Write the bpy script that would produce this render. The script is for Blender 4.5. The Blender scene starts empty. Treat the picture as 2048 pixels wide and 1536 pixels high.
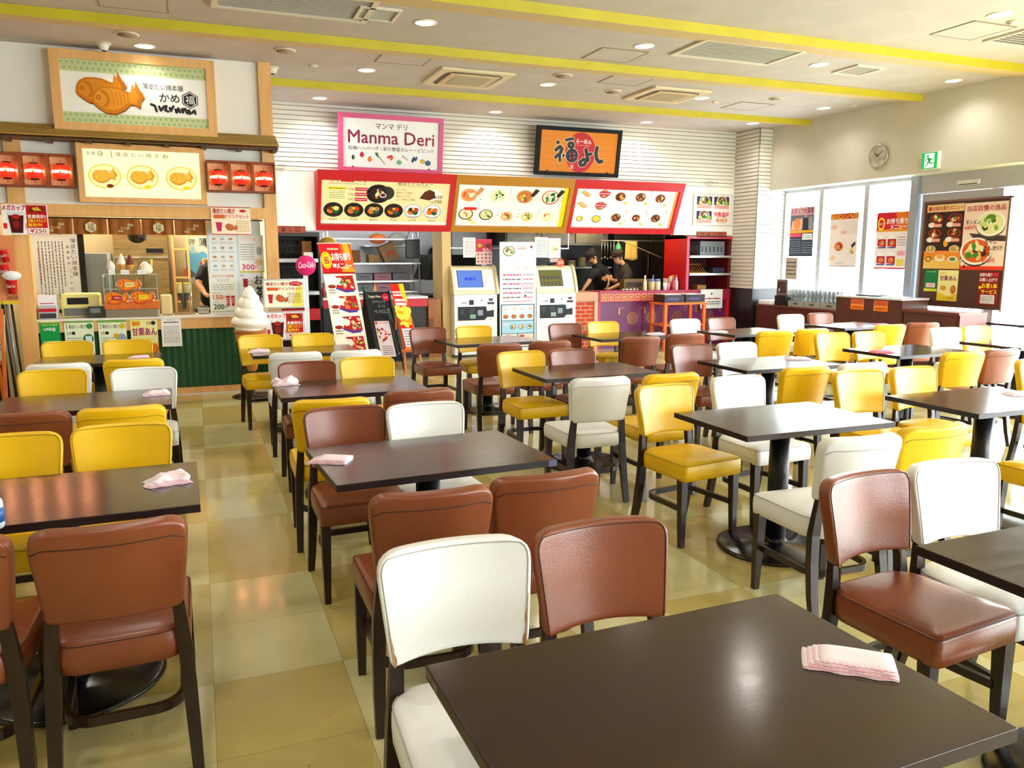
import bpy, bmesh, math, random
from mathutils import Vector, Matrix
R = math.radians
rnd = random.Random(7)
SC = bpy.context.scene
COL = SC.collection

# ------------------------------------------------------------------ camera
CAM_H, CAM_YAW, CAM_PITCH, FPX = 1.52, R(21.5), R(9.15), 1583.0
cd = bpy.data.cameras.new('camera'); cam = bpy.data.objects.new('camera', cd); COL.objects.link(cam)
cd.sensor_width = 36.0; cd.lens = FPX / 2048 * 36.0; cd.clip_start = 0.05
cam.location = (0, 0, CAM_H); cam.rotation_euler = (R(90) - CAM_PITCH, 0, -CAM_YAW)
SC.camera = cam

# ------------------------------------------------------------------ exposure, world
SC.view_settings.view_transform = 'Standard'; SC.view_settings.look = 'None'
SC.view_settings.gamma = 1.0; SC.view_settings.use_curve_mapping = False
SC.view_settings.exposure = 0.48
SC.display_settings.display_device = 'sRGB'
W = bpy.data.worlds.new('sky'); SC.world = W; W.use_nodes = True
WB = W.node_tree.nodes['Background']
WB.inputs['Color'].default_value = (0.90, 0.95, 1.0, 1); WB.inputs['Strength'].default_value = 18.0

def area(name, loc, rot, sx, sy, power, col=(1, 1, 1), portal=False):
    l = bpy.data.lights.new(name, 'AREA'); l.shape = 'RECTANGLE'; l.size = sx; l.size_y = sy
    l.energy = power; l.color = col
    o = bpy.data.objects.new(name, l); COL.objects.link(o); o.location = loc; o.rotation_euler = rot
    if portal: l.cycles.is_portal = True
    return o
# portals only guide the sampling of the daylight through the glazing, they give off nothing themselves
area('daylight_portal', (9.62, 9.5, 1.5), (0, R(90), 0), 3.2, 3.2, 1, portal=True)
area('daylight_portal', (10.95, 2.0, 1.4), (0, R(90), 0), 2.9, 11.0, 1, portal=True)
area('daylight_portal', (6.6, -4.35, 1.75), (R(90), 0, 0), 3.3, 2.0, 1, portal=True)

# recessed downlights of the ceiling: x, y (the first fourteen show in the photo, the rest go on behind the camera)
DOWN = [(2.04, 7.31), (4.29, 7.29), (6.48, 7.26), (8.55, 7.30), (1.91, 9.34), (4.12, 9.28), (6.37, 9.30), (8.40, 9.27),
        (1.65, 11.16), (4.17, 11.25), (6.68, 11.22), (8.30, 10.70), (-0.36, 9.12), (6.63, 5.25), (-0.3, 7.3), (4.3, 5.25),
        (-0.3, 5.25), (-2.6, 7.3), (-2.6, 5.0), (8.2, 2.9), (6.2, 2.9), (4.1, 2.9), (-0.4, 2.9), (-2.7, 2.9),
        (6.2, 0.4), (4.1, 0.4), (1.9, 0.4), (-0.4, 0.4), (-2.7, 0.4), (6.2, -2.2), (4.1, -2.2), (1.9, -2.2), (-0.4, -2.2)]
CEIL = 3.6
for i, (x, y) in enumerate(DOWN):
    l = bpy.data.lights.new('downlight_lamp', 'SPOT'); l.energy = 38 * {12: .22, 3: .5, 7: .45, 11: .6}.get(i, 1); l.color = (1.0, 0.94, 0.85)
    l.spot_size = R(150); l.spot_blend = 0.9; l.shadow_soft_size = 0.07
    o = bpy.data.objects.new('downlight_lamp', l); COL.objects.link(o); o.location = (x, y, CEIL - 0.045)

# ------------------------------------------------------------------ helpers
def lin(c):
    if isinstance(c, str):
        c = c.lstrip('#'); c = [int(c[i:i+2], 16) / 255 for i in (0, 2, 4)]
    return tuple(((v / 12.92) if v <= 0.04045 else ((v + 0.055) / 1.055) ** 2.4) for v in c[:3]) + (1.0,)
_M = {}
def mat(col, rough=0.5, metal=0.0, emit=0.0, spec=0.5, coat=0.0):
    k = (col if isinstance(col, str) else tuple(col), rough, metal, emit, spec, coat)
    if k in _M: return _M[k]
    m = bpy.data.materials.new('paint'); m.use_nodes = True
    b = m.node_tree.nodes['Principled BSDF']; c = lin(col)
    b.inputs['Base Color'].default_value = c
    b.inputs['Roughness'].default_value = rough; b.inputs['Metallic'].default_value = metal
    b.inputs['Specular IOR Level'].default_value = spec; b.inputs['Coat Weight'].default_value = coat
    if emit:
        b.inputs['Emission Color'].default_value = c; b.inputs['Emission Strength'].default_value = emit
        b.inputs['Base Color'].default_value = tuple(v * 0.3 for v in c[:3]) + (1,)
    _M[k] = m; return m
def noise_mat(name, c1, c2, scale=8.0, rough=0.5, bump=0.0, stretch=(1, 1, 1), metal=0, spec=0.5, coat=0.0, lo=0.35, hi=0.65, bscale=None, detail=4, rvar=0.0):
    m = bpy.data.materials.new(name); m.use_nodes = True; nt = m.node_tree; N = nt.nodes; L = nt.links
    b = N['Principled BSDF']; tc = N.new('ShaderNodeTexCoord'); mp = N.new('ShaderNodeMapping')
    mp.inputs['Scale'].default_value = stretch; L.new(tc.outputs['Object'], mp.inputs['Vector'])
    nz = N.new('ShaderNodeTexNoise'); nz.inputs['Scale'].default_value = scale; nz.inputs['Detail'].default_value = detail
    L.new(mp.outputs[0], nz.inputs['Vector'])
    cr = N.new('ShaderNodeValToRGB'); cr.color_ramp.elements[0].position = lo; cr.color_ramp.elements[1].position = hi
    cr.color_ramp.elements[0].color = lin(c1); cr.color_ramp.elements[1].color = lin(c2)
    L.new(nz.outputs['Fac'], cr.inputs['Fac']); L.new(cr.outputs['Color'], b.inputs['Base Color'])
    b.inputs['Roughness'].default_value = rough; b.inputs['Metallic'].default_value = metal
    b.inputs['Specular IOR Level'].default_value = spec; b.inputs['Coat Weight'].default_value = coat
    if rvar:
        mr = N.new('ShaderNodeMapRange'); mr.inputs['To Min'].default_value = rough - rvar; mr.inputs['To Max'].default_value = rough + rvar
        L.new(nz.outputs['Fac'], mr.inputs['Value']); L.new(mr.outputs[0], b.inputs['Roughness'])
    if bump:
        n2 = N.new('ShaderNodeTexNoise'); n2.inputs['Scale'].default_value = bscale or scale * 4; n2.inputs['Detail'].default_value = 3
        L.new(mp.outputs[0], n2.inputs['Vector'])
        bp = N.new('ShaderNodeBump'); bp.inputs['Strength'].default_value = bump; bp.inputs['Distance'].default_value = 0.002
        L.new(n2.outputs['Fac'], bp.inputs['Height']); L.new(bp.outputs[0], b.inputs['Normal'])
    return m

class MB:
    """collects shapes, each face with its own material, and links them as ONE mesh object"""
    def __init__(s): s.v = []; s.f = []; s.m = []; s.s = []; s.mats = []
    def mi(s, m):
        if m not in s.mats: s.mats.append(m)
        return s.mats.index(m)
    def raw(s, vs, fs, m, smooth=False, M=None):
        o = len(s.v); k = s.mi(m)
        for p in vs:
            p = Vector(p)
            if M is not None: p = M @ p
            s.v.append(p)
        for f in fs: s.f.append([o + i for i in f]); s.m.append(k); s.s.append(smooth)
        return s
    def box(s, x0, y0, z0, x1, y1, z1, m, M=None):
        vs = [(x0, y0, z0), (x1, y0, z0), (x1, y1, z0), (x0, y1, z0), (x0, y0, z1), (x1, y0, z1), (x1, y1, z1), (x0, y1, z1)]
        return s.raw(vs, [(0, 3, 2, 1), (4, 5, 6, 7), (0, 1, 5, 4), (1, 2, 6, 5), (2, 3, 7, 6), (3, 0, 4, 7)], m, False, M)
    def bbox(s, x0, y0, z0, x1, y1, z1, m, b=0.005, M=None, seg=2):
        bm = bmesh.new(); bmesh.ops.create_cube(bm, size=1)
        for v in bm.verts: v.co = Vector(((x0 + x1) / 2 + v.co.x * (x1 - x0), (y0 + y1) / 2 + v.co.y * (y1 - y0), (z0 + z1) / 2 + v.co.z * (z1 - z0)))
        bmesh.ops.bevel(bm, geom=bm.edges[:], offset=b, segments=seg, affect='EDGES', profile=0.5)
        bm.verts.index_update()
        s.raw([v.co.copy() for v in bm.verts], [[v.index for v in f.verts] for f in bm.faces], m, False, M); bm.free()
        return s
    def tube(s, pts, r, m, n=8, caps=True, sq=False, M=None, up=(0, 0, 1)):
        pts = [Vector(p) for p in pts]; k = len(pts); rs = r if isinstance(r, list) else [r] * k
        vs = []; fs = []; prev = None
        for i, p in enumerate(pts):
            t = (pts[min(i + 1, k - 1)] - pts[max(i - 1, 0)]).normalized()
            if prev is None:
                u = Vector(up)
                if abs(t.dot(u)) > 0.95: u = Vector((0, 1, 0)) if abs(t.y) < .9 else Vector((1, 0, 0))
                a = t.cross(u).normalized()
            else: a = (prev - t * prev.dot(t)).normalized()
            prev = a; b = t.cross(a)
            for j in range(n):
                th = 2 * math.pi * (j + (0.5 if sq else 0)) / n
                q = rs[i]; q = q if isinstance(q, (tuple, list)) else (q, q)
                kk = 1.41421 if sq else 1
                vs.append(p + a * math.cos(th) * q[0] * kk + b * math.sin(th) * q[1] * kk)
        for i in range(k - 1):
            for j in range(n):
                j2 = (j + 1) % n; fs.append((i * n + j, i * n + j2, (i + 1) * n + j2, (i + 1) * n + j))
        if caps: fs.append(tuple(range(n))[::-1]); fs.append(tuple((k - 1) * n + j for j in range(n)))
        return s.raw(vs, fs, m, not sq, M)
    def lathe(s, prof, m, c=(0, 0, 0), n=24, M=None, smooth=True, sx=1, sy=1):
        vs = []; fs = []; k = len(prof)
        for r, z in prof:
            for j in range(n):
                a = 2 * math.pi * j / n; vs.append((c[0] + r * math.cos(a) * sx, c[1] + r * math.sin(a) * sy, c[2] + z))
        for i in range(k - 1):
            for j in range(n):
                j2 = (j + 1) % n; fs.append((i * n + j, i * n + j2, (i + 1) * n + j2, (i + 1) * n + j))
        if prof[0][0] > 1e-5: fs.append(tuple(range(n))[::-1])
        if prof[-1][0] > 1e-5: fs.append(tuple((k - 1) * n + j for j in range(n)))
        return s.raw(vs, fs, m, smooth, M)
    def prism(s, poly, d, m, M=None):
        """outline in the local XY plane pushed from z=0 to z=d"""
        n = len(poly); vs = [(x, y, 0) for x, y in poly] + [(x, y, d) for x, y in poly]
        fs = [tuple(range(n))[::-1], tuple(range(n, 2 * n))] + [(i, (i + 1) % n, n + (i + 1) % n, n + i) for i in range(n)]
        return s.raw(vs, fs, m, False, M)
    def ball(s, c, r, m, n=12, k=7, M=None, sx=1, sy=1, sz=1):
        return s.lathe([(max(1e-6, r * math.sin(math.pi * i / k)), -r * math.cos(math.pi * i / k) * sz) for i in range(k + 1)], m, c, n, M, True, sx, sy)
    def mesh(s, name):
        me = bpy.data.meshes.new(name); me.from_pydata([tuple(v) for v in s.v], [], s.f)
        for m in s.mats: me.materials.append(m)
        me.polygons.foreach_set('material_index', s.m); me.polygons.foreach_set('use_smooth', s.s)
        me.update(); return me
    def build(s, name, parent=None, loc=None, subdiv=0):
        me = s.mesh(name); o = bpy.data.objects.new(name, me); COL.objects.link(o)
        if subdiv:
            md = o.modifiers.new('s', 'SUBSURF'); md.levels = md.render_levels = subdiv
            dg = bpy.context.evaluated_depsgraph_get(); me2 = bpy.data.meshes.new_from_object(o.evaluated_get(dg))
            o.modifiers.clear(); o.data = me2
        if parent is not None: o.parent = parent
        if loc is not None: o.location = loc
        return o
def tag(o, label, cat=None, group=None, kind=None):
    if label: o['label'] = label
    if cat: o['category'] = cat
    if group: o['group'] = group
    if kind: o['kind'] = kind
    return o
def thing(name, label, cat, loc=(0, 0, 0), rz=0.0, group=None):
    o = bpy.data.objects.new(name, None); COL.objects.link(o); o.empty_display_size = 0.1
    o.location = loc; o.rotation_euler = (0, 0, rz); return tag(o, label, cat, group)
def struct(mb, name, parent=None):
    o = mb.build(name, parent)
    if parent is None: o['kind'] = 'structure'
    return o
KIDS = {}
def kids(o): return [c for c in COL.objects if c.parent == o]
def copy_tree(o, parent=None):
    c = o.copy(); COL.objects.link(c); c.parent = parent
    for ch in KIDS.setdefault(o.name, kids(o)): copy_tree(ch, c)
    return c
# a ray through a picture point of the measured photograph, met with a real plane of the room
def _ray(u, v):
    x = (u - 1024) / FPX; up = -(v - 768) / FPX; cp, sp = math.cos(CAM_PITCH), math.sin(CAM_PITCH)
    Y = cp + sp * up; Z = -sp + cp * up; c, s_ = math.cos(CAM_YAW), math.sin(CAM_YAW)
    return Vector((x * c + Y * s_, -x * s_ + Y * c, Z))
CO = Vector((0, 0, CAM_H))
def atz(u, v, z): d = _ray(u, v); return CO + d * ((z - CAM_H) / d.z)
def aty(u, v, y): d = _ray(u, v); return CO + d * (y / d.y)
def atx(u, v, x): d = _ray(u, v); return CO + d * (x / d.x)

# ---------------------------------------------------------------- lettering: glyph outlines as flat faces
_T = {}
def text_mesh(s_, bold=0.0):
    k = s_
    if k in _T: return _T[k]
    cu = bpy.data.curves.new('t', 'FONT'); cu.body = s_; cu.size = 1; cu.resolution_u = 2; cu.fill_mode = 'FRONT'; cu.offset = 0
    o = bpy.data.objects.new('t', cu); COL.objects.link(o)
    dg = bpy.context.evaluated_depsgraph_get(); me = bpy.data.meshes.new_from_object(o.evaluated_get(dg))
    vs = [(v.co.x, v.co.y) for v in me.vertices]; fs = [tuple(p.vertices) for p in me.polygons]
    bpy.data.objects.remove(o); bpy.data.curves.remove(cu); bpy.data.meshes.remove(me)
    if not vs: _T[k] = ([(0, 0)], [], (0, 0, 1, 1)); return _T[k]
    xs = [v[0] for v in vs]; ys = [v[1] for v in vs]
    _T[k] = (vs, fs, (min(xs), min(ys), max(xs), max(ys))); return _T[k]

class Canvas:
    """a printed sheet: corners top-left, top-right, bottom-left in space; pictures in u (0..1 right), v (0..1 down)"""
    def __init__(s, tl, tr, bl, emit=0.0, rough=0.45, thick=0.004, base=None, step=0.0007):
        s.tl = Vector(tl); s.R = Vector(tr) - s.tl; s.D = Vector(bl) - s.tl
        s.n = s.R.cross(-s.D).normalized(); s.w = s.R.length; s.h = s.D.length
        s.emit = emit; s.rough = rough; s.k = 0; s.mb = MB(); s.step = step; s.thick = thick
        if base: s.slab(base)
    def P(s, u, v, L=0): return s.tl + s.R * u + s.D * v + s.n * (L * s.step)
    def mt(s, c): return c if not isinstance(c, (str, tuple)) else mat(c, s.rough, 0, s.emit, .2)
    def slab(s, c):
        a = [s.P(0, 0), s.P(1, 0), s.P(1, 1), s.P(0, 1)]; b = [p - s.n * s.thick for p in a]
        s.mb.raw(a + b, [(0, 3, 2, 1), (4, 5, 6, 7), (0, 1, 5, 4), (1, 2, 6, 5), (2, 3, 7, 6), (3, 0, 4, 7)], s.mt(c)); return s
    def poly(s, pts, c, L=1):
        s.k = (s.k + 1) % 22; L += s.k * .04        # later shapes lie a hair above earlier ones
        s.mb.raw([s.P(u, v, L) for u, v in pts], [tuple(range(len(pts)))], s.mt(c)); return s
    def stroke(s, pts, r, c, L=3):
        """a thick round-ended brush stroke; r in metres"""
        Q = [Vector((u * s.w, v * s.h)) for u, v in pts]
        for a in Q: s.ell(a.x / s.w, a.y / s.h, r, c, L, 1, 0, 16)
        for a, b in zip(Q, Q[1:]):
            d = (b - a).normalized(); n = Vector((-d.y, d.x)) * r; s.poly([((p.x) / s.w, p.y / s.h) for p in (a - n, a + n, b + n, b - n)], c, L)
        return s
    def rect(s, u0, v0, u1, v1, c, L=1): return s.poly([(u0, v1), (u1, v1), (u1, v0), (u0, v0)], c, L)
    def ell(s, cu, cv, r, c, L=1, asp=1.0, rot=0.0, n=20):
        """r in metres; asp = height/width"""
        p = []
        for i in range(n):
            a = 2 * math.pi * i / n; x = math.cos(a) * r; y = math.sin(a) * r * asp
            p.append((cu + (x * math.cos(rot) - y * math.sin(rot)) / s.w, cv - (x * math.sin(rot) + y * math.cos(rot)) / s.h))
        return s.poly(p, c, L)
    def shape(s, pts, cu, cv, k, c, L=1, rot=0.0, sx=1):
        """outline in metres*k around a centre"""
        ca, sa = math.cos(rot), math.sin(rot)
        return s.poly([(cu + (x * sx * ca - y * sa) * k / s.w, cv - (x * sx * sa + y * ca) * k / s.h) for x, y in pts], c, L)
    def frame(s, t, c, L=1, u0=0, v0=0, u1=1, v1=1):
        a, b = t / s.w, t / s.h
        s.rect(u0, v0, u1, v0 + b, c, L); s.rect(u0, v1 - b, u1, v1, c, L); s.rect(u0, v0 + b, u0 + a, v1 - b, c, L); return s.rect(u1 - a, v0 + b, u1, v1 - b, c, L)
    def txt(s, t, u0, v0, u1, v1, c, L=3, bold=0.0, keep=False, slant=0.0):
        vs, fs, (x0, y0, x1, y1) = text_mesh(t, bold)
        if not fs: return s
        w, h = (x1 - x0), (y1 - y0)
        if keep:   # keep the letters' proportions inside the box, centred
            W_, H_ = (u1 - u0) * s.w, (v1 - v0) * s.h; k = min(W_ / w, H_ / h)
            du, dv = w * k / s.w, h * k / s.h; cu, cv = (u0 + u1) / 2, (v0 + v1) / 2
            u0, u1, v0, v1 = cu - du / 2, cu + du / 2, cv - dv / 2, cv + dv / 2
        e = bold * .55 / h; c = s.mt(c); du, dv = e * (v1 - v0) * s.h / s.w, e * (v1 - v0)      # heavier strokes: the outline laid down again, slightly shifted
        for q, (i, j) in enumerate(((0, 0), (1, .6), (-1, -.6), (.6, -1), (-.6, 1)) if bold else ((0, 0),)):
            s.mb.raw([s.P(u0 + (u1 - u0) * (x - x0 + slant * (y - y0)) / w + i * du, v1 - (v1 - v0) * (y - y0) / h + j * dv, L + q * .12) for x, y in vs], fs, c)
        return s
    def vtxt(s, t, u, v0, v1, c, L=3, w=None, bold=0.0):
        n = len(t); dv = (v1 - v0) / n; w = w or dv * s.h * 0.85 / s.w
        for i, ch in enumerate(t):
            if ch != ' ': s.txt(ch, u - w / 2, v0 + dv * (i + .08), u + w / 2, v0 + dv * (i + .92), c, L, bold, keep=True)
        return s
    def lines(s, u0, v0, u1, v1, n, c='#555555', L=2, seed=0, th=0.35, vert=False):
        """small print too fine to read: broken strokes"""
        r = random.Random(seed)
        for i in range(n):
            if not vert:
                a = v0 + (v1 - v0) * (i + .3) / n; b = a + (v1 - v0) / n * th; u = u0
                while u < u1:
                    e = min(u1, u + (u1 - u0) * r.uniform(.05, .22)); s.rect(u, a, e, b, c, L); u = e + (u1 - u0) * r.uniform(.015, .05)
            else:
                a = u0 + (u1 - u0) * (i + .3) / n; b = a + (u1 - u0) / n * th; v = v0
                e1 = v1 - (v1 - v0) * r.uniform(0, .35)
                while v < e1:
                    e = min(e1, v + (v1 - v0) * r.uniform(.02, .05)); s.rect(a, v, b, e, c, L); v = e + (v1 - v0) * r.uniform(.008, .02)
        return s
    def bowl(s, cu, cv, r, rim, broth, tops, seed=0, asp=.78, L=1, n=9, rimw=.86):
        q = random.Random(seed)
        if not tops: n = 0
        s.ell(cu, cv, r, rim, L, asp); s.ell(cu, cv - 0.02 * r / s.h, r * rimw, broth, L + 1, asp)
        for i in range(n):
            a = q.uniform(0, 6.28); d = r * rimw * .62 * math.sqrt(q.random()); k = r * q.uniform(.14, .34)
            s.ell(cu + math.cos(a) * d / s.w, cv - math.sin(a) * d * asp / s.h, k, tops[i % len(tops)], L + 2 + (i % 3), q.uniform(.35, .9), q.uniform(0, 3.1), 9)
        return s
    def fish(s, cu, cv, k, L=1, rot=0.12, flip=1, dark='#8a4a10', c='#d98a1e', hi='#eda63c'):
        """a fish-shaped cake facing left, k = its length in metres"""
        B = [(-.5, -.02), (-.46, .09), (-.38, .17), (-.27, .21), (-.1, .2), (.05, .17), (.18, .1), (.27, .06), (.33, .12), (.38, .27), (.43, .12), (.5, -.02), (.42, -.08), (.38, -.2), (.3, -.14), (.2, -.13), (.08, -.22), (-.1, -.27), (-.28, -.24), (-.4, -.15), (-.47, -.08)]; B = [(x, y * 1.14) for x, y in B]
        s.shape([(x, y - .025) for x, y in B], cu, cv, k, dark, L, rot, flip); s.shape(B, cu, cv, k, c, L + 1, rot, flip)
        s.shape([(x * .86 - .02, y * .8 + .01) for x, y in B], cu, cv, k, hi, L + 2, rot, flip)
        def arc(x, y, r, a0, a1, w, col=dark):
            p = [(x + r * math.cos(a), y + r * math.sin(a)) for a in [a0 + (a1 - a0) * i / 7 for i in range(8)]]
            q_ = [(x + (r - w) * math.cos(a), y + (r - w) * math.sin(a)) for a in [a1 - (a1 - a0) * i / 7 for i in range(8)]]
            s.shape(p + q_, cu, cv, k, col, L + 3, rot, flip)
        arc(-.36, .03, .045, 0, 6.2, .014); arc(-.36, .0, .17, -1.2, 1.2, .014); arc(-.36, .0, .2, -1.1, 1.1, .008)
        for i in range(5):
            for j in range(4):
                x = -.12 + i * .07; y = .1 - j * .07 - i * .008
                if abs(y + .02) < .17 - i * .02: arc(x, y, .035, -1.4, 1.4, .009, '#b06a14')
        for j in range(3): arc(.3, .02, .1 + j * .04, -.5, .5, .008, '#b06a14')
        return s
    def build(s, name, parent=None): return s.mb.build(name, parent)
def plane_y(a, b, Y):
    """corners of an upright rectangle on the wall at depth Y from two picture points (top-left, bottom-right)"""
    p, q = aty(a[0], a[1], Y), aty(b[0], b[1], Y)
    return Vector((p.x, Y, p.z)), Vector((q.x, Y, p.z)), Vector((p.x, Y, q.z))
def rect_y(x0, x1, z0, z1, Y): return Vector((x0, Y, z1)), Vector((x1, Y, z1)), Vector((x0, Y, z0))
def rect_x(y0, y1, z0, z1, X): return Vector((X, y0, z1)), Vector((X, y1, z1)), Vector((X, y0, z0))   # y0 > y1: faces -x

# shared materials
M_ceil = noise_mat('ceiling_paint', '#bcb4b0', '#c3bbb7', 3, .8)
M_white = mat('#f0efe9', .6); M_whitep = mat('#ece9e2', .75)
M_wood = noise_mat('pale_wood', '#dda764', '#e6b474', 3, .5, stretch=(6, 6, .7))
M_wood2 = noise_mat('orange_wood', '#c8601c', '#d8701f', 3, .5, stretch=(6, 6, .7))
M_dark = noise_mat('dark_brown_wood', '#2a1a16', '#35211a', 6, .38, stretch=(5, 5, .6))
M_black = mat('#0e0e10', .35); M_blackm = mat('#121214', .6)
M_steel = noise_mat('brushed_steel', '#a8a6a0', '#bcbab4', 30, .3, metal=1, stretch=(1, 1, 14), lo=.2, hi=.8)
M_alu = mat('#c9ccd0', .35, .8); M_chrome = mat('#dcdcdc', .12, 1.0)
M_red = mat('#c8101e', .45); M_green = mat('#0f4a25', .5)
M_yel = mat('#ded23a', .6)
M_glass = bpy.data.materials.new('clear_glass'); M_glass.use_nodes = True
_nt = M_glass.node_tree; _nt.nodes.remove(_nt.nodes['Principled BSDF'])
_tr = _nt.nodes.new('ShaderNodeBsdfTransparent'); _gl = _nt.nodes.new('ShaderNodeBsdfGlossy'); _mx = _nt.nodes.new('ShaderNodeMixShader')
_fr = _nt.nodes.new('ShaderNodeMath'); _fr.operation = 'MULTIPLY_ADD'; _lw = _nt.nodes.new('ShaderNodeLayerWeight'); _pw = _nt.nodes.new('ShaderNodeMath'); _pw.operation = 'POWER'; _pw.inputs[1].default_value = 5.0; _nt.links.new(_lw.outputs['Facing'], _pw.inputs[0]); _nt.links.new(_pw.outputs[0], _fr.inputs[0]); _fr.inputs[1].default_value = .9; _fr.inputs[2].default_value = .03
_gl.inputs['Roughness'].default_value = 0.02
_tr.inputs['Color'].default_value = (.95, .98, .97, 1)
_nt.links.new(_fr.outputs[0], _mx.inputs[0]); _nt.links.new(_tr.outputs[0], _mx.inputs[1]); _nt.links.new(_gl.outputs[0], _mx.inputs[2])
_nt.links.new(_mx.outputs[0], _nt.nodes['Material Output'].inputs['Surface'])
# ================================================================== THE SETTING
def floor_mat():
    m = bpy.data.materials.new('vinyl_floor'); m.use_nodes = True; nt = m.node_tree; N = nt.nodes; L = nt.links; b = N['Principled BSDF']
    geo = N.new('ShaderNodeNewGeometry'); sp = N.new('ShaderNodeSeparateXYZ'); L.new(geo.outputs['Position'], sp.inputs[0])
    def mth(op, a, b_=None, c=None):
        n = N.new('ShaderNodeMath'); n.operation = op
        for i, q in enumerate((a, b_, c)):
            if q is None: continue
            if isinstance(q, (int, float)): n.inputs[i].default_value = q
            else: L.new(q, n.inputs[i])
        return n.outputs[0]
    tx = mth('DIVIDE', mth('ADD', sp.outputs[0], 0.03 + 0.46 * 40), 0.46); ty = mth('DIVIDE', mth('ADD', sp.outputs[1], -2.85 + 0.95 * 40), 0.95)
    fx, fy = mth('FLOOR', tx), mth('FLOOR', ty)
    chk = mth('MODULO', mth('ADD', fx, fy), 2.0)
    cmb = N.new('ShaderNodeCombineXYZ'); L.new(fx, cmb.inputs[0]); L.new(mth('FLOOR', mth('MULTIPLY', ty, 2.0)), cmb.inputs[1])
    wn = N.new('ShaderNodeTexWhiteNoise'); L.new(cmb.outputs[0], wn.inputs['Vector'])
    nz = N.new('ShaderNodeTexNoise'); nz.inputs['Scale'].default_value = 4.5; nz.inputs['Detail'].default_value = 8; nz.inputs['Roughness'].default_value = .65
    L.new(geo.outputs['Position'], nz.inputs['Vector'])
    c1 = N.new('ShaderNodeMix'); c1.data_type = 'RGBA'; c1.inputs[6].default_value = lin('#c8c08a'); c1.inputs[7].default_value = lin('#b9a765')
    L.new(chk, c1.inputs[0])
    hs = N.new('ShaderNodeHueSaturation'); L.new(c1.outputs[2], hs.inputs['Color'])
    v = mth('ADD', mth('MULTIPLY', wn.outputs['Value'], 0.05), mth('ADD', mth('MULTIPLY', nz.outputs['Fac'], 0.35), 0.80)); L.new(v, hs.inputs['Value'])
    # joints
    def joint(t, size, w):
        f = mth('FRACT', t); d = mth('MINIMUM', f, mth('SUBTRACT', 1.0, f)); return mth('LESS_THAN', d, w / size)
    j = mth('MAXIMUM', joint(tx, .46, .0013), joint(mth('MULTIPLY', ty, 2.0), .475, .0013))
    # scuffs and crumbs
    n3 = N.new('ShaderNodeTexNoise'); n3.inputs['Scale'].default_value = 38; n3.inputs['Detail'].default_value = 2; L.new(geo.outputs['Position'], n3.inputs['Vector'])
    sc = mth('GREATER_THAN', n3.outputs['Fac'], 0.745)
    jm = mth('MULTIPLY', mth('MAXIMUM', j, sc), 0.5)
    c2 = N.new('ShaderNodeMix'); c2.data_type = 'RGBA'; L.new(jm, c2.inputs[0]); L.new(hs.outputs[0], c2.inputs[6]); c2.inputs[7].default_value = lin('#5a4a2a')
    L.new(c2.outputs[2], b.inputs['Base Color'])
    n2 = N.new('ShaderNodeTexNoise'); n2.inputs['Scale'].default_value = 2.2; n2.inputs['Detail'].default_value = 5; L.new(geo.outputs['Position'], n2.inputs['Vector'])
    L.new(mth('ADD', mth('MULTIPLY', n2.outputs['Fac'], 0.16), 0.03), b.inputs['Roughness'])
    bp = N.new('ShaderNodeBump'); bp.inputs['Strength'].default_value = 0.05; bp.inputs['Distance'].default_value = 0.02
    L.new(n2.outputs['Fac'], bp.inputs['Height']); L.new(bp.outputs[0], b.inputs['Normal'])
    b.inputs['Specular IOR Level'].default_value = 0.6
    return m
XR, XG, YB, YL = 8.94, 9.25, 11.62, 9.44      # right wall, glazing, back wall, front of the left shop
mb = MB(); mb.box(-6, -4.2, -0.1, 9.35, 15.3, 0, floor_mat()); mb.box(9.35, -4.2, -0.1, 11.0, 7.3, 0, mb.mats[0]); struct(mb, 'floor')
mb = MB(); mb.box(-6, -4.2, CEIL, 9.4, 15.3, CEIL + .12, M_ceil); struct(mb, 'ceiling')
# yellow ribs of the ceiling: an upright yellow face, a sloping underside with the warm glow painted in as tan
M_rib = noise_mat('yellow_rib_paint', '#b9ab16', '#c2b41c', 4, .6); M_under = mat('#d4bd8c', .8)
for k, (y, x0, x1) in enumerate([(1.9, -6, XR), (4.2, -6, XR), (6.42, -6, XR), (8.06, -6, XR), (10.13, .88, XR)]):
    mb = MB()
    for m, f in ((M_rib, (0, 1, 3, 2)), (M_under, (2, 3, 5, 4))):
        vs = [(x0, y, CEIL), (x1, y, CEIL), (x0, y + .015, CEIL - .082), (x1, y + .015, CEIL - .082), (x0, y + .5, CEIL - .002), (x1, y + .5, CEIL - .002)]
        mb.raw(vs, [f], m)
    struct(mb, 'trim_%d' % (k + 1))
# lapped white siding
M_side = mat('#e4e2da', .6); M_gap = mat('#6d6250', .9)
def siding(mb, p, q, z0, z1, n_out, pitch=.062):
    """lapped boards between plan points p and q; n_out = outward direction"""
    p, q, n_ = Vector(p + (0,)), Vector(q + (0,)), Vector(n_out + (0,)); z = z0
    while z < z1 - 1e-4:
        e = min(z1, z + pitch); g = .006
        a = [p + Vector((0, 0, z + g)) + n_ * .014, q + Vector((0, 0, z + g)) + n_ * .014, q + Vector((0, 0, e)) + n_ * .003, p + Vector((0, 0, e)) + n_ * .003]
        mb.raw(a, [(0, 1, 2, 3)], M_side)
        b_ = [p + Vector((0, 0, z)) + n_ * .002, q + Vector((0, 0, z)) + n_ * .002, a[1], a[0]]
        mb.raw(b_, [(0, 1, 2, 3)], M_gap); z = e
mb = MB(); siding(mb, (.88, YB), (8.69, YB), 2.69, CEIL, (0, -1))
mb.box(.88, YB, 2.69, 8.8, YB + .1, CEIL, M_white)
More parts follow.
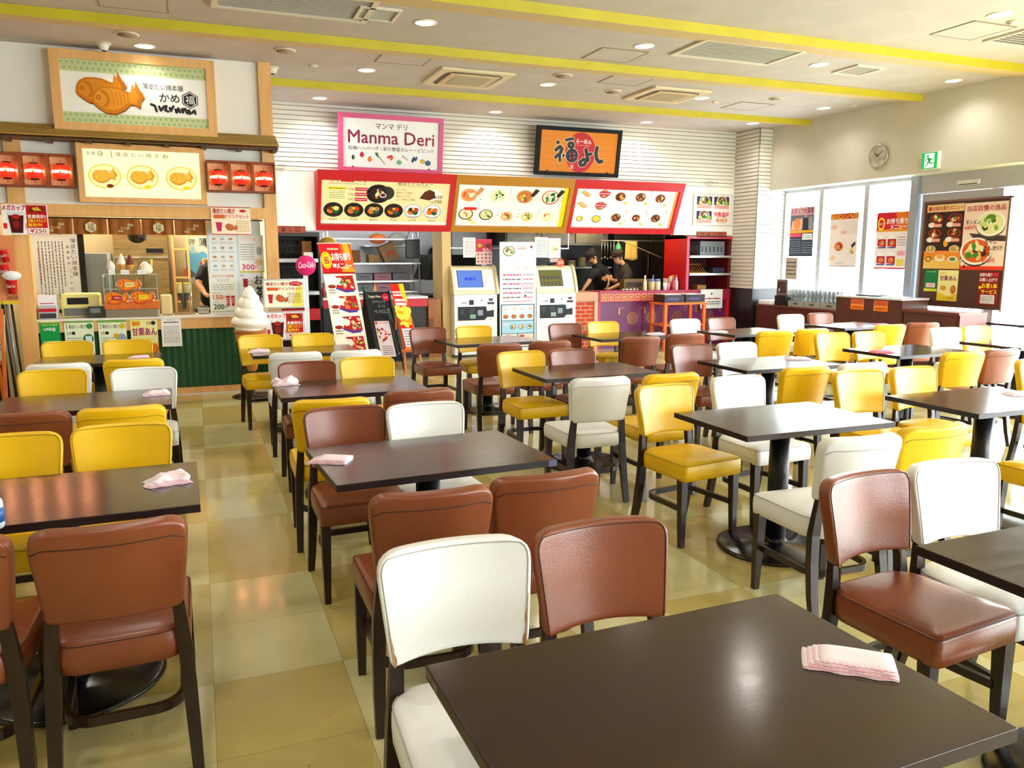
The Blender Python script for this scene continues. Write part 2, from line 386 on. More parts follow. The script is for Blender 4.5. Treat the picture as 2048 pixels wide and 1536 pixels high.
mb.box(.88, YB - .012, 1.88, 1.62, YB + .1, 2.69, M_white); mb.box(7.5, YB - .012, 1.88, 8.7, YB + .1, 2.69, M_white)
mb.box(1.62, YB, 1.9, 7.5, YB + .1, 2.69, M_white)
struct(mb, 'wall_back')
# column in the corner
mb = MB(); siding(mb, (8.69, YB), (8.69, 11.0), .98, CEIL, (-1, 0)); siding(mb, (8.70, 11.0), (9.30, 11.0), .98, CEIL, (0, -1))
mb.box(8.705, 11.015, .98, 9.4, YB, CEIL, M_white)
mb.box(8.675, 10.985, 0, 9.4, YB, .98, mat('#15100f', .35)); struct(mb, 'wall_column')
# right wall above the glazing, soffit, door lintel
M_wr = noise_mat('beige_wall_paint', '#ccc9bd', '#d2cfc4', 2, .8)
mb = MB(); mb.box(XR, -4.2, 2.6, XR + .12, 11.0, CEIL, M_wr); mb.box(XR + .12, -4.2, 2.6, 9.4, 11.0, 2.72, M_wr);
struct(mb, 'wall_right')
M_fr = mat('#b7bbbd', .4, .5)
mb = MB(); mb.box(XG - .02, -4.0, 2.36, XG + .10, 8.26, 2.6, M_fr); struct(mb, 'trim_6')
mb = MB(); mb.box(-6, 15.2, 0, 8.9, 15.3, CEIL, M_whitep); struct(mb, 'wall_kitchen_back')
mb = MB(); mb.box(-6.1, -4.2, 0, -6, 15.3, CEIL, M_wr); struct(mb, 'wall_left')
mb = MB(); mb.box(8.8, YB, 0, 8.9, 15.3, CEIL, M_whitep); struct(mb, 'wall_kitchen_right')
# unseen wall behind the camera, its window opening added to let in daylight
mb = MB(); mb.box(-6, -4.3, 0, 11, -4.2, .75, M_wr); mb.box(-6, -4.3, 2.75, 11, -4.2, CEIL, M_wr); mb.box(-6, -4.3, .75, 4.9, -4.2, 2.75, M_wr); mb.box(8.3, -4.3, .75, 11, -4.2, 2.75, M_wr)
struct(mb, 'wall_rear')
# windows: frame + pane
def window(n, y0, y1, z0, z1, X=XG, cols=1, t=.045):
    mb = MB()
    for a, b_ in ((y0, y0 - t), (y1 + t, y1)): mb.box(X, b_, z0, X + .07, a, z1, M_fr)
    mb.box(X, y1 + t, z0, X + .07, y0 - t, z0 + t, M_fr); mb.box(X, y1 + t, z1 - t, X + .07, y0 - t, z1, M_fr)
    f = struct(mb, 'window_%d' % n)
    g = MB(); g.box(X + .03, y1 + t, z0 + t, X + .036, y0 - t, z1 - t, M_glass); g.build('pane', f)
window(1, 10.99, 10.13, .725, 2.598); window(2, 10.13, 9.21, .725, 2.598); window(3, 9.21, 8.385, .725, 2.598)
mb = MB(); mb.box(XG - .06, 8.26, 0, XG + .10, 8.38, 2.6, mat('#9fa8b4', .35, .6)); struct(mb, 'trim_7')
mb = MB(); mb.box(XG - .02, 8.38, 0, XG + .10, 11.0, .72, mat('#c9ccd0', .5)); struct(mb, 'wall_sill')
# glass door behind the notice panel
mb = MB(); y0, y1 = 8.24, 7.06
for a, b_ in ((y0, y0 - .12), (y1 + .12, y1)): mb.box(XG + .02, b_, .0, XG + .07, a, 2.355, M_fr)
mb.box(XG + .02, y1 + .12, 2.18, XG + .07, y0 - .12, 2.355, M_fr); mb.box(XG + .02, y1 + .12, 0, XG + .07, y0 - .12, .16, M_fr); d = struct(mb, 'door_1')
g = MB(); g.box(XG + .04, y1 + .12, .16, XG + .046, y0 - .12, 2.18, M_glass); g.build('pane', d)
# outer glazing beyond the opening
for k in range(7):
    ya = 7.2 - k * 1.6; window(4 + k, ya, ya - 1.55, .02, 2.6, X=10.9, t=.05)
mb = MB()
for a, b_, c, d in ((XG + .1, 0, 11.0, .05), (XG + .1, 2.55, 11.0, 2.6), (XG + .1, .05, XG + .15, 2.55), (10.1, .05, 10.15, 2.55), (10.95, .05, 11.0, 2.55)): mb.box(a, 7.22, b_, c, 7.28, d, M_fr)
f_ = struct(mb, 'window_12'); g = MB(); g.box(XG + .15, 7.248, .05, 10.1, 7.252, 2.55, M_glass); g.box(10.15, 7.248, .05, 10.95, 7.252, 2.55, M_glass); g.build('pane', f_)
mb = MB()
for k in range(3):
    x = 4.95 + k * 1.65; mb.box(x - .03, -4.28, .75, x + .03, -4.22, 2.75, M_fr)
struct(mb, 'window_11')  # mullions of the unseen rear opening, added to bring in daylight
# outdoors: paving and a tree
mb = MB(); mb.box(11.0, -8, -.12, 60, 40, -.02, mat('#c9c9c4', .9)); struct(mb, 'ground_outside')
M_leaf = noise_mat('tree_leaves', '#3f7a3c', '#79b25a', 3, .7)
t = thing('tree', 'green leafy tree seen through the glass at the right edge', 'tree', (30.5, 16.3, -.02))
mb = MB(); mb.tube([(0, 0, 0), (.05, 0, 1.2), (0, .1, 2.2)], [.16, .12, .08], mat('#5a4630', .9)); mb.build('trunk', t)
mb = MB(); q = random.Random(3)
for i in range(420):
    a = q.uniform(0, 6.28); h = q.uniform(0, 1); r_ = 1.25 * math.sin(math.pi * (.15 + .8 * h)) * math.sqrt(q.random()); c = Vector((math.cos(a) * r_, math.sin(a) * r_, 1.2 + h * 2.3))
    Mx = Matrix.Translation(c) @ Matrix.Rotation(q.uniform(0, 6), 4, 'Z') @ Matrix.Rotation(q.uniform(0, 3), 4, 'X')
    mb.raw([(-.16, 0, 0), (0, -.09, .02), (.16, 0, 0), (0, .09, .02)], [(0, 1, 2, 3)], M_leaf, False, Mx)
mb.build('foliage', t)

# ------------------------------------------------------------------ ceiling fittings
def disc(mb, r, m, z0=-.004, n=28, t=.01): mb.lathe([(r, 0), (r, z0 - t), (r * .93, z0 - t - .003), (1e-6, z0 - t - .003)], m, n=n)
lamp0 = None
for i, (x, y) in enumerate(DOWN):
    if i == 0:
        o = thing('downlight', '', 'ceiling light', (x, y, CEIL), group='round recessed downlights of the ceiling'); lamp0 = o
        mb = MB(); mb.lathe([(.105, 0), (.105, -.006), (.088, -.010), (.085, -.003)], mat('#e8e4da', .4), n=28); mb.build('trim_ring', o)
        mb = MB(); mb.lathe([(.086, -.004), (.07, -.007), (1e-6, -.009)], mat('#fff6e0', .4, 0, 5.0), n=28); mb.build('lens', o)
    else: o = copy_tree(lamp0); o.location = (x, y, CEIL)
    if i < 14:
        o['label'] = ['downlight over the near row, beside the square air diffuser', 'downlight left of the long slotted vent', 'downlight right of the long slotted vent', 'downlight nearest the right wall in the middle row', 'downlight left of the larger ceiling cassette', 'downlight between the two ceiling cassettes', 'downlight at the corner of the smaller ceiling cassette', 'downlight above the wall clock side of the right wall', 'downlight above the pink framed sign', 'downlight between the pink sign and the black framed sign', 'downlight right of the black framed sign', 'downlight beside the striped corner column', 'downlight shining on the fish cake sign', 'downlight nearest the camera at the top right corner'][i]
        if 'group' in o: del o['group']
        o['group'] = 'round recessed downlights of the ceiling'
    else: o['label'] = 'round white downlight beyond the edge of the picture'
def hatch(u, v, sx, sy, label, name='access_hatch'):
    p = atz(u, v, CEIL); mb = MB(); m = mat('#8d7c62', .6); w = .012
    mb.box(-sx, -sy, -.006, sx, -sy + w, 0, m); mb.box(-sx, sy - w, -.006, sx, sy, 0, m); mb.box(-sx, -sy + w, -.006, -sx + w, sy - w, 0, m); mb.box(sx - w, -sy + w, -.006, sx, sy - w, 0, m)
    mb.box(-sx + w, -sy + w, -.004, sx - w, sy - w, 0, M_ceil)
    tag(mb.build(name, None, (p.x, p.y, CEIL - .0005)), label, 'ceiling hatch', 'square access hatches of the ceiling')
hatch(808, 117, .27, .24, 'square access hatch left of the larger ceiling cassette'); hatch(1230, 110, .27, .24, 'square access hatch left of the long slotted vent')
hatch(1253, 160, .27, .24, 'square access hatch above the smaller ceiling cassette'); hatch(1494, 212, .27, .24, 'square access hatch near the back, right of the smaller cassette')
hatch(1945, 61, .27, .24, 'square access hatch near the top right corner'); hatch(265, 2, .27, .24, 'square access hatch cut by the top edge at the left')
def cassette(u, v, s_, label):
    p = atz(u, v, CEIL); t = thing('air_conditioner', label, 'air conditioner', (p.x, p.y, CEIL), 0, 'ceiling cassette air conditioners')
    mb = MB(); mb.bbox(-s_, -s_, -.03, s_, s_, -.0005, mat('#dccfae', .5), .01); mb.build('panel', t)
    mb = MB(); k = s_ * .8; P = []
    def rr(k, r, z):
        o = []
        for cx, cy, a0 in ((k - r, k - r, 0), (-k + r, k - r, 90), (-k + r, -k + r, 180), (k - r, -k + r, 270)):
            for j in range(5): a = R(a0 + j * 22.5); o.append((cx + r * math.cos(a), cy + r * math.sin(a), z))
        return o
    a, b_ = rr(k, .12, -.031), rr(k * .86, .1, -.034); n = len(a)
    mb.raw(a + b_, [(i, (i + 1) % n, n + (i + 1) % n, n + i) for i in range(n)], M_black); mb.build('air_slot', t)
    mb = MB(); k2 = k * .84; mb.bbox(-k2, -k2, -.044, k2, k2, -.03, mat('#cdb88e', .5), .006)
    mb.box(-k2 * .72, -k2 * .72, -.0455, k2 * .72, k2 * .72, -.044, mat('#8f8570', .6))
    for i in range(18):
        y = -k2 * .7 + i * k2 * 1.4 / 17; mb.box(-k2 * .7, y - .004, -.048, k2 * .7, y + .004, -.0455, mat('#b5a688', .5))
    mb.build('grille', t)
cassette(935, 155, .44, 'larger beige square ceiling cassette with black air slot'); cassette(1333, 188, .42, 'smaller beige ceiling cassette further right, near the back')
def slotvent(u, v, sx, sy, label, big=True, rz=0):
    p = atz(u, v, CEIL); t = thing('ceiling_vent', label, 'ceiling vent', (p.x, p.y, CEIL), rz, 'ceiling vents')
    mb = MB(); w = .05 if big else .03; m = mat('#ddd6c6', .5)
    mb.box(-sx, -sy, -.02, sx, -sy + w, -.0005, m); mb.box(-sx, sy - w, -.02, sx, sy, -.0005, m); mb.box(-sx, -sy + w, -.02, -sx + w, sy - w, -.0005, m); mb.box(sx - w, -sy + w, -.02, sx, sy - w, -.0005, m); mb.build('frame', t)
    mb = MB(); mb.box(-sx + w, -sy + w, -.006, sx - w, sy - w, -.001, mat('#57554e', .7)); n = 14 if big else 10
    for i in range(n):
        y = -sy + w + .01 + i * (2 * (sy - w) - .02) / (n - 1); mb.box(-sx + w, y - .003, -.014, sx - w, y + .003, -.006, mat('#b9b4a6', .5))
    mb.build('grille', t)
slotvent(1478, 103, .62, .34, 'long slotted ceiling vent right of centre'); slotvent(590, 4, .65, .34, 'long slotted ceiling vent cut by the top edge')
slotvent(755, 26, .18, .18, 'small square air diffuser left of the top centre', False); slotvent(1716, 139, .2, .2, 'small square air diffuser at the right', False)
slotvent(2075, 72, .35, .3, 'square vent cut by the right edge', False)
def smalldisc(u, v, r, col, label, name, cat, group=None, dome=0):
    p = atz(u, v, CEIL); mb = MB(); mb.lathe([(r, 0), (r, -.008), (r * .9, -.014), (1e-6, -.015)], mat('#d9cdb4', .5), n=26)
    mb.lathe([(r * .82, -.0155), (1e-6, -.0165)], mat(col, .6), n=26)
    if dome: mb.lathe([(r * .7, -.014), (r * .66, -.04), (r * .45, -.07), (1e-6, -.08)], mat('#e4e0d6', .4), n=20); mb.lathe([(r * .5, -.06), (r * .3, -.078), (1e-6, -.083)], M_black, n=16)
    tag(mb.build(name, None, (p.x, p.y, CEIL - .0005)), label, cat, group)
for u, v, l in ((254, 67, 'round ceiling speaker above the fish cake sign'), (570, 100, 'round ceiling speaker left of the access hatch'), (1126, 150, 'round ceiling speaker above a downlight in the middle'), (1226, 182, 'round ceiling speaker left of the smaller cassette'), (1551, 196, 'small round ceiling speaker at the right back')):
    smalldisc(u, v, .11 if v != 196 else .09, '#9b8c72', l, 'ceiling_speaker', 'speaker', 'round ceiling speakers')
smalldisc(207, 86, .07, '#e4e0d6', 'white dome camera above the fish cake sign', 'dome_camera', 'camera', dome=1); smalldisc(545, 134, .07, '#e4e0d6', 'white dome camera at the top of the pale wood post', 'dome_camera', 'camera', dome=1)
for u, v, l in ((627, 130, 'small smoke detector above the pink sign'), (1431, 203, 'small smoke detector near the smaller cassette'), (2025, 43, 'small smoke detector at the top right corner'), (1706, 210, 'small smoke detector next to the right wall')):
    smalldisc(u, v, .05, '#e9e4d8', l, 'smoke_detector', 'smoke detector', 'smoke detectors')
# clock, exit sign, door sensor
t = thing('wall_clock', 'round silver wall clock on the beige right wall', 'clock', (XR, 8.72, 2.90))
Mx = Matrix.Rotation(R(-90), 4, 'Y')
mb = MB(); mb.lathe([(.135, 0), (.16, .01), (.165, .03), (.15, .04), (.14, .032)], mat('#b9b8a8', .25, .8), n=40, M=Mx); mb.build('rim', t)
mb = MB(); mb.lathe([(.14, .026), (1e-6, .027)], mat('#dfe0cf', .5), n=40, M=Mx)
for k in range(12):
    a = R(30 * k); c = Vector((-.0285, -math.sin(a) * .11, math.cos(a) * .11)); mb.box(c.x, c.y - .006, c.z - .012, c.x + .001, c.y + .006, c.z + .012, mat('#2d2d2a', .6))
mb.build('dial', t)
for nm, a, l_, w in (('hour_hand', -52, .07, .013), ('minute_hand', 48, .11, .010)):
    mb = MB(); a = R(a); mb.tube([(-.031, 0, 0), (-.031, -math.sin(a) * l_, math.cos(a) * l_)], w * .5, M_black, n=6); mb.build(nm, t)
y0, y1, z0, z1 = 7.965, 7.715, 2.635, 2.85
t = thing('exit_sign', 'green emergency exit sign with a running figure', 'exit sign', (XR, 7.84, 2.74))
mb = MB(); mb.bbox(-.06, y1 - 7.84, z0 - 2.74, -.001, y0 - 7.84, z1 - 2.74, mat('#dfe8dc', .5), .004); mb.build('housing', t)
tl, tr, bl = rect_x(y0 - .005 - 7.84, y1 + .005 - 7.84, z0 + .005 - 2.74, z1 - .005 - 2.74, -.0605)
C = Canvas(tl, tr, bl, emit=1.0, base='#18a04a'); C.rect(.2, .06, .80, .94, '#eafbe6', 1)
g_ = '#11803a'
C.ell(.40, .22, .016, g_, 2); 
for pts in ([(.38, .30), (.52, .33), (.60, .55), (.50, .60), (.42, .50)], [(.50, .33), (.68, .42), (.74, .36), (.77, .40), (.68, .50), (.50, .42)], [(.38, .31), (.26, .42), (.24, .52), (.29, .53), (.32, .44), (.42, .38)],
            [(.52, .55), (.66, .66), (.80, .64), (.80, .70), (.64, .74), (.46, .60)], [(.46, .52), (.48, .66), (.36, .80), (.24, .90), (.21, .86), (.36, .70), (.40, .54)]): C.poly(pts[::-1], g_, 2)
C.poly([(.2, .94), (.8, .94), (.8, .86), (.62, .86), (.5, .90)][::1], '#cdeccb', 1); C.build('face', t)
mb = MB(); mb.bbox(-.02, -.16, -.03, .0, .16, .03, mat('#d7d7d2', .5), .006); mb.box(-.021, -.13, -.03, -.02, .13, -.02, M_black)
tag(mb.build('door_sensor', None, (XG - .022, 7.52, 2.46)), 'small white door sensor bar on the lintel above the glass door', 'sensor')
# ================================================================== CHAIRS
def leather(name, c1, c2, seamc, rough=.36):
    m = noise_mat(name, c1, c2, 5, rough, bump=.25, bscale=160, lo=.3, hi=.7, spec=.5)
    return m, mat(seamc, .6)
LEATHER = {'b': leather('brown_leather', '#783c21', '#864728', '#401f10', .30),
           'y': leather('yellow_leather', '#e8b70a', '#f2c412', '#9c7c10', .34), 'w': leather('white_leather', '#eaecea', '#f2f4f2', '#aeada4', .32)}
M_leg = noise_mat('espresso_wood', '#1d100c', '#2a1811', 9, .3, stretch=(4, 4, .5))
M_edge = mat('#a9743c', .6)
def make_chair(c):
    lm, seam = LEATHER[c]
    t = thing('dining_chair', '', 'chair')
    # seat cushion: rounded at the rear, square at the front, crowned
    out = []
    def arc(cx, cy, r, a0, a1, n):
        for i in range(n + 1): a = R(a0 + (a1 - a0) * i / n); out.append((cx + r * math.cos(a), cy + r * math.sin(a)))
    arc(-.185, -.185, .025, 180, 270, 4); arc(.185, -.185, .025, 270, 360, 4); arc(.10, .11, .10, 5, 85, 7); arc(-.10, .11, .10, 95, 175, 7)
    out = [(x * .955, y) for x, y in out]; n = len(out); rings = [(.362, .97), (.364, .995), (.40, 1.005), (.432, 1.0), (.437, .99), (.441, .992), (.450, .965), (.457, .90), (.463, .7), (.466, .4)]
    vs = []; fs = []; mb = MB()
    for z, k in rings:
        for x, y in out: vs.append((x * k, y * k - .005, z))
    for i in range(len(rings) - 1):
        for j in range(n): fs.append((i * n + j, i * n + (j + 1) % n, (i + 1) * n + (j + 1) % n, (i + 1) * n + j))
    fs.append(tuple(range(n))[::-1]); o = (len(rings) - 1) * n; vs.append((0, -.02, .467)); k = len(vs) - 1
    for j in range(n): fs.append((o + j, o + (j + 1) % n, k))
    mb.raw(vs, fs, lm, True); seat = mb.build('seat', t)
    mb = MB(); p = [Vector((x * .985, y * .985 - .005, .447)) for x, y in out]; mb.tube(p + [p[0]], .002, seam, 5, False); mb.build('piping', seat)
    # backrest: a thick curved pad, concave to the sitter, wider at the top, lower edge arched
    def hw(v): return .178 + .025 * v
    def pos(u, v, d):
        cor = max(0, (abs(u) - .78) / .22); zt = .802 - .022 * cor ** 2.6; zb = .524 + .007 * (1 - u * u)
        z = zb + (zt - zb) * v; x = hw(v) * u * (1 - .035 * max(0, (v - .8) / .2) ** 2)
        y = .220 + .034 * v - .041 * u * u + .008 * v * v
        return Vector((x + .12 * d * u * -1, y + d, z - d * .12))
    NU, NV = 12, 8; vs = []; fs = []; th = .026
    global BPOS; BPOS = pos
    def grid(d, ins):
        s_ = len(vs)
        for j in range(NV + 1):
            for i in range(NU + 1):
                u = -1 + 2 * i / NU; v = j / NV; u *= (1 - ins); v = ins * .7 + v * (1 - 1.4 * ins)
                vs.append(pos(u, v, d))
        return s_
    mb = MB(); A = grid(-th, .035); B = grid(th, .035)
    ring = [(i, 0) for i in range(NU)] + [(NU, j) for j in range(NV)] + [(NU - i, NV) for i in range(NU)] + [(0, NV - j) for j in range(NV)]
    for j in range(NV):
        for i in range(NU):
            a = A + j * (NU + 1) + i; fs.append((a, a + 1, a + NU + 2, a + NU + 1)); a += B - A; fs.append((a, a + NU + 1, a + NU + 2, a + 1))
    def edge(d):
        s_ = len(vs)
        for i, j in ring: vs.append(pos(-1 + 2 * i / NU, j / NV, d))
        return s_
    E = [edge(-th * .9), edge(0), edge(th * .9)]; nr = len(ring)
    def gi(base, i, j): return base + j * (NU + 1) + i
    for q in range(nr):
        q2 = (q + 1) % nr; i, j = ring[q]; i2, j2 = ring[q2]
        fs.append((gi(A, i2, j2), gi(A, i, j), E[0] + q, E[0] + q2)); fs.append((E[0] + q2, E[0] + q, E[1] + q, E[1] + q2))
        fs.append((E[1] + q2, E[1] + q, E[2] + q, E[2] + q2)); fs.append((E[2] + q2, E[2] + q, gi(B, i, j), gi(B, i2, j2)))
    mb.raw(vs, fs, lm, True); back = mb.build('backrest', t, subdiv=1)
    mb = MB(); w = .945
    P = [pos(-w, j / 10 * .84 + .02, -th * 1.02) for j in range(11)] + [pos(-w * .992, .90, -th * 1.02), pos(-w * .965, .935, -th * 1.02)]; P += [pos(-.87 + 1.74 * i / 14, .955, -th * 1.02) for i in range(15)] + [pos(w * .965, .935, -th * 1.02), pos(w * .992, .90, -th * 1.02)] + [pos(w, .86 - j / 10 * .84, -th * 1.02) for j in range(11)]
    mb.tube(P, .0016, seam, 5)
    P = [pos(-.97 + 1.94 * i / 14, .83, th * 1.02) for i in range(15)]; mb.tube(P, .002, seam, 5); mb.build('piping', back)
    # legs
    for s_ in (-1, 1):
        mb = MB(); mb.tube([(s_ * .178, -.172, .37), (s_ * .180, -.176, .2), (s_ * .181, -.180, 0)], [.021, .018, .0135], M_leg, 4, sq=True, up=(0, 1, 0)); mb.build('leg', t)
        mb = MB(); mb.tube([(s_ * .186, .232, 0), (s_ * .182, .205, .12), (s_ * .177, .185, .26), (s_ * .172, .178, .38), (s_ * .164, .185, .48), (s_ * .158, .193, .56)],
                           [(.0155, .014), (.018, .016), (.020, .017), (.020, .017), (.018, .014), (.016, .012)], M_leg, 4, sq=True, up=(0, 1, 0))
        mb.raw([(s_ * .1495, .168, .47), (s_ * .1465, .170, .53), (s_ * .1465, .176, .53), (s_ * .1495, .174, .47)], [(0, 1, 2, 3)], M_edge); mb.build('leg', t)
    # bentwood hoop joining the legs
    P = [(-.166, -.165, .20)]; P += [(-.160, -.05, .20), (-.158, .06, .20)]
    for i in range(7): a = R(180 - i * 15); P.append((-.075 + .083 * math.cos(a), .085 + .085 * math.sin(a), .20))
    P += [(-x, y, z) for x, y, z in P[::-1]]
    mb = MB(); mb.tube(P, (.009, .014), M_leg, 4, sq=True); mb.build('stretcher', t)
    return t
CH = {c: make_chair(c) for c in 'byw'}
CNAME = {'b': 'brown', 'y': 'yellow', 'w': 'white'}; _used = set()
def chair(c, x, y, rz, label, group):
    o = CH[c] if c not in _used else copy_tree(CH[c]); _used.add(c)
    if _used and not o.get('label'): KIDS[o.name] = kids(o)
    o.location = (x, y, 0); o.rotation_euler = (0, 0, R(rz)); o['label'] = label; o['group'] = group; return o
# every table of the hall: centre, turn, how one recognises it
TBL = dict(
 M=(.843, 1.161, 1.4, 'the front table at the bottom edge'), N=(2.332, 1.297, 1.1, 'the front table cut by the right edge'),
 O=(-.492, 3.059, 1.1, 'the nearest table at the left edge'), P=(-.636, 5.069, 1.4, 'the second table of the left row'), Q=(-.776, 7.152, 1.1, 'the rearmost table of the left row'),
 J=(.858, 3.148, 3.2, 'the second table right of the aisle'), K=(.862, 5.056, .6, 'the third table right of the aisle'), L=(.842, 7.193, 0, 'the table by the big soft cream model'),
 A=(2.768, 3.223, -.4, 'the bare table with the wide round base'), B=(4.233, 3.212, .3, 'the glossy table reaching the right edge'),
 G=(2.6, 5.143, .6, 'the amber-reflecting bare table mid hall'), C=(4.127, 4.984, 0, 'the table just behind the bare round-base one'), D=(5.841, 5.227, 2.2, 'the glossy table with a red cloth'),
 H=(2.646, 7.389, 4.4, 'the bare table before the ticket machines'), I=(4.152, 7.323, 3.1, 'the table before the brick counter'), E=(5.655, 7.219, 5, 'the table before the orange shelf stand'),
 F=(7.356, 7.426, 4, 'the table before the cup racks'), R=(7.353, 5.27, 1.4, 'the table before the notice panel'), S=(9.68, 6.80, 0, 'the far table in the glass porch'), U=(5.85, 3.25, 0, 'a table beyond the right edge'))
def make_table():
    t = thing('dining_table', '', 'table')
    m_top = noise_mat('table_laminate', '#2a1914', '#331e18', 5, .15, bump=.04, bscale=60, stretch=(1, 5, 1), lo=.3, hi=.7, spec=.5, rvar=.05)
    mb = MB(); mb.bbox(-.45, -.3075, .672, .45, .3075, .70, m_top, .0025); top = mb.build('tabletop', t)
    mb = MB(); e = mat('#1e1016', .35); z0, z1 = .6735, .6985; g = .0008
    mb.box(-.449, -.3075 - g, z0, .449, -.3075, z1, e); mb.box(-.449, .3075, z0, .449, .3075 + g, z1, e); mb.box(-.45 - g, -.306, z0, -.45, .306, z1, e); mb.box(.45, -.306, z0, .45 + g, .306, z1, e); mb.build('edge_band', top)
    mb = MB(); mb.lathe([(.052, .03), (.052, .655)], M_black, n=28); mb.build('column', t)
    mb = MB(); mb.box(-.16, -.16, .655, .16, .16, .672, M_blackm); mb.tube([(-.3, -.02, .662), (.3, -.02, .662)], .012, M_blackm, 4, sq=True); mb.build('support_plate', t)
    mb = MB(); mb.lathe([(.29, 0), (.30, .006), (.298, .014), (.285, .02), (.08, .032), (.055, .045), (.052, .06)], mat('#0c0c0f', .22, spec=.6), n=44); mb.build('base', t)
    return t
TB = None
TLAB = {'M': 'dark front table with a chipped corner and a pink checked cloth, bottom edge', 'N': 'dark table cut off by the right edge in the foreground',
 'O': 'warm brown reflecting table at the left edge with a pink cloth, nearest of its row', 'P': 'dark table second in the left row with a pink cloth at its corner', 'Q': 'dark table rearmost in the left row, before the green counter',
 'J': 'dark table right of the aisle, pink cloth at its left corner', 'K': 'dark table right of the aisle, third from the front, crumpled pink cloth', 'L': 'dark table beside the big soft cream model',
 'A': 'bare dark table right of centre with its wide round base in view', 'B': 'glossy table lit by the window, reaching the right edge', 'G': 'bare dark table mid hall reflecting amber light', 'C': 'dark table behind the bare round-base table, pink cloth on it',
 'D': 'glossy dark table right of the pink-clothed one, with a red cloth', 'H': 'bare dark table before the ticket machines', 'I': 'dark table before the brick and purple counter', 'E': 'dark table before the orange shelf stand and black column base',
 'F': 'window-lit table before the cup racks and brown cabinets', 'R': 'dark table below the notice panel, cut by the right edge', 'S': 'small far table in the bright glass porch at the right edge', 'U': 'dark table beyond the right edge of the picture'}
for k, (x, y, a, d) in TBL.items():
    if TB is None: o = TB = make_table()
    else: o = copy_tree(TB)
    if o is TB: KIDS[o.name] = kids(o)
    o.location = (x, y, 0); o.rotation_euler = (0, 0, R(a)); o['label'] = TLAB[k]; o['group'] = 'dark pedestal tables of the hall'
CHAIRS = """M fl w .565 1.875 -1;M fr b .98 1.875 -1;N fl b 2.03 1.99 6;N fr w 2.45 2.0 -2;J nl b .645 2.28 -2;J nr b 1.06 2.33 1;J fl b .62 3.83 2;J fr w 1.01 3.79 1
K nl y .60 4.02 -3;K nr b 1.10 4.13 2;K fl b .67 5.62 0;K fr y 1.10 5.70 0;L nl w .66 6.13 -2;L nr w 1.12 6.10 2;L fl y .50 7.70 5;L fr y .98 7.68 0
O fr y -.34 3.78 -2;O fl y -.76 3.73 0;O nr b -.265 2.30 2;O nl b -.70 2.31 0;P nr y -.38 4.17 2;P nl b -.80 4.18 -2;P fr w -.36 5.69 -1;P fl y -.90 5.80 0
Q nl w -.92 6.06 0;Q nr y -.46 6.14 0;Q fl y -1.07 7.72 0;Q fr y -.60 7.68 0;A fl y 2.42 3.85 7;A fr w 3.02 3.97 3;A nl w 2.48 2.37 -3;A nr y 2.94 2.42 2
B fl y 3.88 3.88 0;B fr y 4.35 3.88 2;B nl y 4.04 2.36 0;C nl y 3.72 4.08 2;C nr w 4.22 4.09 -2;C fl b 3.77 5.57 0;C fr w 4.21 5.55 1
G nl w 2.23 4.16 -2;G nr y 2.72 4.14 0;G fl y 2.27 5.63 2;G fr b 2.70 5.62 0;H nl b 2.32 6.12 0;H nr b 2.81 6.18 2;H fl b 2.16 7.90 5;H fr y 2.66 7.90 0
I nl b 3.72 6.20 0;I nr b 4.27 6.32 -2;I fl b 3.68 7.82 0;I fr y 4.18 7.90 0;E nl y 5.24 6.22 -6;E nr y 5.75 6.27 0;E fl w 5.25 7.88 0;E fr b 5.78 7.92 0
F nl y 6.88 6.36 -4;F nr b 7.44 6.44 -10;F fl w 6.90 8.02 0;F fr b 7.42 8.07 0;D fl y 5.60 5.93 -3;D fr y 6.02 5.90 2;D nl y 5.43 4.30 -4;D nr b 5.86 4.31 2
R fl w 7.09 5.94 -3;R fr y 7.54 5.95 0;U fl y 5.50 3.86 0"""
PL = {'fl': 'far left place', 'fr': 'far right place', 'nl': 'near left place', 'nr': 'near right place'}
for row in CHAIRS.replace('\n', ';').split(';'):
    tb, pl, c, x, y, a = row.split(); x, y, a = float(x), float(y), float(a); far = pl[0] == 'f'
    rz = R(a if far else 180 + a); off = .262          # the measured point is the middle of the top of the back
    cx = x + math.sin(rz) * off; cy = y - math.cos(rz) * off
    chair(c, cx, cy, math.degrees(rz), '%s leather chair, %s of %s' % (CNAME[c], PL[pl], TBL[tb][3]), '%s leather dining chairs' % CNAME[c])

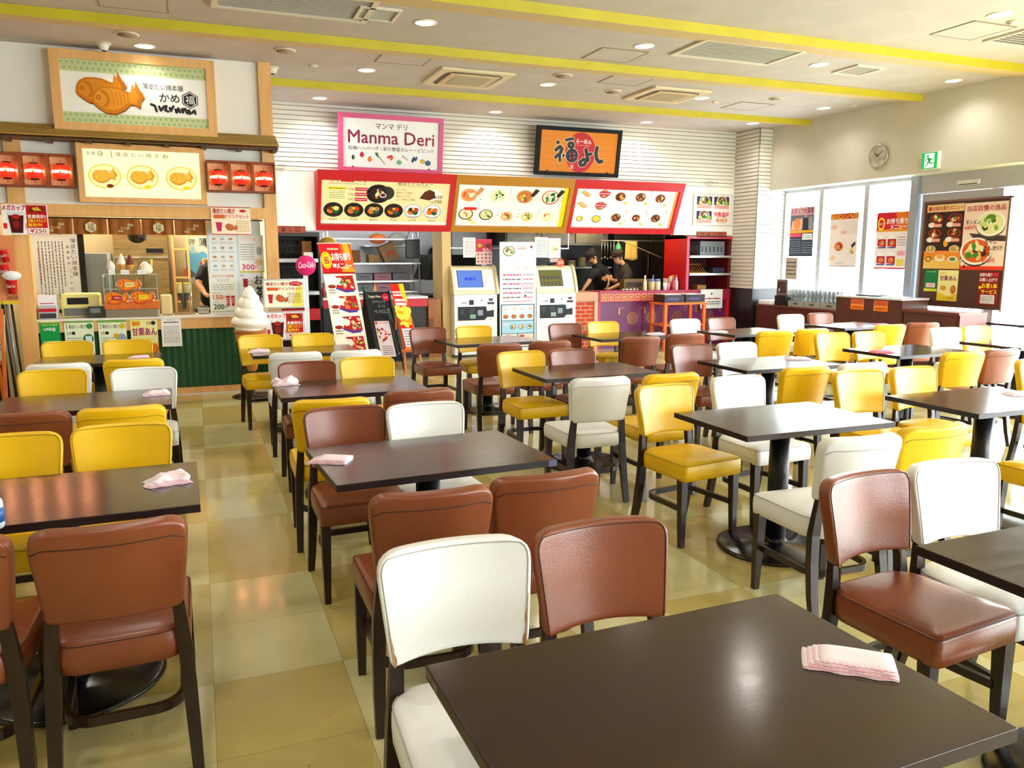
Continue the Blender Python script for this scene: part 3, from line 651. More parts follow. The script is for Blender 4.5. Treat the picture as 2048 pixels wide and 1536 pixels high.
# worn spots: torn corners of two chair backs, chipped table corners
def torn(ch, side, v1, w, seed, colr='#a8641c'):
    q = random.Random(seed); b = [o for o in COL.objects if o.parent == ch and o.name.startswith('backrest')][0]; L, Rr = [], []
    for i in range(9):
        v = .01 + v1 * i / 8; k = w * (1 - (i / 8) ** 1.5) * q.uniform(.5, 1.2) + .004; L.append(BPOS(side * (.955 - k), v, -.0278)); Rr.append(BPOS(side * .955, v, -.0276))
    mb = MB(); mb.raw(L + Rr, [(i, i + 1, 10 + i, 9 + i) if side > 0 else (9 + i, 10 + i, i + 1, i) for i in range(8)], mat(colr, .9)); p = mb.build('torn_patch', b); p['label'] = 'brown torn edge of the leather'
for o in list(COL.objects):
    if o.get('label') == 'white leather chair, far left place of the front table at the bottom edge': torn(o, -1, .34, .05, 1); torn(o, 1, .5, .045, 2)
    if o.get('label') == 'white leather chair, far right place of the front table cut by the right edge': torn(o, -1, .22, .04, 3, '#a8a08a')
    if o.get('label') == 'brown leather chair, far left place of the front table cut by the right edge': torn(o, -1, .28, .04, 4, '#d8b89a')
    if o.get('label') == TLAB['J']:
        tp = [c for c in COL.objects if c.parent == o and c.name.startswith('tabletop')][0]; mb = MB(); mb.box(.415, -.3087, .672, .4512, -.3082, .6985, mat('#5a5c86', .5)); mb.box(.4508, -.308, .672, .4514, -.285, .6985, mat('#5a5c86', .5)); mb.build('worn_corner', tp)['label'] = 'blue-grey tape on the corner'
    if o.get('label') == TLAB['M']:
        tp = [c for c in COL.objects if c.parent == o and c.name.startswith('tabletop')][0]; mb = MB(); q = random.Random(5)
        for k in range(7): y = .30 - k * .011; mb.box(-.4515, y - q.uniform(.003, .006), .676 + q.uniform(0, .008), -.4508, y, .694, mat('#9a8a76', .8))
        mb.build('chipped_edge', tp)['label'] = 'pale chipped edge band'
# ------------------------------------------------------------------ folded cloths
def cloth_mat(name, c1, c2):
    m = bpy.data.materials.new(name); m.use_nodes = True; nt = m.node_tree; b = nt.nodes['Principled BSDF']
    tc = nt.nodes.new('ShaderNodeTexCoord'); ck = nt.nodes.new('ShaderNodeTexChecker'); ck.inputs['Scale'].default_value = 170
    ck.inputs['Color1'].default_value = lin(c1); ck.inputs['Color2'].default_value = lin(c2); nt.links.new(tc.outputs['Object'], ck.inputs['Vector'])
    nt.links.new(ck.outputs['Color'], b.inputs['Base Color']); b.inputs['Roughness'].default_value = .9
    vo = nt.nodes.new('ShaderNodeTexVoronoi'); vo.inputs['Scale'].default_value = 160; nt.links.new(tc.outputs['Object'], vo.inputs['Vector'])
    bp = nt.nodes.new('ShaderNodeBump'); bp.inputs['Strength'].default_value = .5; bp.inputs['Distance'].default_value = .001
    nt.links.new(vo.outputs['Distance'], bp.inputs['Height']); nt.links.new(bp.outputs[0], b.inputs['Normal']); return m
M_cl = cloth_mat('pink_cloth', '#fcecf1', '#f3d9e3'); M_clr = cloth_mat('red_weave', '#e0a0b0', '#bb5a76'); M_clred = cloth_mat('red_cloth', '#d9536a', '#e48797')
def cloth(tb, lx, ly, rz, w, d, lab, main=None, crumple=0.0, seed=1, group='folded wiping cloths on the tables'):
    q = random.Random(seed); x0, y0, a, _ = TBL[tb]; ca, sa = math.cos(R(a)), math.sin(R(a)); main = main or M_cl
    t = MB(); n = 14; m_ = 9; H = []
    for L in range(4):       # four folded layers, each a wavy sheet, the lower ones reach further out
        o = (3 - L) * .006; ww = w / 2 + (o if L < 3 else 0); z = .0015 + L * .0042; vs = []
        for j in range(m_ + 1):
            for i in range(n + 1):
                u, v = -1 + 2 * i / n, -1 + 2 * j / m_
                rnd_ = (1 - .03 * abs(u) ** 4 - .03 * abs(v) ** 4)
                X = u * ww * rnd_ - o * .8 + crumple * .01 * math.sin(v * 4 + L); Y = v * (d / 2 + o * .4) * rnd_ - o * .7 + .0025 * math.sin(u * 9 + L * 2) * (abs(v) > .9)
                edge = max(abs(u), abs(v)) ** 8
                Z = z * (1 - .35 * edge) + (.0022 + crumple * .02) * (L + 1) / 4 * (math.sin(u * 2.3 + seed) * math.cos(v * 2 + seed * 2) + 1) * (1 - edge * .7) * .6 + crumple * .012 * max(0, math.sin(u * 5 + seed)) * (L / 3)
                vs.append((X, Y, Z))
        k = n + 1; N_ = len(vs); th = .0038; vs2 = [(x, y, max(0.0004, z_ - th)) for x, y, z_ in vs]
        f = [(j * k + i, j * k + i + 1, (j + 1) * k + i + 1, (j + 1) * k + i) for j in range(m_) for i in range(n)]
        f += [tuple(N_ + e for e in p[::-1]) for p in f]
        rg = [i for i in range(n)] + [n + j * k for j in range(m_)] + [m_ * k + n - i for i in range(n)] + [(m_ - j) * k for j in range(m_)]
        f += [(rg[i], N_ + rg[i], N_ + rg[(i + 1) % len(rg)], rg[(i + 1) % len(rg)]) for i in range(len(rg))]
        t.raw(vs + vs2, f, main, True)
        if main is M_cl and L < 3:       # red woven hem along one long edge
            hv = [(-1 + 2 * i / n) for i in range(n + 1)]; t.raw([(u * ww * .93 - o * .8, -(d / 2 + o * .4) * .97 - o * .7, z + .0028) for u in hv] + [(u * ww * .93 - o * .8, -(d / 2 + o * .4) * .91 - o * .7, z + .0034) for u in hv], [(i, i + 1, n + 2 + i, n + 1 + i) for i in range(n)], M_clr)
    ob = t.build('folded_cloth', None, (x0 + lx * ca - ly * sa, y0 + lx * sa + ly * ca, .7006)); ob.rotation_euler = (0, 0, R(rz)); tag(ob, lab, 'cloth', group)
def cl(tb, u, v, rz, w, d, lab, **k):
    p = atz(u, v, .708); x0, y0, a, _ = TBL[tb]; dx, dy = p.x - x0, p.y - y0; ca, sa = math.cos(R(-a)), math.sin(R(-a)); lx, ly = dx * ca - dy * sa, dx * sa + dy * ca
    lx = max(-.45 + w / 2, min(.45 - w / 2, lx)); ly = max(-.30 + d / 2, min(.30 - d / 2, ly)); cloth(tb, lx, ly, rz, w, d, lab, **k)
cl('M', 1712, 1318, -40, .150, .085, 'pink checked cloth with red hem, folded on the front table', seed=2)
cl('J', 669, 917, -28, .135, .10, 'plain folded pink cloth on the second table right of the aisle', seed=3)
cl('O', 341, 958, 12, .125, .10, 'folded pink cloth on the warm brown table at the left edge', crumple=.6, seed=4)
cl('P', 317, 786, 8, .12, .09, 'folded pink cloth on the second table of the left row', crumple=.5, seed=5)
cl('Q', 281, 713, 5, .13, .08, 'folded pink cloth on the rearmost table of the left row', seed=6)
cl('K', 573, 766, 10, .13, .10, 'crumpled pink cloth on the third table right of the aisle', crumple=1.3, seed=7)
cl('L', 520, 702, 8, .15, .10, 'folded pink cloth on the table by the soft cream model', crumple=.5, seed=8)
cl('C', 1600, 716, -25, .17, .10, 'pink cloth on the table behind the bare round-base table', seed=9)
cl('D', 1760, 703, -12, .17, .10, 'red cloth on the glossy table further right', main=M_clred, seed=10)
cl('E', 1437, 663, -12, .17, .10, 'pink cloth on the table before the orange shelf stand', seed=11)
cl('I', 1312, 667, -8, .16, .10, 'pink cloth on the table before the brick counter', seed=12)
cl('F', 1762, 648, -10, .15, .08, 'red cloth on the window-lit table before the cup racks', main=M_clred, seed=13)
cl('B', 2036, 786, -8, .14, .09, 'pink cloth on the glossy table reaching the right edge', seed=14)
# drink bottle cut by the left edge
p = atz(-13, 1056, .70)
t = thing('drink_bottle', 'clear bottle with a blue label, cut off by the left edge', 'bottle', (p.x, p.y, .7006))
mb = MB(); mb.lathe([(.028, 0), (.032, .008), (.032, .07), (.03, .085), (.014, .105), (.013, .115), (1e-6, .115)], mat('#cfe0ea', .1), n=20); mb.build('body', t)
mb = MB(); mb.lathe([(.0325, .02), (.0325, .065)], mat('#2c5fa8', .4), n=20); mb.build('label', t); mb = MB(); mb.lathe([(.015, .11), (.015, .128), (1e-6, .128)], M_white, n=16); mb.build('cap', t)
# ================================================================== LEFT SHOP (fish-shaped cakes)
mb = MB(); mb.box(-6, YL, 2.05, .74, YL + .08, CEIL, M_whitep); mb.box(.80, YL + .08, 0, .86, YB, CEIL, M_whitep); struct(mb, 'wall_left_shop')
mb = MB(); mb.box(.74, YL - .05, 0, .87, YL + .10, CEIL, M_wood); struct(mb, 'trim_8')
mb = MB(); mb.box(-1.72, YL - .04, 0, -1.57, YL + .08, 2.7, M_wood); struct(mb, 'trim_9')
mb = MB(); mb.box(-6, YL - .05, 1.935, -1.72, YL + .08, 2.05, M_wood); mb.box(-1.57, YL - .05, 1.935, .74, YL + .08, 2.05, M_wood); struct(mb, 'trim_10')
# interior walls of the shop
mb = MB(); mb.box(-1.9, 11.4, 0, .80, 11.5, 2.6, mat('#cdbf9a', .7)); mb.box(-1.9, YL + .08, 2.5, .80, 11.5, 2.56, mat('#d8cfb8', .7)); mb.box(-1.9, YL + .1, 0, -1.84, 11.4, 2.5, mat('#cbb78a', .7)); struct(mb, 'wall_left_shop_inside')
area('shop_lamp', (-.5, 10.4, 2.45), (0, 0, 0), 1.6, .3, 42, (1, .86, .62))
mb = MB(); mb.box(-1.3, 10.27, 2.465, .3, 10.53, 2.495, mat('#fff2d0', .5, 0, 4)); tag(mb.build('strip_lamp'), 'flat lamp on the ceiling inside the fish cake shop', 'ceiling light')
# eave of stacked bamboo-coloured battens
M_b1 = noise_mat('bronze_batten', '#8f6f2c', '#a8853a', 5, .35, stretch=(.5, 8, 8)); M_b2 = mat('#4f3516', .6)
t = thing('shop_eave', 'long stepped bronze eave running over the fish cake shop', 'eave', (0, YL, 2.7))
mb = MB()
for k in range(5): mb.bbox(-6, -.06 - k * .045, .11 - k * .028, .89 + k * .004, -.0005 if k == 0 else -.02, .134 - k * .028, M_b1, .004, seg=1)
mb.build('battens', t)
mb = MB(); mb.box(-6, -.22, -.03, .90, -.0005, -.012, M_b2)
for k in range(16): x = .86 - k * .36; mb.box(x - .025, -.235, -.055, x + .025, -.04, -.031, M_b2)
mb.build('rafters', t)
# big sign above
def framed(name, label, x0, x1, z0, z1, Y, fw, fm, depth=.12, cat='sign', base='#f2f0ea', emit=0.0, tilt=0.0):
    t = thing(name, label, cat); mb = MB()
    for a, b_, c_, d_ in ((x0, x1, z0, z0 + fw), (x0, x1, z1 - fw, z1), (x0, x0 + fw, z0 + fw, z1 - fw), (x1 - fw, x1, z0 + fw, z1 - fw)):
        mb.box(a, Y, c_, b_, Y + depth, d_, fm)
    mb.box(x0 + fw, Y + .03, z0 + fw, x1 - fw, Y + depth, z1 - fw, fm); mb.build('frame', t)
    return t, Canvas(*rect_y(x0 + fw, x1 - fw, z0 + fw, z1 - fw, Y + .024), base=base, emit=emit)
t, C = framed('shop_sign', 'wood-framed sign with two fish-shaped cakes and brush writing', -1.24, .29, 2.77, 3.55, YL - .14, .085, M_wood, .138)
C.rect(0, 0, 1, .19, '#c3cf9a', 1); C.rect(0, .83, 1, 1, '#c3cf9a', 1)
for i in range(26):
    for j, v in enumerate((.05, .135, .875, .955)): C.ell((i + .5 * (j % 2) + .3) / 26.3, v, .015, '#a3b585', 2, 1, 0, 8)
C.fish(.265, .43, .48, 2, .16, dark='#8a4210', c='#c9741a', hi='#dd8c26'); C.fish(.375, .57, .50, 7, .12, dark='#8a4210', c='#cf7c1c', hi='#e2942c')
C.txt('薄皮たい焼本舗', .545, .30, .83, .40, '#26262c', 3); C.txt('かめ', .66, .45, .80, .59, '#1c1c22', 3, .02)
hexa = [(math.sin(R(60 * i)), math.cos(R(60 * i))) for i in range(6)]
C.shape(hexa, .875, .53, .088, '#1d2630', 3); C.shape(hexa, .875, .53, .078, '#f2f0ea', 4); C.shape(hexa, .875, .53, .07, '#1d2630', 5); C.txt('福', .842, .46, .908, .60, '#f2f0ea', 6)
for k, pts in enumerate((((.61, .64), (.635, .66), (.64, .70), (.645, .745)), ((.665, .67), (.675, .73), (.70, .66)), ((.715, .65), (.712, .69)), ((.705, .72), (.725, .74)), ((.74, .68), (.745, .73), (.765, .65)), ((.78, .70), (.785, .75), (.80, .68), (.81, .74)), ((.825, .69), (.83, .74), (.84, .68)), ((.85, .68), (.86, .75), (.875, .70), (.88, .76)), ((.895, .74), (.915, .70), (.92, .75)))):
    C.stroke([(u - .012, v) for u, v in pts], .0125, '#2e2c30', 3)
C.build('sign_face', t)
# backlit menu box
t, C = framed('menu_lightbox', 'lit menu box with three fish cakes on plates', -1.07, .145, 2.07, 2.66, YL - .13, .055, M_wood, .129, base='#fff4c0', emit=.74)
C.txt('かめ', .03, .05, .11, .13, '#5a4a18', 3); C.shape(hexa, .145, .09, .028, '#5a4a18', 3); C.shape(hexa, .145, .09, .022, '#fff6c8', 4); C.txt('福', .13, .06, .16, .12, '#5a4a18', 5)
C.rect(.235, .03, .243, .17, '#9aa030', 3); C.txt('薄 皮 た い 焼 き', .27, .05, .64, .14, '#7a6820', 3); C.ell(.70, .10, .024, '#9a9a28', 3); C.txt('温', .685, .06, .715, .14, '#fff6c8', 5)
for i, u in enumerate((.17, .49, .83)):
    C.ell(u, .56, .155, '#e0c850', 2, .80); C.ell(u, .56, .140, '#f8e8a0', 3, .80); C.ell(u, .54, .10, '#b89a38', 4, .5); C.ell(u, .55, .096, '#fff8dc', 5, .5)
    C.fish(u, .54, .235, 6, .1, dark='#a85c10', c='#dc9420', hi='#efb03a'); C.ell(u + .04, .76, .032, ('#7a2c14', '#f0c818', '#eec61c')[i], 8, .6)
C.build('lit_panel', t)
# paper lanterns in framed boxes
M_lan = mat('#ff2a14', .6, 0, .85); M_lanw = mat('#fff0b0', .6, 0, 2.6); M_lanb = mat('#2a0f0a', .6); M_lbox = mat('#6b3413', .55)
def lantern(parent=None):
    t = thing('paper_lantern', '', 'lantern', group='red paper lanterns of the fish cake shop')
    mb = MB(); prof = [(.035, -.062), (.052, -.05), (.064, -.03), (.069, 0), (.064, .03), (.052, .05), (.035, .062)]
    pr = []
    for i in range(len(prof) - 1):
        (r0, z0), (r1, z1) = prof[i], prof[i + 1]; pr += [(r0, z0), ((r0 + r1) / 2 + .0025, (z0 + z1) / 2)]
    pr.append(prof[-1]); mb.lathe(pr, M_lan, n=20); mb.build('shade', t)
    mb = MB()
    for k in range(20):
        a = 2 * math.pi * k / 20
        if k % 4 != 3: mb.ball((.0615 * math.cos(a), .0615 * math.sin(a), .0), .0155, M_lanw, 8, 5)
    mb.build('bright_spots', t)
    mb = MB(); mb.lathe([(.034, .060), (.034, .074), (1e-6, .075)], M_lanb, n=16); mb.tube([(0, 0, .074), (0, 0, .105)], .002, M_lanb, 5); mb.build('cap', t); mb = MB(); mb.lathe([(1e-6, -.075), (.034, -.074), (.034, -.060)], M_lanb, n=16); mb.tube([(0, 0, -.075), (0, 0, -.1)], .003, mat('#a01a10', .7), 5); mb.build('base_ring', t)
    return t
LN = [None]
def rack(x0, n, pitch, labs, lab):
    t = thing('lantern_frame', lab, 'frame', (x0, YL, 2.37), group='brown lantern frames'); w = n * pitch; mb = MB()
    mb.box(0, -.17, -.165, w, -.055, -.145, M_lbox); mb.box(0, -.17, .145, w, -.055, .165, M_lbox)
    for i in range(n + 1): x = i * pitch; mb.box(max(0, x - .013), -.17, -.145, min(w, x + .013), -.055, .145, M_lbox)
    mb.build('frame', t); mb = MB(); mb.box(0, -.055, -.165, w, -.0505, .165, mat('#ffc890', .6)); mb.box(.2, -.05, -.12, w - .2, -.0005, .12, M_lbox); mb.build('back_panel', t)
    for i in range(n):
        o = lantern() if LN[0] is None else copy_tree(LN[0])
        if LN[0] is None: LN[0] = o; KIDS[o.name] = kids(o)
        o.scale = (1.12,) * 3; o.location = (x0 + (i + .5) * pitch, YL - .13, 2.36); o['label'] = labs[i]
        l = bpy.data.lights.new('lantern_glow', 'POINT'); l.energy = 2.2; l.color = (1, .40, .18); l.shadow_soft_size = .03
        lo = bpy.data.objects.new('lantern_glow', l); COL.objects.link(lo); lo.location = (x0 + (i + .5) * pitch, YL - .21, 2.37)
rack(.155, 3, .235, ['red paper lantern, nearest the lit menu box on its right', 'red paper lantern, middle of the three right of the lit menu', 'red paper lantern at the right end by the wood post'], 'brown frame holding three lanterns right of the lit menu box')
rack(-2.04, 4, .235, ['red paper lantern just outside the left edge', 'red paper lantern cut by the left edge', 'red paper lantern, middle of those left of the lit menu', 'red paper lantern, nearest the lit menu box on its left'], 'brown frame holding the lanterns left of the lit menu box')
# short brown curtain of five cloth panels
M_nor = noise_mat('ochre_cloth', '#8a4f14', '#9c5c1b', 8, .8)
t = thing('shop_curtain', 'short ochre brown shop curtain with white crests', 'curtain', (0, YL + .03, 1.935)); mb = MB(); mb.tube([(-1.57, .04, -.015), (.72, .04, -.015)], .008, mat('#4a2a10', .5), 8); mb.build('curtain_rod', t)
for k in range(5):
    x0 = -1.50 + k * .325; w = .315; n = 14; mb = MB(); vs = []
    for j in range(3):
        for i in range(n + 1): vs.append((x0 + w * i / n, .04 + (.004 + .008 * j) * math.sin(i * 1.3 + k), -.02 - .082 * j))
    mb.raw(vs, [(j * (n + 1) + i, (j + 1) * (n + 1) + i, (j + 1) * (n + 1) + i + 1, j * (n + 1) + i + 1) for j in range(2) for i in range(n)], M_nor, True)
    c = mb.build('cloth_panel', t)
    C = Canvas((x0, .018, -.02), (x0 + w, .018, -.02), (x0, .018, -.184))
    if k % 2 == 1: C.shape(hexa, .52, .55, .058, '#e8dcae', 0); C.shape(hexa, .52, .55, .05, '#8a6a2a', 1); C.shape(hexa, .52, .55, .047, '#e8dcae', 2); C.txt('福', .42, .32, .62, .78, '#2b2210', 3)
    else: C.txt('たい焼', .38, .5, .66, .68, '#e8dcae', 1); C.txt('薄皮', .6, .3, .78, .48, '#e8dcae', 1); C.txt('本舗', .3, .7, .45, .86, '#e8dcae', 1)
    C.build('crest', c)
# counter
t = thing('shop_counter', 'green corrugated shop counter with pale wood rails', 'counter', (0, YL, 0)); mb = MB()
vs = []; n = 150; x0, x1 = -1.57, .74
for i in range(n + 1):
    x = x0 + (x1 - x0) * i / n; y = .012 + .006 * math.cos(i * 1.4); vs += [(x, y, .075), (x, y, .74)]
mb.raw(vs, [(2 * i, 2 * i + 2, 2 * i + 3, 2 * i + 1) for i in range(n)], M_green, True); mb.box(x0, .03, .0, x1, .35, .74, M_green); mb.build('green_panel', t)
mb = MB(); mb.box(x0, -.02, 0, x1, .04, .078, M_wood); mb.box(x0, -.025, .735, x1, .06, .855, M_wood); mb.build('rails', t)
mb = MB(); mb.box(x0, -.05, .855, x1, .42, .875, mat('#e8e6e0', .3)); mb.build('countertop', t)
mb = MB(); mb.box(x0, -.06, .0, x1, -.022, .012, mat('#dedad0', .4)); mb.build('floor_strip', t)
# printed sheets on the counter front
def sheet(a, b_, Y, label, base='#f6f5ee', cat='poster', name='poster', group=None, **k):
    C = Canvas(*plane_y(a, b_, Y), base=base, **k); C.lab = (name, label, cat, group); return C
def done(C): n_, l_, c_, g_ = C.lab; return tag(C.build(n_), l_, c_, g_)
YF = YL - .032
C = sheet((78, 643), (125, 722), YF, 'green sheet with a heading, leftmost of the counter sheets', '#149a4a'); C.rect(0, 0, 1, .04, '#e9e26a'); C.txt('お友だち登録', .1, .06, .9, .12, '#eef27a'); C.txt('LINE@', .2, .16, .8, .25, '#f4fff4', bold=.03); C.lines(.1, .48, .9, .56, 2, '#d9f2d9'); C.rect(.1, .62, .9, .76, '#f4f4ea', 2); C.lines(.15, .64, .85, .74, 2, '#b0405a', 3); C.rect(0, .86, 1, 1, '#dfe07a'); done(C)
for k, (a, b_, hc) in enumerate((((127, 641), (193, 728), '#2f8f56'), ((195, 640.5), (258, 727), '#d0b43c'))):
    C = sheet(a, b_, YF, ('pale green sheet on the fish cake counter with a green round mark', 'pale green sheet on the fish cake counter with a yellow round mark')[k], '#e4edcf'); C.rect(0, 0, 1, .06, '#86b05c')
    C.rect(.07, .08, .09, .2, '#3f6b2c', 2); C.txt('薄皮たい焼き', .14, .10, .74, .19, '#2a3424'); C.ell(.86, .14, .03, hc, 2); C.txt('かめ', .07, .25, .22, .33, '#222'.replace('#222', '#222222')); C.ell(.3, .29, .018, '#20262c', 2); C.lines(.07, .38, .6, .70, 6, '#6f7d5c', 2, k, .25)
    C.ell(.80, .42, .05, ('#2c6b46', '#8fa6ba')[k], 2); C.rect(.70, .36, .92, .5, ('#cfe4ea', '#f0f0f0')[k], 3) if k == 0 else C.ell(.62, .36, .025, '#e6a81c', 3); C.ell(.7, .78, .08, '#c9843a', 2, .5); C.ell(.7, .75, .075, '#e8e0c8', 3, .5); done(C)
C = sheet((259.5, 640), (320, 726), YF, 'yellow sheet with purple brush writing on the counter', '#efe9a4'); C.poly([(0, 1), (1, 1), (1, .5), (.5, .75), (0, .6)], '#f0cf3a', 1); C.rect(.06, .03, .36, .14, '#f0a81c', 2); C.txt('粒入り', .09, .045, .33, .125, '#7a1c3c'); C.txt('かめ', .6, .04, .76, .12, '#222222'); C.ell(.85, .08, .022, '#20262c', 2); C.txt('甘栗あん', .06, .18, .96, .36, '#a01c6a', 4, .03); C.txt('上品なハーモニー', .1, .42, .8, .50, '#4c8a30'); C.ell(.8, .66, .05, '#c04a20', 3, 1.2); C.ell(.8, .64, .042, '#e07a30', 4, 1.2); done(C)
C = sheet((321, 636), (365, 692), YL - .0325, 'white typed notice taped to the counter rail', '#f4f4f4', cat='notice', name='notice'); C.lines(.3, .06, .7, .1, 1, '#444444'); C.lines(.14, .12, .86, .18, 1, '#222222', th=.6); C.lines(.1, .28, .9, .88, 11, '#777777', 2, 4, .3); done(C)
# glazed side screen with sheets
t = thing('glass_screen', 'white-framed glass screen at the right of the shop counter', 'screen', (0, YL + .12, 0)); mb = MB(); mb.box(.115, 0, .877, .145, .03, 1.933, M_white); mb.box(.145, 0, .877, .735, .03, .91, M_white); mb.build('frame', t); mb = MB(); mb.box(.145, .012, .91, .735, .018, 1.933, M_glass); mb.build('pane', t)
YS = YL + .112
C = sheet((413, 440), (528, 616), YS + .004, 'large pale blue backing sheet on the glass screen', '#cfe3ee'); done(C)
C = sheet((416, 470), (475, 545), YS, 'faded menu sheet with plate pictures, upper left on the glass screen', '#e9edee'); q = random.Random(5)
for j in range(4):
    for i in range(3): C.ell(.2 + i * .3, .1 + j * .24, .022, ('#c9a27a', '#b7b1a4', '#c08a5a', '#a8b0a8')[(i + j) % 4], 2, .6); C.lines(.08 + i * .3, .17 + j * .24, .32 + i * .3, .24 + j * .24, 2, '#9aa3a8', 2, i + j)
done(C)
C = sheet((476, 470), (529, 545), YS, 'faded pink-headed price sheet, upper right on the glass screen', '#eff0ee'); C.txt('ソフトクリーム', .06, .03, .7, .15, '#e58fb0'); C.lines(.06, .22, .62, .68, 7, '#9fb0a8', 2, 2); C.ell(.82, .42, .03, '#a8b4c0', 2, 1.6); C.ell(.78, .72, .045, '#e6c8a0', 2, .8); C.txt('300', .1, .78, .6, .92, '#e0307a', 3, .03); C.txt('円', .64, .82, .76, .92, '#e0307a'); C.rect(0, .96, 1, 1, '#d8c23c'); done(C)
C = sheet((418, 546), (477, 624), YS, 'drink price sheet reading 150 and 200 on the glass screen', '#e8ece4'); C.txt('お好きなお飲物', .1, .04, .9, .12, '#d8605a'); C.txt('ドリンク', .3, .15, .7, .22, '#8a5a54'); C.lines(.1, .27, .9, .44, 3, '#a0a8a0', 2, 3); C.txt('Mサイズ', .1, .48, .34, .53, '#c05040'); C.txt('150', .1, .55, .44, .67, '#e0501c', 3, .03); C.txt('円', .46, .58, .54, .67, '#e0501c'); C.txt('Lサイズ', .1, .71, .3, .77, '#1c5a3c'); C.txt('200', .1, .79, .48, .92, '#1a5c3a', 3, .03); C.txt('円', .5, .82, .6, .92, '#1a5c3a')
for u in (.64, .82): C.poly([(u - .07, .58), (u + .08, .58), (u + .05, .84), (u - .04, .84)][::-1], '#c8141c', 2); C.lines(u - .05, .62, u + .05, .78, 3, '#f4e4e4', 3, 3)
C.rect(.02, .95, .98, .995, '#b8c4a8'); done(C)
C = sheet((478, 546), (530, 612), YS, 'white tea sheet partly behind the soft cream model', '#dfe6ea'); C.txt('かめ', .05, .04, .2, .1, '#333333'); C.poly([(.15, .17), (.34, .17), (.34, .42), (.15, .42)][::-1], '#a81c38'); C.txt('お', .62, .08, .95, .34, '#15151a', 4, .02); C.txt('茶', .66, .4, .98, .8, '#15151a', 4, .02); C.ell(.45, .3, .03, '#c6cdd4', 2); C.ell(.45, .3, .022, '#e6ebef', 3); done(C)
C = sheet((421, 413), (503, 470), YL - .062, 'cake and drink set sheet pinned to the beam, right', '#f2e4cc'); C.rect(0, 0, 1, .03, '#b83018'); C.txt('薄皮たい焼き', .04, .06, .6, .24, '#c02838', 3, .03); C.ell(.8, .14, .035, '#c81c34', 2, .45); C.rect(.06, .28, .34, .42, '#d86a30', 2); C.txt('ドリンクセット', .36, .27, .95, .42, '#d83a6a', 3, .02)
C.poly([(.1, .55), (.27, .55), (.24, .88), (.14, .88)][::-1], '#c03060', 2); C.fish(.5, .72, .13, 2, -.2, c='#b85a2c', hi='#c8703c'); C.lines(.62, .48, .97, .9, 6, '#c0a040', 2, 3); C.rect(0, .97, 1, 1, '#c02820'); done(C)
def mega(C):
    C.txt('メガカップ', .02, .02, .52, .2, '#c01828', 4, .04); C.rect(.53, .02, .98, .98, '#c4121c', 1)
    C.poly([(.1, .24), (.5, .24), (.44, .96), (.16, .96)][::-1], '#d8dde2', 2); C.poly([(.13, .36), (.47, .36), (.43, .94), (.18, .94)][::-1], '#4a1210', 3); C.ell(.3, .40, .035, '#b01c20', 4, .7); C.ell(.3, .66, .03, '#8a1818', 4, 1.3); C.rect(.02, .62, .1, .8, '#d82028', 2); C.rect(.5, .62, .52, .8, '#d82028', 2)
    C.poly([(.6, .12), (.7, .04), (.75, .12), (.85, .03), (.95, .16), (.85, .28), (.7, .24), (.58, .28)][::-1], '#7a2410', 2); C.poly([(.66, .1), (.8, .08), (.88, .2), (.7, .2)][::-1], '#e8b030', 3)
    C.txt('数量限定!!', .56, .33, .96, .45, '#f8f4ee', 3, .03); C.txt('特製メガカップ', .56, .47, .96, .59, '#f4d020', 3, .03); C.txt('販売中!', .56, .61, .86, .73, '#f4d020', 3, .04)
    C.rect(.545, .77, .975, .96, '#f6f4f0', 2); C.txt('¥250', .58, .79, .94, .93, '#b81420', 3, .03)
C = sheet((1, 408), (99, 470), YL - .062, 'red and white large cup sheet priced 250 on the beam', '#f2f0ee'); mega(C); done(C)
# things on and behind the counter
def bx(name, label, cat, x0, y0, z0, x1, y1, z1, m, b=.006, group=None, parts=()):
    mb = MB(); mb.bbox(0, 0, 0, x1 - x0, y1 - y0, z1 - z0, m, b)
    if not parts: return tag(mb.build(name, None, (x0, y0, z0)), label, cat, group)
    t = thing(name, label, cat, (x0, y0, z0), 0, group); mb.build('body', t)
    for pn, (a, b_, c, d, e, f), pm in parts: p = MB(); p.bbox(a, b_, c, d, e, f, pm, .003, seg=1); p.build(pn, t)
    return t
p = aty(60, 640, YL - .02)
bx('donation_box', 'clear collection box with a red band at the left end of the counter', 'box', -1.55, YL - .03, .877, -1.38, YL + .12, 1.02, mat('#b8bcc0', .15), parts=[('label', (.004, -.003, .075, .166, -.0004, .11), M_red), ('coins', (.01, -.002, .01, .16, -.0004, .06), mat('#4a4a52', .3, .5)), ('leaflet', (.0, -.004, .14, .17, .02, .25), mat('#eceaf0', .5)), ('stripe', (.02, -.006, .16, .15, -.0045, .168), M_red)])
bx('cash_register', 'cream and yellow cash register behind the notice on the counter', 'register', -1.36, YL + .12, .877, -1.0, YL + .40, 1.13, mat('#e4d98a', .5), .02, parts=[('display', (.06, -.004, .14, .26, -.0004, .21), M_black), ('keys', (.03, -.02, .02, .33, -.0004, .1), mat('#6a6a66', .5))])
C = Canvas(*plane_y((79, 603), (104, 633), YL - .012), base='#f0f2ee', thick=.01); C.frame(.006, '#1f7a5a', 1); C.vtxt('お知らせ', .85, .1, .7, '#333333', 2); C.lines(.2, .12, .7, .85, 5, '#555555', 2, 3, .3, True); C.ell(.35, .82, .008, '#c0392b', 3); tag(C.build('price_card'), 'green-edged upright card on the counter before the register', 'card')
bx('card_terminal', 'dark card terminal behind the counter, left part', 'terminal', -1.10, YL + .02, .877, -.93, YL + .1, 1.0, mat('#3a3a3a', .4), parts=[('screen', (.02, -.003, .05, .12, -.0004, .1), mat('#6f7f70', .3))])
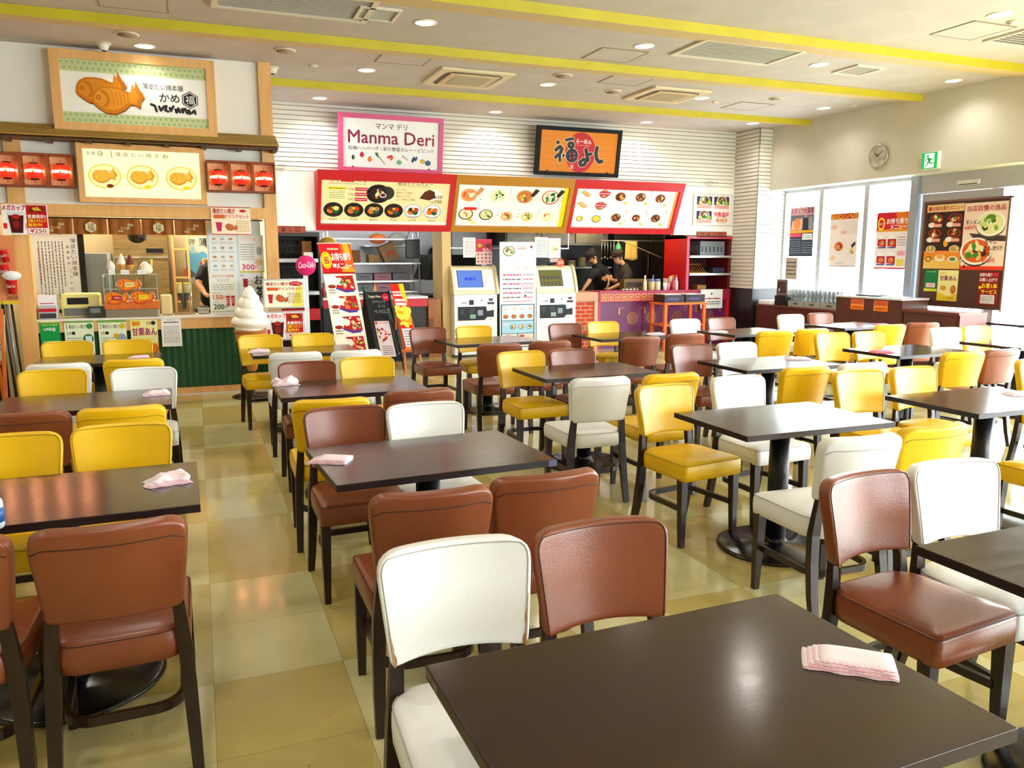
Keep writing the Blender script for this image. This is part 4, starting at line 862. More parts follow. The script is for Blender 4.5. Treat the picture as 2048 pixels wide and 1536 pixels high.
bx('carton', 'grey cardboard carton behind the counter', 'box', -.98, YL + .22, .877, -.72, YL + .42, 1.0, mat('#9c9a92', .7))
# hanging text board
t = thing('text_board', 'white hanging board with vertical brush writing in a black frame', 'board', (0, 10.2, 0)); a, b_ = aty(62, 470, 10.2), aty(178, 618, 10.2)
mb = MB(); mb.box(b_.x - .06, .01, b_.z - .04, b_.x, .05, 1.95, M_black); mb.box(a.x, .01, b_.z - .04, b_.x - .06, .05, b_.z, M_black); mb.box(a.x, .02, b_.z, b_.x - .06, .05, 1.95, M_white); mb.build('frame', t)
C = Canvas((a.x, .012, 1.90), (b_.x - .062, .012, 1.90), (a.x, .012, b_.z), base='#e4e6e6'); C.vtxt('薄皮たい焼本舗', .9, .18, .62, '#26262a', 2); C.vtxt('厳選素材', .77, .25, .5, '#333333', 2, .07); C.vtxt('こだわり', .80, .52, .8, '#333333', 2, .06); C.lines(.1, .22, .7, .9, 8, '#55504e', 2, 6, .28, True); C.lines(.08, .3, .25, .85, 2, '#b07080', 2, 8, .3, True)
for u in (.2, .4, .62): C.ell(u, .12, .04, '#8a9a80', 2, .6)
C.build('printed_sheet', t)
bx('steel_cabinet', 'grey steel appliance cabinet behind the shop counter', 'cabinet', -1.30, 10.35, 0, -.95, 10.9, 1.56, mat('#8e9696', .35, .4), .01, parts=[('handle', (.28, -.02, .9, .3, -.0005, 1.3), M_chrome)])
M_gold = noise_mat('warm_steel', '#9a8458', '#b8a070', 4, .3, metal=.8, stretch=(1, 1, 8))
bx('upright_fridge', 'tall steel refrigerator in the back of the fish cake shop', 'refrigerator', -.92, 10.7, 0, -.32, 11.3, 1.95, M_gold, .01, parts=[('control_panel', (.36, -.012, 1.56, .55, -.001, 1.62), M_black), ('door', (.01, -.02, .1, .29, -.001, 1.48), M_gold), ('door', (.31, -.02, .1, .59, -.001, 1.48), M_gold), ('top_rail', (.0, -.03, 1.50, .6, -.001, 1.52), M_chrome)])
t = thing('storage_rack', 'tall pale wood rack beside the refrigerator', 'rack', (-.28, 10.8, 0)); mb = MB()
for x in (0, .17): mb.box(x, 0, 0, x + .03, .35, 1.95, M_wood)
for z in (.5, .95, 1.25, 1.6): mb.box(.03, 0, z, .17, .35, z + .02, M_wood)
mb.build('frame', t)
bx('red_tin', 'small red tin on the pale wood rack', 'tin', -.16, 10.82, 1.27, -.13, 10.9, 1.37, mat('#b03a20', .4), .004)
C = Canvas(*plane_y((369, 474), (419, 566), 11.0), base='#c8ccc4'); C.poly([(0, .35), (.3, .28), (.6, .34), (.8, .3), (1, .38), (1, 1), (0, 1)][::-1], '#5fa6d2', 1); C.poly([(.2, .35), (.35, .15), (.52, .35)][::-1], '#8fc0dc', 1); C.poly([(0, .62), (.45, .82), (0, .92)][::-1], '#5a5a74', 2); C.poly([(0, .9), (1, .8), (1, 1), (0, 1)][::-1], '#9aa0a8', 2)
C.poly([(.5, .82), (.62, .55), (.75, .48), (.8, .52), (.68, .6), (.58, .84)][::-1], '#c43a50', 3); C.ell(.9, .52, .05, '#d8c89a', 4, .8); C.ell(.9, .52, .035, '#b8743a', 5, .8); C.txt('名物', .1, .03, .45, .16, '#1d1d22', 4); C.txt('薄', .62, .02, .95, .2, '#1d1d22', 4); tag(C.build('poster'), 'blue wave picture poster inside the fish cake shop', 'poster')
t = thing('pendant_shade', 'black bowl lamp shade hanging under the shop curtain', 'lamp', (-.62, 10.2, 1.74)); mb = MB(); mb.lathe([(1e-6, -.07), (.05, -.06), (.09, -.03), (.105, .03), (.095, .04), (.03, .05), (1e-6, .05)], M_black, n=24); mb.build('shade', t); mb = MB(); mb.tube([(0, 0, .05), (0, 0, .75)], .005, M_black, 6); mb.build('cord', t)
bx('canister', 'cream plastic canister right of the display case', 'canister', -.40, YL + .18, .877, -.28, YL + .33, 1.10, mat('#d8c88c', .45), .02)
t = thing('batter_dispenser', 'steel batter dispenser with twin yellow-lidded tanks', 'machine', (-.22, YL + .22, .876)); mb = MB(); mb.lathe([(.035, .24), (.035, .34)], mat('#c8b878', .3), (.02, 0, 0)); mb.lathe([(.035, .24), (.035, .34)], mat('#b8ac74', .3), (.1, 0, 0)); mb.build('tank', t)
mb = MB(); mb.lathe([(.037, .34), (.03, .355), (1e-6, .356)], mat('#e8c430', .4), (.02, 0, 0)); mb.lathe([(.037, .34), (.03, .355), (1e-6, .356)], mat('#e8c430', .4), (.1, 0, 0)); mb.build('lid', t)
mb = MB(); mb.tube([(.14, .02, 0), (.14, .02, .42)], .012, M_chrome, 8); mb.tube([(.02, 0, .24), (.05, 0, .16), (.06, 0, .06)], [.03, .02, .012], mat('#3a3428', .4), 10); mb.tube([(.1, 0, .24), (.08, 0, .16), (.07, 0, .06)], [.03, .02, .012], mat('#3a3428', .4), 10); mb.box(-.05, -.04, 0, .18, .08, .02, M_gold); mb.build('stand', t)
bx('steel_pan', 'steel food pan of dark filling beside the shop worker', 'pan', -.02, YL + .2, .877, .10, YL + .42, .95, M_steel, .008, parts=[('filling', (.01, .01, .073, .11, .2, .085), mat('#2c3a2a', .8))])
# display case
t = thing('display_case', 'clear display case on a wooden tray with a steel base', 'display case', (-.93, YL - .02, .876)); W_, D_ = .52, .24
mb = MB(); mb.bbox(0, 0, 0, W_, D_, .085, M_steel, .004); mb.build('steel_base', t); mb = MB(); mb.bbox(-.006, -.006, .086, W_ + .006, D_, .17, M_wood2, .004); mb.build('wooden_tray', t)
mb = MB()
for a, b_, c, d in ((0, 0, W_, .004), (0, D_ - .004, W_, D_), (0, .004, .004, D_ - .004), (W_ - .004, .004, W_, D_ - .004)): mb.box(a, b_, .171, c, d, .455, M_glass)
mb.box(.004, .004, .30, W_ - .004, D_ - .004, .303, M_glass); mb.box(0, 0, .455, W_, D_, .459, M_glass); mb.build('clear_box', t)
mb = MB()
for x in (0, W_): mb.box(x - .002, -.001, .171, x + .002, .003, .459, mat('#c8d0d0', .2))
mb.box(0, -.002, .455, W_, .0, .46, mat('#d8e0e0', .2)); mb.box(0, -.002, .30, W_, .0, .304, mat('#d8e0e0', .2)); mb.build('edges', t)
def fcard(x, z, tc, lc, s_, label):
    C = Canvas((x, YL - .036, z + .09), (x + .235, YL - .036, z + .09), (x, YL - .036, z)); B = [(-.5, -.02), (-.46, .09), (-.38, .17), (-.27, .21), (-.1, .2), (.05, .17), (.18, .1), (.27, .06), (.38, .22), (.5, -.02), (.38, -.2), (.2, -.13), (.08, -.22), (-.1, -.27), (-.28, -.24), (-.4, -.15), (-.47, -.08)]
    C.shape([(a * 1.06, b_ * 1.12) for a, b_ in B], .5, .5, .235, '#e9e2dc', 0); C.fish(.5, .5, .235, 1, -.05, dark='#c0301c', c='#e0661a', hi='#ee8c26'); C.rect(.32, .3, .70, .82, lc, 8); C.txt(s_, .36, .42, .66, .68, tc, 9); o = C.build('fish_price_card')
    sd = o.modifiers.new('thick', 'SOLIDIFY'); sd.thickness = .003; sd.offset = 1; tag(o, label, 'price card', 'fish-shaped price cards on the display case')
fcard(-.80, 1.185, '#2c6030', '#f0dc90', '季節の味', 'orange fish-shaped card with a cream label, upper one of three'); fcard(-.925, 1.045, '#f6e6e6', '#b01838', '小倉あん', 'orange fish-shaped card with a dark red label, lower left'); fcard(-.675, 1.05, '#333a20', '#f0d428', 'カスタード', 'orange fish-shaped card with a yellow label, lower right')
def softcone(x, y, z, s_, cc, label, name='soft_cream_sample'):
    t = thing(name, label, 'sample', (x, y, z), 0, 'soft cream samples on the display case'); mb = MB(); mb.lathe([(.014 * s_, 0), (.02 * s_, .055 * s_), (.028 * s_, .06 * s_), (.028 * s_, .075 * s_), (1e-6, .075 * s_)], mat('#cf9a4c', .6), n=16); mb.build('cone', t)
    mb = MB(); sw(mb, s_ * .034, .075 * s_, .085 * s_, cc, 3); mb.build('cream', t); return t
def sw(mb, r, z0, h, m, turns=4, n=28):
    """a swirl of soft cream: a rope of shrinking turns that leans with a spiral"""
    k = turns * 10; vs = []; fs = []
    for i in range(k + 1):
        f = i / k; ph = f * turns; R0 = r * (1 - f) ** .62 * (1 if f > .08 else .86 + f * 1.75)
        for j in range(n):
            a = 2 * math.pi * j / n; w = ((ph + j / n) % 1.0); rr = max(1e-4, R0 * (.90 + .16 * math.sin(math.pi * w) ** .7)); vs.append((rr * math.cos(a), rr * math.sin(a), z0 + h * (f ** 1.05)))
    for i in range(k):
        for j in range(n): fs.append((i * n + j, i * n + (j + 1) % n, (i + 1) * n + (j + 1) % n, (i + 1) * n + j))
    fs.append(tuple(range(n))[::-1]); mb.raw(vs, fs, m, True)
zt = 1.337
softcone(-.745, YL + .03, zt, 1.35, mat('#f0ead8', .4), 'white soft cream sample in a wafer cone'); softcone(-.665, YL + .03, zt, 1.3, mat('#6a2412', .4), 'chocolate soft cream sample in a wafer cone')
t = thing('soft_cream_sample', 'white soft cream sample in a clear cup, leftmost', 'sample', (-.85, YL + .04, zt), 0, 'soft cream samples on the display case'); mb = MB(); mb.lathe([(.03, 0), (.04, .07), (1e-6, .07)], mat('#dcdcd8', .2), n=20); mb.build('cup', t); mb = MB(); sw(mb, .045, .07, .07, mat('#ece8e0', .4), 2); mb.build('cream', t)
t = thing('soft_cream_sample', 'white and black drizzled sundae sample, rightmost', 'sample', (-.52, YL + .06, zt), 0, 'soft cream samples on the display case'); mb = MB(); mb.lathe([(.05, 0), (.075, .03), (.07, .06), (.05, .10), (.02, .125), (1e-6, .13)], mat('#f0e6d0', .5), n=22); mb.build('cream', t)
mb = MB()
for k in range(6): mb.tube([(-.06 + k * .02 - .01 * math.sin(i), -.06 + .012 * i if i < 5 else -.0, .125 - abs(i - 5) * .018 + .004) for i in range(0, 6)], .004, M_black, 5)
mb.build('sauce', t); mb = MB(); mb.tube([(.055, .02, .05), (.065, .02, .155)], .014, mat('#e8cc60', .5), 10); mb.build('wafer_roll', t)
for x, w, l in ((-.86, .06, 'small white name card left on the display case'), (-.745, .08, 'small white name card in the middle of the display case'), (-.585, .085, 'small white name card right on the display case')):
    C = Canvas((x - .01, YL - .018, zt + .042), (x - .01 + w, YL - .018, zt + .042), (x - .01, YL - .016, zt), base='#f4f4f2', thick=.002); C.lines(.1, .3, .9, .8, 2, '#a8a8a8'); tag(C.build('name_card'), l, 'card', 'small name cards on the display case')
# pop-up drink board at the left edge
t = thing('drink_pop_board', 'orange drink board with red cups hanging at the left post', 'board', (0, YL - .075, 0)); a, b_ = aty(-30, 470, YL - .075), aty(45, 608, YL - .075)
x0_, x1_, z1_, z0_ = a.x, b_.x, a.z, b_.z
C = Canvas((x0_, 0, z1_), (x1_ - .03, 0, z1_), (x0_, 0, z0_), base='#d88a5a', thick=.01); C.rect(0, .95, 1, 1, '#e0c030', 1); C.txt('Coca-Cola', .55, .86, .97, .93, '#2a0c0a', 3, 0, slant=.2); C.build('board', t)
for k, (u, v, s_, rot) in enumerate(((.60, .30, 1, .25), (.56, .52, 1.1, .15), (.74, .74, 1.25, 0))):
    mb = MB(); Mx = Matrix.Translation((x0_ + (x1_ - x0_) * u, -.045, z1_ + (z0_ - z1_) * v)) @ Matrix.Rotation(-rot, 4, 'Y'); mb.lathe([(.028 * s_, -.06 * s_), (.040 * s_, .055 * s_), (.043 * s_, .06 * s_), (1e-6, .06 * s_)], mat('#c81018', .35), n=22, M=Mx); cpp = mb.build('paper_cup', t)
    q0 = Mx @ Vector((-.03 * s_, -.043 * s_, .02 * s_)); q1 = Mx @ Vector((.03 * s_, -.043 * s_, .02 * s_)); q2 = Mx @ Vector((-.03 * s_, -.043 * s_, -.01 * s_)); C = Canvas(q0, q1, q2, step=.0002); C.txt('Coca-Cola', .0, .1, 1, .9, '#f6f0ee', 1, 0, slant=.2); C.build('lettering', cpp)
mb = MB(); Mx = Matrix.Translation((x0_ + (x1_ - x0_) * .80, -.095, z1_ + (z0_ - z1_) * .58)) @ Matrix.Rotation(R(90), 4, 'X'); mb.lathe([(.085, 0), (.085, .004), (1e-6, .005)], mat('#eef0f4', .5), n=28, M=Mx, sx=1, sy=.55); mb.build('oval_tag', t)
# neighbouring shop at the left edge
mb = MB(); mb.box(-6, YL + .3, 0, -1.95, YL + .4, 1.93, mat('#1c1a1a', .6)); struct(mb, 'wall_next_shop')
C = Canvas(*plane_y((-60, 470), (8, 650), YL + .1), base='#cfd3bc'); C.txt('焼', .86, .55, .98, .62, '#22241c', 3); C.lines(.7, .1, .95, .4, 6, '#6a7a5c'); tag(C.build('poster'), 'pale green poster of the next shop cut by the left edge', 'poster')
mb = MB()
for k in range(3): mb.tube([(-1.80 + k * .035, YL - .12 + k * .02, 0), (-1.86 + k * .035, YL - .06 + k * .02, 1.15)], .012, (M_black, mat('#8f98a4', .35, .6), M_black)[k], 8)
tag(mb.build('folded_poles'), 'bundle of dark folded poles leaning by the left post', 'poles')
t = thing('easel', 'wooden easel holding a pale sign, cut off by the left edge', 'easel', (0, 0, 0)); a, b_ = aty(-60, 630, 8.75), aty(12, 722, 8.6)
C = Canvas((a.x, 8.75, a.z), (b_.x, 8.72, a.z), (a.x, 8.6, b_.z), base='#c9d6c2', thick=.015); C.frame(.012, '#c98a3c', 1); C.lines(.7, .2, .93, .8, 6, '#7f9080', 2, 2); C.build('sign_board', t)
mb = MB(); f0 = atz(14, 800, 0)
mb.tube([(b_.x - .02, 8.72, a.z + .05), (b_.x + .0, 8.40, 0)], .014, M_wood2, 4, sq=True); mb.tube([(a.x + .04, 8.72, a.z + .05), (a.x - .02, 8.40, 0)], .014, M_wood2, 4, sq=True); mb.tube([(a.x - .0, 8.59, b_.z - .02), (b_.x + .0, 8.59, b_.z - .02)], .014, M_wood2, 4, sq=True); mb.tube([((a.x + b_.x) / 2, 8.79, a.z), ((a.x + b_.x) / 2, 9.1, 0)], .014, M_wood2, 4, sq=True); mb.build('stand', t)
# ------------------------------------------------------------------ big soft cream model
t = thing('soft_cream_model', 'huge white soft cream model in a wafer cone on a round stand', 'display model', (.50, 9.02, 0))
mb = MB(); mb.lathe([(.225, 0), (.225, .012), (.2, .02), (.03, .03), (.022, .05), (.022, .30)], mat('#3a2416', .35), n=40); mb.build('stand', t)
mb = MB(); mb.lathe([(.03, .28), (.05, .30), (.085, .45), (.13, .60), (.155, .615), (.16, .72), (.15, .73)], noise_mat('wafer', '#c07a34', '#cf8d45', 9, .6), n=36)
mb.lathe([(.165, .705), (.168, .72), (.165, .735)], mat('#b06a2a', .6), n=36); mb.build('wafer_cone', t)
mb = MB(); vs = []; fs = []; n = 48; K = 60; turns = 4.6
for i in range(K + 1):
    f = i / K; zz = .735 + .475 * f
    if f < .16: R0 = .15 + .045 * (f / .16)
    else: R0 = .195 * (1 - ((f - .16) / .84)) ** .6
    R0 *= 1 if f < .8 else .96
    for j in range(n):
        a = 2 * math.pi * j / n; w = (f * turns + j / n) % 1.0; rr = max(.001, R0 * (.865 + .16 * math.sin(math.pi * min(1, w * 1.05)) ** .6)); vs.append((rr * math.cos(a) - .0 + .012 * f, rr * math.sin(a), zz))
for i in range(K):
    for j in range(n): fs.append((i * n + j, i * n + (j + 1) % n, (i + 1) * n + (j + 1) % n, (i + 1) * n + j))
fs.append(tuple(range(n))[::-1]); fs.append(tuple(K * n + j for j in range(n))); mb.raw(vs, fs, mat('#f4f1e6', .35), True); mb.build('cream', t)
tl = Vector((.43, 9.02 - .147, .69)); C = Canvas(tl, tl + Vector((.14, -.008, 0)), tl + Vector((.0, .012, -.04)), step=.0003); C.lines(.15, .1, .95, .9, 1, '#8a4a1c', 10, 5, .6); C.build('lettering', t)
# ================================================================== RAMEN AND GRILL SHOPS ALONG THE BACK WALL
# hanging signs
def signbox(name, label, x0, x1, z0, z1, lean, fw, fm, base, emit=0.0, Y=YB - .22):
    t = thing(name, label, 'sign'); mb = MB(); tl, tr, bl = Vector((x0, Y - lean, z1)), Vector((x1, Y - lean, z1)), Vector((x0, Y, z0))
    nrm = (tr - tl).cross(tl - bl).normalized(); C0 = Canvas(tl, tr, bl, thick=.07); n_ = C0.n
    def ring(u0, v0, u1, v1, d): return [C0.P(u, v) - n_ * d for u, v in ((u0, v0), (u1, v0), (u1, v1), (u0, v1))]
    a, b_ = fw / C0.w, fw / C0.h; o, i_ = ring(0, 0, 1, 1, 0), ring(a, b_, 1 - a, 1 - b_, 0); k, ii = ring(0, 0, 1, 1, .08), ring(a, b_, 1 - a, 1 - b_, .02)
    vs = o + i_ + k + ii; fs = []
    for j in range(4):
        j2 = (j + 1) % 4; fs += [(j, 4 + j, 4 + j2, j2)[::1], (4 + j, 12 + j, 12 + j2, 4 + j2), (j, j2, 8 + j2, 8 + j)]
    fs += [(8, 9, 10, 11)]; mb.raw(vs, fs, fm); mb.build('frame', t)
    mb = MB(); zc = z1 - .15
    for x in (x0 + .2, x1 - .2): mb.box(x - .015, Y - .02, zc - .02, x + .015, YB - .002, zc, M_blackm); mb.box(x - .015, Y + .0, z0 + .06, x + .015, YB - .002, z0 + .08, M_blackm)
    mb.build('bracket', t)
    q_ = ring(a, b_, 1 - a, 1 - b_, .0195); return t, Canvas(q_[0], q_[1], q_[3], base=base, emit=emit)
t, C = signbox('shop_sign', 'pink-framed white sign with purple writing and vegetable drawings', 1.91, 3.40, 2.69, 3.46, .12, .065, mat('#c8447c', .45), '#eef0f2')
pu = '#8a2048'
C.txt('マンマ デリ', .33, .07, .66, .20, '#5a1e3c', 3, .01); C.txt('Manma Deri', .05, .24, .95, .50, pu, 3, .022); C.txt('石焼ハンバーグ・彩り野菜カレー・ビビンバ', .05, .56, .95, .645, '#3a1c2c', 3, .012)
C.ell(.10, .80, .022, '#2c5a44', 3, 1.5); C.ell(.19, .74, .03, '#b81c3c', 3, 1.2); C.ell(.19, .685, .006, '#2c6030', 4, 2); C.ell(.27, .83, .03, '#e0742c', 3, 1.1); C.ell(.275, .775, .006, '#2c6030', 4, 2)
C.poly([(.32, .69), (.35, .68), (.37, .78), (.35, .78)][::-1], '#1f6a50', 3); C.poly([(.352, .76), (.366, .75), (.435, .92), (.428, .93)][::-1], '#7fae70', 3); C.ell(.48, .76, .045, '#d8384a', 3, .45, .3); C.ell(.50, .80, .03, '#e05a50', 4, .5, .8); C.ell(.58, .87, .038, '#5ab48c', 3, .85)
for k in range(3): C.ell(.62 + k * .02, .74 + k * .03, .01, '#9a9080', 3, 1.6)
C.ell(.73, .80, .02, '#203a5c', 3, 2.2, -.4); C.ell(.76, .78, .016, '#2a4870', 4, 2.2, -.4); C.ell(.83, .83, .036, '#4a8a4a', 3, .8); C.ell(.83, .83, .028, '#e8c030', 4, .8); C.ell(.89, .86, .042, '#2a6488', 5, .9); C.build('sign_face', t)
t, C = signbox('shop_sign', 'black-framed wooden sign with a red circle and bold black brush writing', 4.87, 6.30, 2.75, 3.46, .12, .06, mat('#0c0e12', .6, 0, 0, .2), '#dc8418')
for k in range(1, 7): C.rect(0, k / 7, 1, k / 7 + .006, '#b8690f', 1)
def fk(x, y):
    cx, cy = (60 + x / 9.07) * 3.94, (50 + y / 9.07) * 3.94; xl, xr = 190 - .103 * (cy - 245), 812 - .127 * (cy - 280); return (cx - xl) / (xr - xl), (cy - 245 - .056 * (cx - 190)) / 337
k_ = .00090; C.ell(*fk(590, 545), 283 * k_, '#c01c34', 2, 1.17, n=44); ink = '#202c3a'
BR = [([(182, 350)], 34), ([(140, 490), (215, 430), (252, 470), (215, 560), (130, 625)], 30), ([(205, 590), (205, 700)], 25), ([(275, 600)], 27), ([(335, 305), (460, 280)], 24), ([(420 + 46 * math.cos(i * .785), 400 + 42 * math.sin(i * .785)) for i in range(9)], 27), ([(430, 600)], 118),
      ([(695, 490), (705, 560), (728, 690)], 34), ([(700, 590), (790, 570)], 27), ([(728, 690), (640, 675), (565, 735), (585, 785), (650, 780), (700, 700)], 30), ([(905, 455), (880, 560), (890, 660), (930, 725), (985, 715)], 34)]
for g_, col_, L_ in ((9, '#ecd0a4', 3), (0, ink, 4)):
    for pts, r_ in BR: C.stroke([fk(*p) for p in pts], (r_ + g_) * k_, col_, L_)
for p in ((395, 570), (468, 562), (400, 650), (472, 630)): C.ell(*fk(*p), 18 * k_, '#c03a5c', 6)
C.txt('らーめん', *fk(528, 285), *fk(800, 385), '#f6f0ea', 4, .03); C.lines(*fk(530, 395), *fk(775, 420), 1, '#f0d8d0', 4, 3, .6); C.rect(.40, .82, .44, .92, '#e0a0a0', 4); C.build('sign_face', t)
# lit menu boxes over the counters
def menu_box(label, x0, x1, fm, base, sL=0.0, sR=0.0):
    t = thing('menu_board', label, 'menu board', group='lit menu boards over the counters')
    yt, zt, yb, zb = YB - .37, 2.69, YB - .02, 1.885; tl, tr, bl = Vector((x0, yt, zt)), Vector((x1, yt, zt)), Vector((x0, yb, zb)); C0 = Canvas(tl, tr, bl)
    mb = MB(); mb.raw([(x0, yt, zt), (x1, yt, zt), (x1, yb, zb), (x0, yb, zb), (x0, YB - .0125, zt), (x1, YB - .0125, zt), (x1, YB - .0125, zb), (x0, YB - .0125, zb)],
                      [(0, 4, 5, 1), (3, 2, 6, 7), (0, 3, 7, 4), (1, 5, 6, 2)], fm)
    a0, b0, a1, b1 = .03, .165, .965, .90
    P = [C0.P(u, v) for u, v in ((0, 0), (1, 0), (1, 1), (0, 1))]; I = [C0.P(u, v) for u, v in ((a0, b0), (a1, b0), (a1, b1), (a0, b1))]; J = [p - C0.n * .05 for p in I]
    mb.raw(P + I + J, [f for j in range(4) for f in ((j, 4 + j, 4 + (j + 1) % 4, (j + 1) % 4)[::-1][::-1], (4 + j, 8 + j, 8 + (j + 1) % 4, 4 + (j + 1) % 4))], fm); mb.build('frame', t)
    return t, Canvas(J[0], J[1], J[3], base=base, emit=.66, step=.0008)
FOOD = ['#d8501c', '#e8a020', '#2f6a2c', '#f0e2b0', '#b8301c', '#4a7a30', '#7a3a18', '#e8c850']
t, C = menu_box('lit red menu board with hot stone dishes, left of three', 1.60, 3.575, M_red, '#f7dc9c')
C.rect(.0, .93, 1, 1, '#fff4d4', 1); C.txt('カットステーキ', .06, .0, .34, .065, '#2a201c', 3, .02); C.rect(.145, .0, .24, .05, '#d8202c', 4); C.rect(.055, .09, .34, .097, '#3a2a20', 2)
C.rect(.05, .17, .19, .46, '#fff3a0', 1); C.rect(.05, .17, .19, .225, '#f4d020', 2); C.lines(.06, .18, .18, .22, 1, '#332211', 3); C.lines(.06, .24, .18, .44, 5, '#7a6a50', 2, 3)
for i, s_ in enumerate(('100g', '140g', '180g')): C.txt(s_, .205, .19 + i * .115, .245, .235 + i * .115, '#2a201c'); C.rect(.255, .17 + i * .115, .35, .245 + i * .115, '#c8182c', 3); C.lines(.262, .19 + i * .115, .345, .225 + i * .115, 1, '#f6e8e0', 4)
C.ell(.435, .30, .175, '#1a1718', 2, .78); C.ell(.50, .28, .11, '#3a3430', 2, .9); C.bowl(.43, .29, .13, '#1a1718', '#2a201c', ['#f0e2b0', '#e0602c', '#3a2418', '#5a3a20', '#f0dc90'], 3, L=3); C.ell(.47, .33, .05, '#efe6dc', 7, .7); C.ell(.47, .325, .037, '#5a2010', 8, .7)
C.txt('極旨ホテルカレー', .58, .0, .86, .085, '#2a201c', 3, .01); C.rect(.58, .10, .84, .107, '#3a2a20', 2)
for i, s_ in enumerate(('ミシュラン', '星持ちシェフ監修', '極品スパイスを', 'じっくり煮込んだ逸品!')): C.txt(s_, .575, .16 + i * .075, .575 + (.08, .125, .105, .155)[i], .215 + i * .075, '#3a3024', 3)
C.ell(.87, .29, .12, '#f6ead4', 2, .7); C.poly([(.76, .38), (.80, .22), (.84, .17), (.88, .22), (.89, .36), (.84, .42)][::-1], '#5a2a14', 3); C.txt('630', .885, .30, .945, .375, '#2a201c', 5, .02); C.txt('730', .885, .41, .945, .485, '#2a201c', 5, .02); C.txt('並盛', .85, .32, .88, .37, '#2a201c', 5); C.txt('大盛', .85, .43, .88, .48, '#2a201c', 5)
for i in range(6):
    u = .095 + i * .156; C.bowl(u, .68, .138, '#1d1a1a' if i < 4 else '#b8b6b0', '#2a2220' if i < 4 else '#e8e4dc', [], 20 + i, L=2)
    for dx, dy, r_, c in ((-.035, .02, .05, '#e8701c'), (.028, .03, .045, '#1f5a30'), (.035, -.03, .04, ('#f0dc80', '#d8381c', '#b87a4c', '#d8281c', '#c8281c', '#e05a20')[i]), (-.03, -.03, .04, ('#6a3a1c', '#a8703c', '#c8905c', '#5a3a20', '#2a2a20', '#6a4a2a')[i]), (.0, -.04, .02, '#f8cc28')): C.ell(u + dx * .5 * 1.2, .68 + dy * 1.1, r_, c, 5, .8)
    C.lines(u - .045, .80, u + .05, .835, 1, '#5a4020', 3, i); C.txt(('600', '700', '800', '700', '570', '450')[i], u - .03, .87, u + .03, .925, '#8a7a58', 3)
C.build('lit_panel', t)
t, C = menu_box('lit gold menu board with noodle bowls, middle of three', 3.58, 5.49, mat('#b87c20', .4), '#fdf3dc')
C.rect(.955, 0, 1, 1, '#f8dc20', 1); q = random.Random(11)
for i, (u, v, r_) in enumerate(((.10, .27, .10), (.36, .27, .105), (.60, .27, .10), (.84, .27, .105), (.09, .72, .095), (.27, .73, .09), (.46, .76, .085), (.65, .76, .085), (.84, .75, .09))):
    r_ *= 1.38 if v < .5 else 1.22; C.bowl(u, v, r_, ('#d8c8a0', '#e8e4d0', '#c8a878', '#c85a3c', '#3a2a20', '#2a2420', '#e0c8a0', '#ead8b0', '#e4dcc4')[i], ('#e89050', '#dfe0a8', '#c87830', '#f0e4c8', '#e8d8a0', '#e0d080', '#f0b070', '#f2c860', '#f4e4a0')[i], (['#f4e8c8', '#e8742c', '#f8e098', '#d85a28'], ['#2a3a1c', '#7aa040', '#f0ead0', '#c8d890'], ['#3a7a28', '#f8e8b0', '#d8402c', '#e8a030'], ['#4a8a30', '#f8f0e0', '#e8b890', '#2c5a24'])[i % 4], i + 40, L=2)
    if i in (0, 2, 3): C.poly([(u + .05, v - .03), (u + .09, v - .2), (u + .13, v - .16), (u + .08, v)][::-1], '#2a2c1c' if i else '#d88a50', 7)
    C.vtxt(('とんこつ麺', '野菜タンメン', '中華そば玉', '福味噌麺', '餃子', 'つけ麺', '辛味噌', '味噌らー', '塩らー')[i], u + .105 + .0, v - .2, v + (.12 if v < .5 else .05), '#3a2a20', 8, .014); C.vtxt('六三〇円', u - .105, v - .05, v + .15, '#e06a50', 8, .011)
C.ell(.13, .86, .035, '#f0a81c', 8, .6); C.ell(.16, .93, .035, '#e8e04c', 8, .5); C.rect(.07, .55, .18, .62, '#d82828', 9); C.build('lit_panel', t)
t, C = menu_box('lit red menu board with dumplings and rice sets, right of three', 5.495, 7.475, M_red, '#fdf4e4')
C.rect(.975, 0, 1, 1, '#ffb060', 1)
for i, (u, v, r_) in enumerate(((.10, .14, .065), (.27, .14, .085), (.085, .42, .065), (.255, .44, .085), (.08, .78, .06), (.24, .78, .08), (.43, .2, .085), (.63, .2, .085), (.83, .22, .085), (.43, .74, .08), (.63, .74, .07), (.83, .74, .08))):
    if i in (0, 2):
        for k in range(4): C.ell(u - .03 + k * .018, v - .04 + k * .03, .045, '#d89040', 2 + k % 3, .45, .35); C.ell(u - .03 + k * .018, v - .05 + k * .03, .032, '#ecc078', 5, .4, .35)
    elif i in (1, 3): C.bowl(u, v, r_, '#2c2620', '#e87a3c', ['#f0e0c0', '#c85a28'], i + 70, L=2); C.rect(u - .05, v - .06, u + .055, v + .03, '#d81c24', 8); C.lines(u - .045, v - .04, u + .05, v + .02, 1, '#fbeeee', 9, i)
    elif i in (4, 5): C.bowl(u, v, r_, '#3a3020', '#f0d040', ['#f4e080', '#e8b830'], i + 70, L=2)
    else: r_ *= 1.25; C.bowl(u, v, r_, '#f0e6d8', '#7a3a1c', ['#3a2014', '#c8803c', '#e8a850', '#5a2c14', '#e8d0a0'], i + 70, L=2, n=12); C.ell(u + .06, v + .16, .045, '#e4e8b8', 6, .6); C.ell(u + .06, v + .15, .03, '#c8d050', 7, .6); C.vtxt('特製丼定食', u + .095, v - .16, v + .12, '#3a2a20', 8, .012); C.ell(u + .09, v - .2 + .02, .02, '#e8c89a', 4)
C.build('lit_panel', t)
def l_(x, z, Y, e, c, s_=1.9):
    area('menu_glow', (x, Y, z), (R(90), 0, 0), s_, .06, e, c)
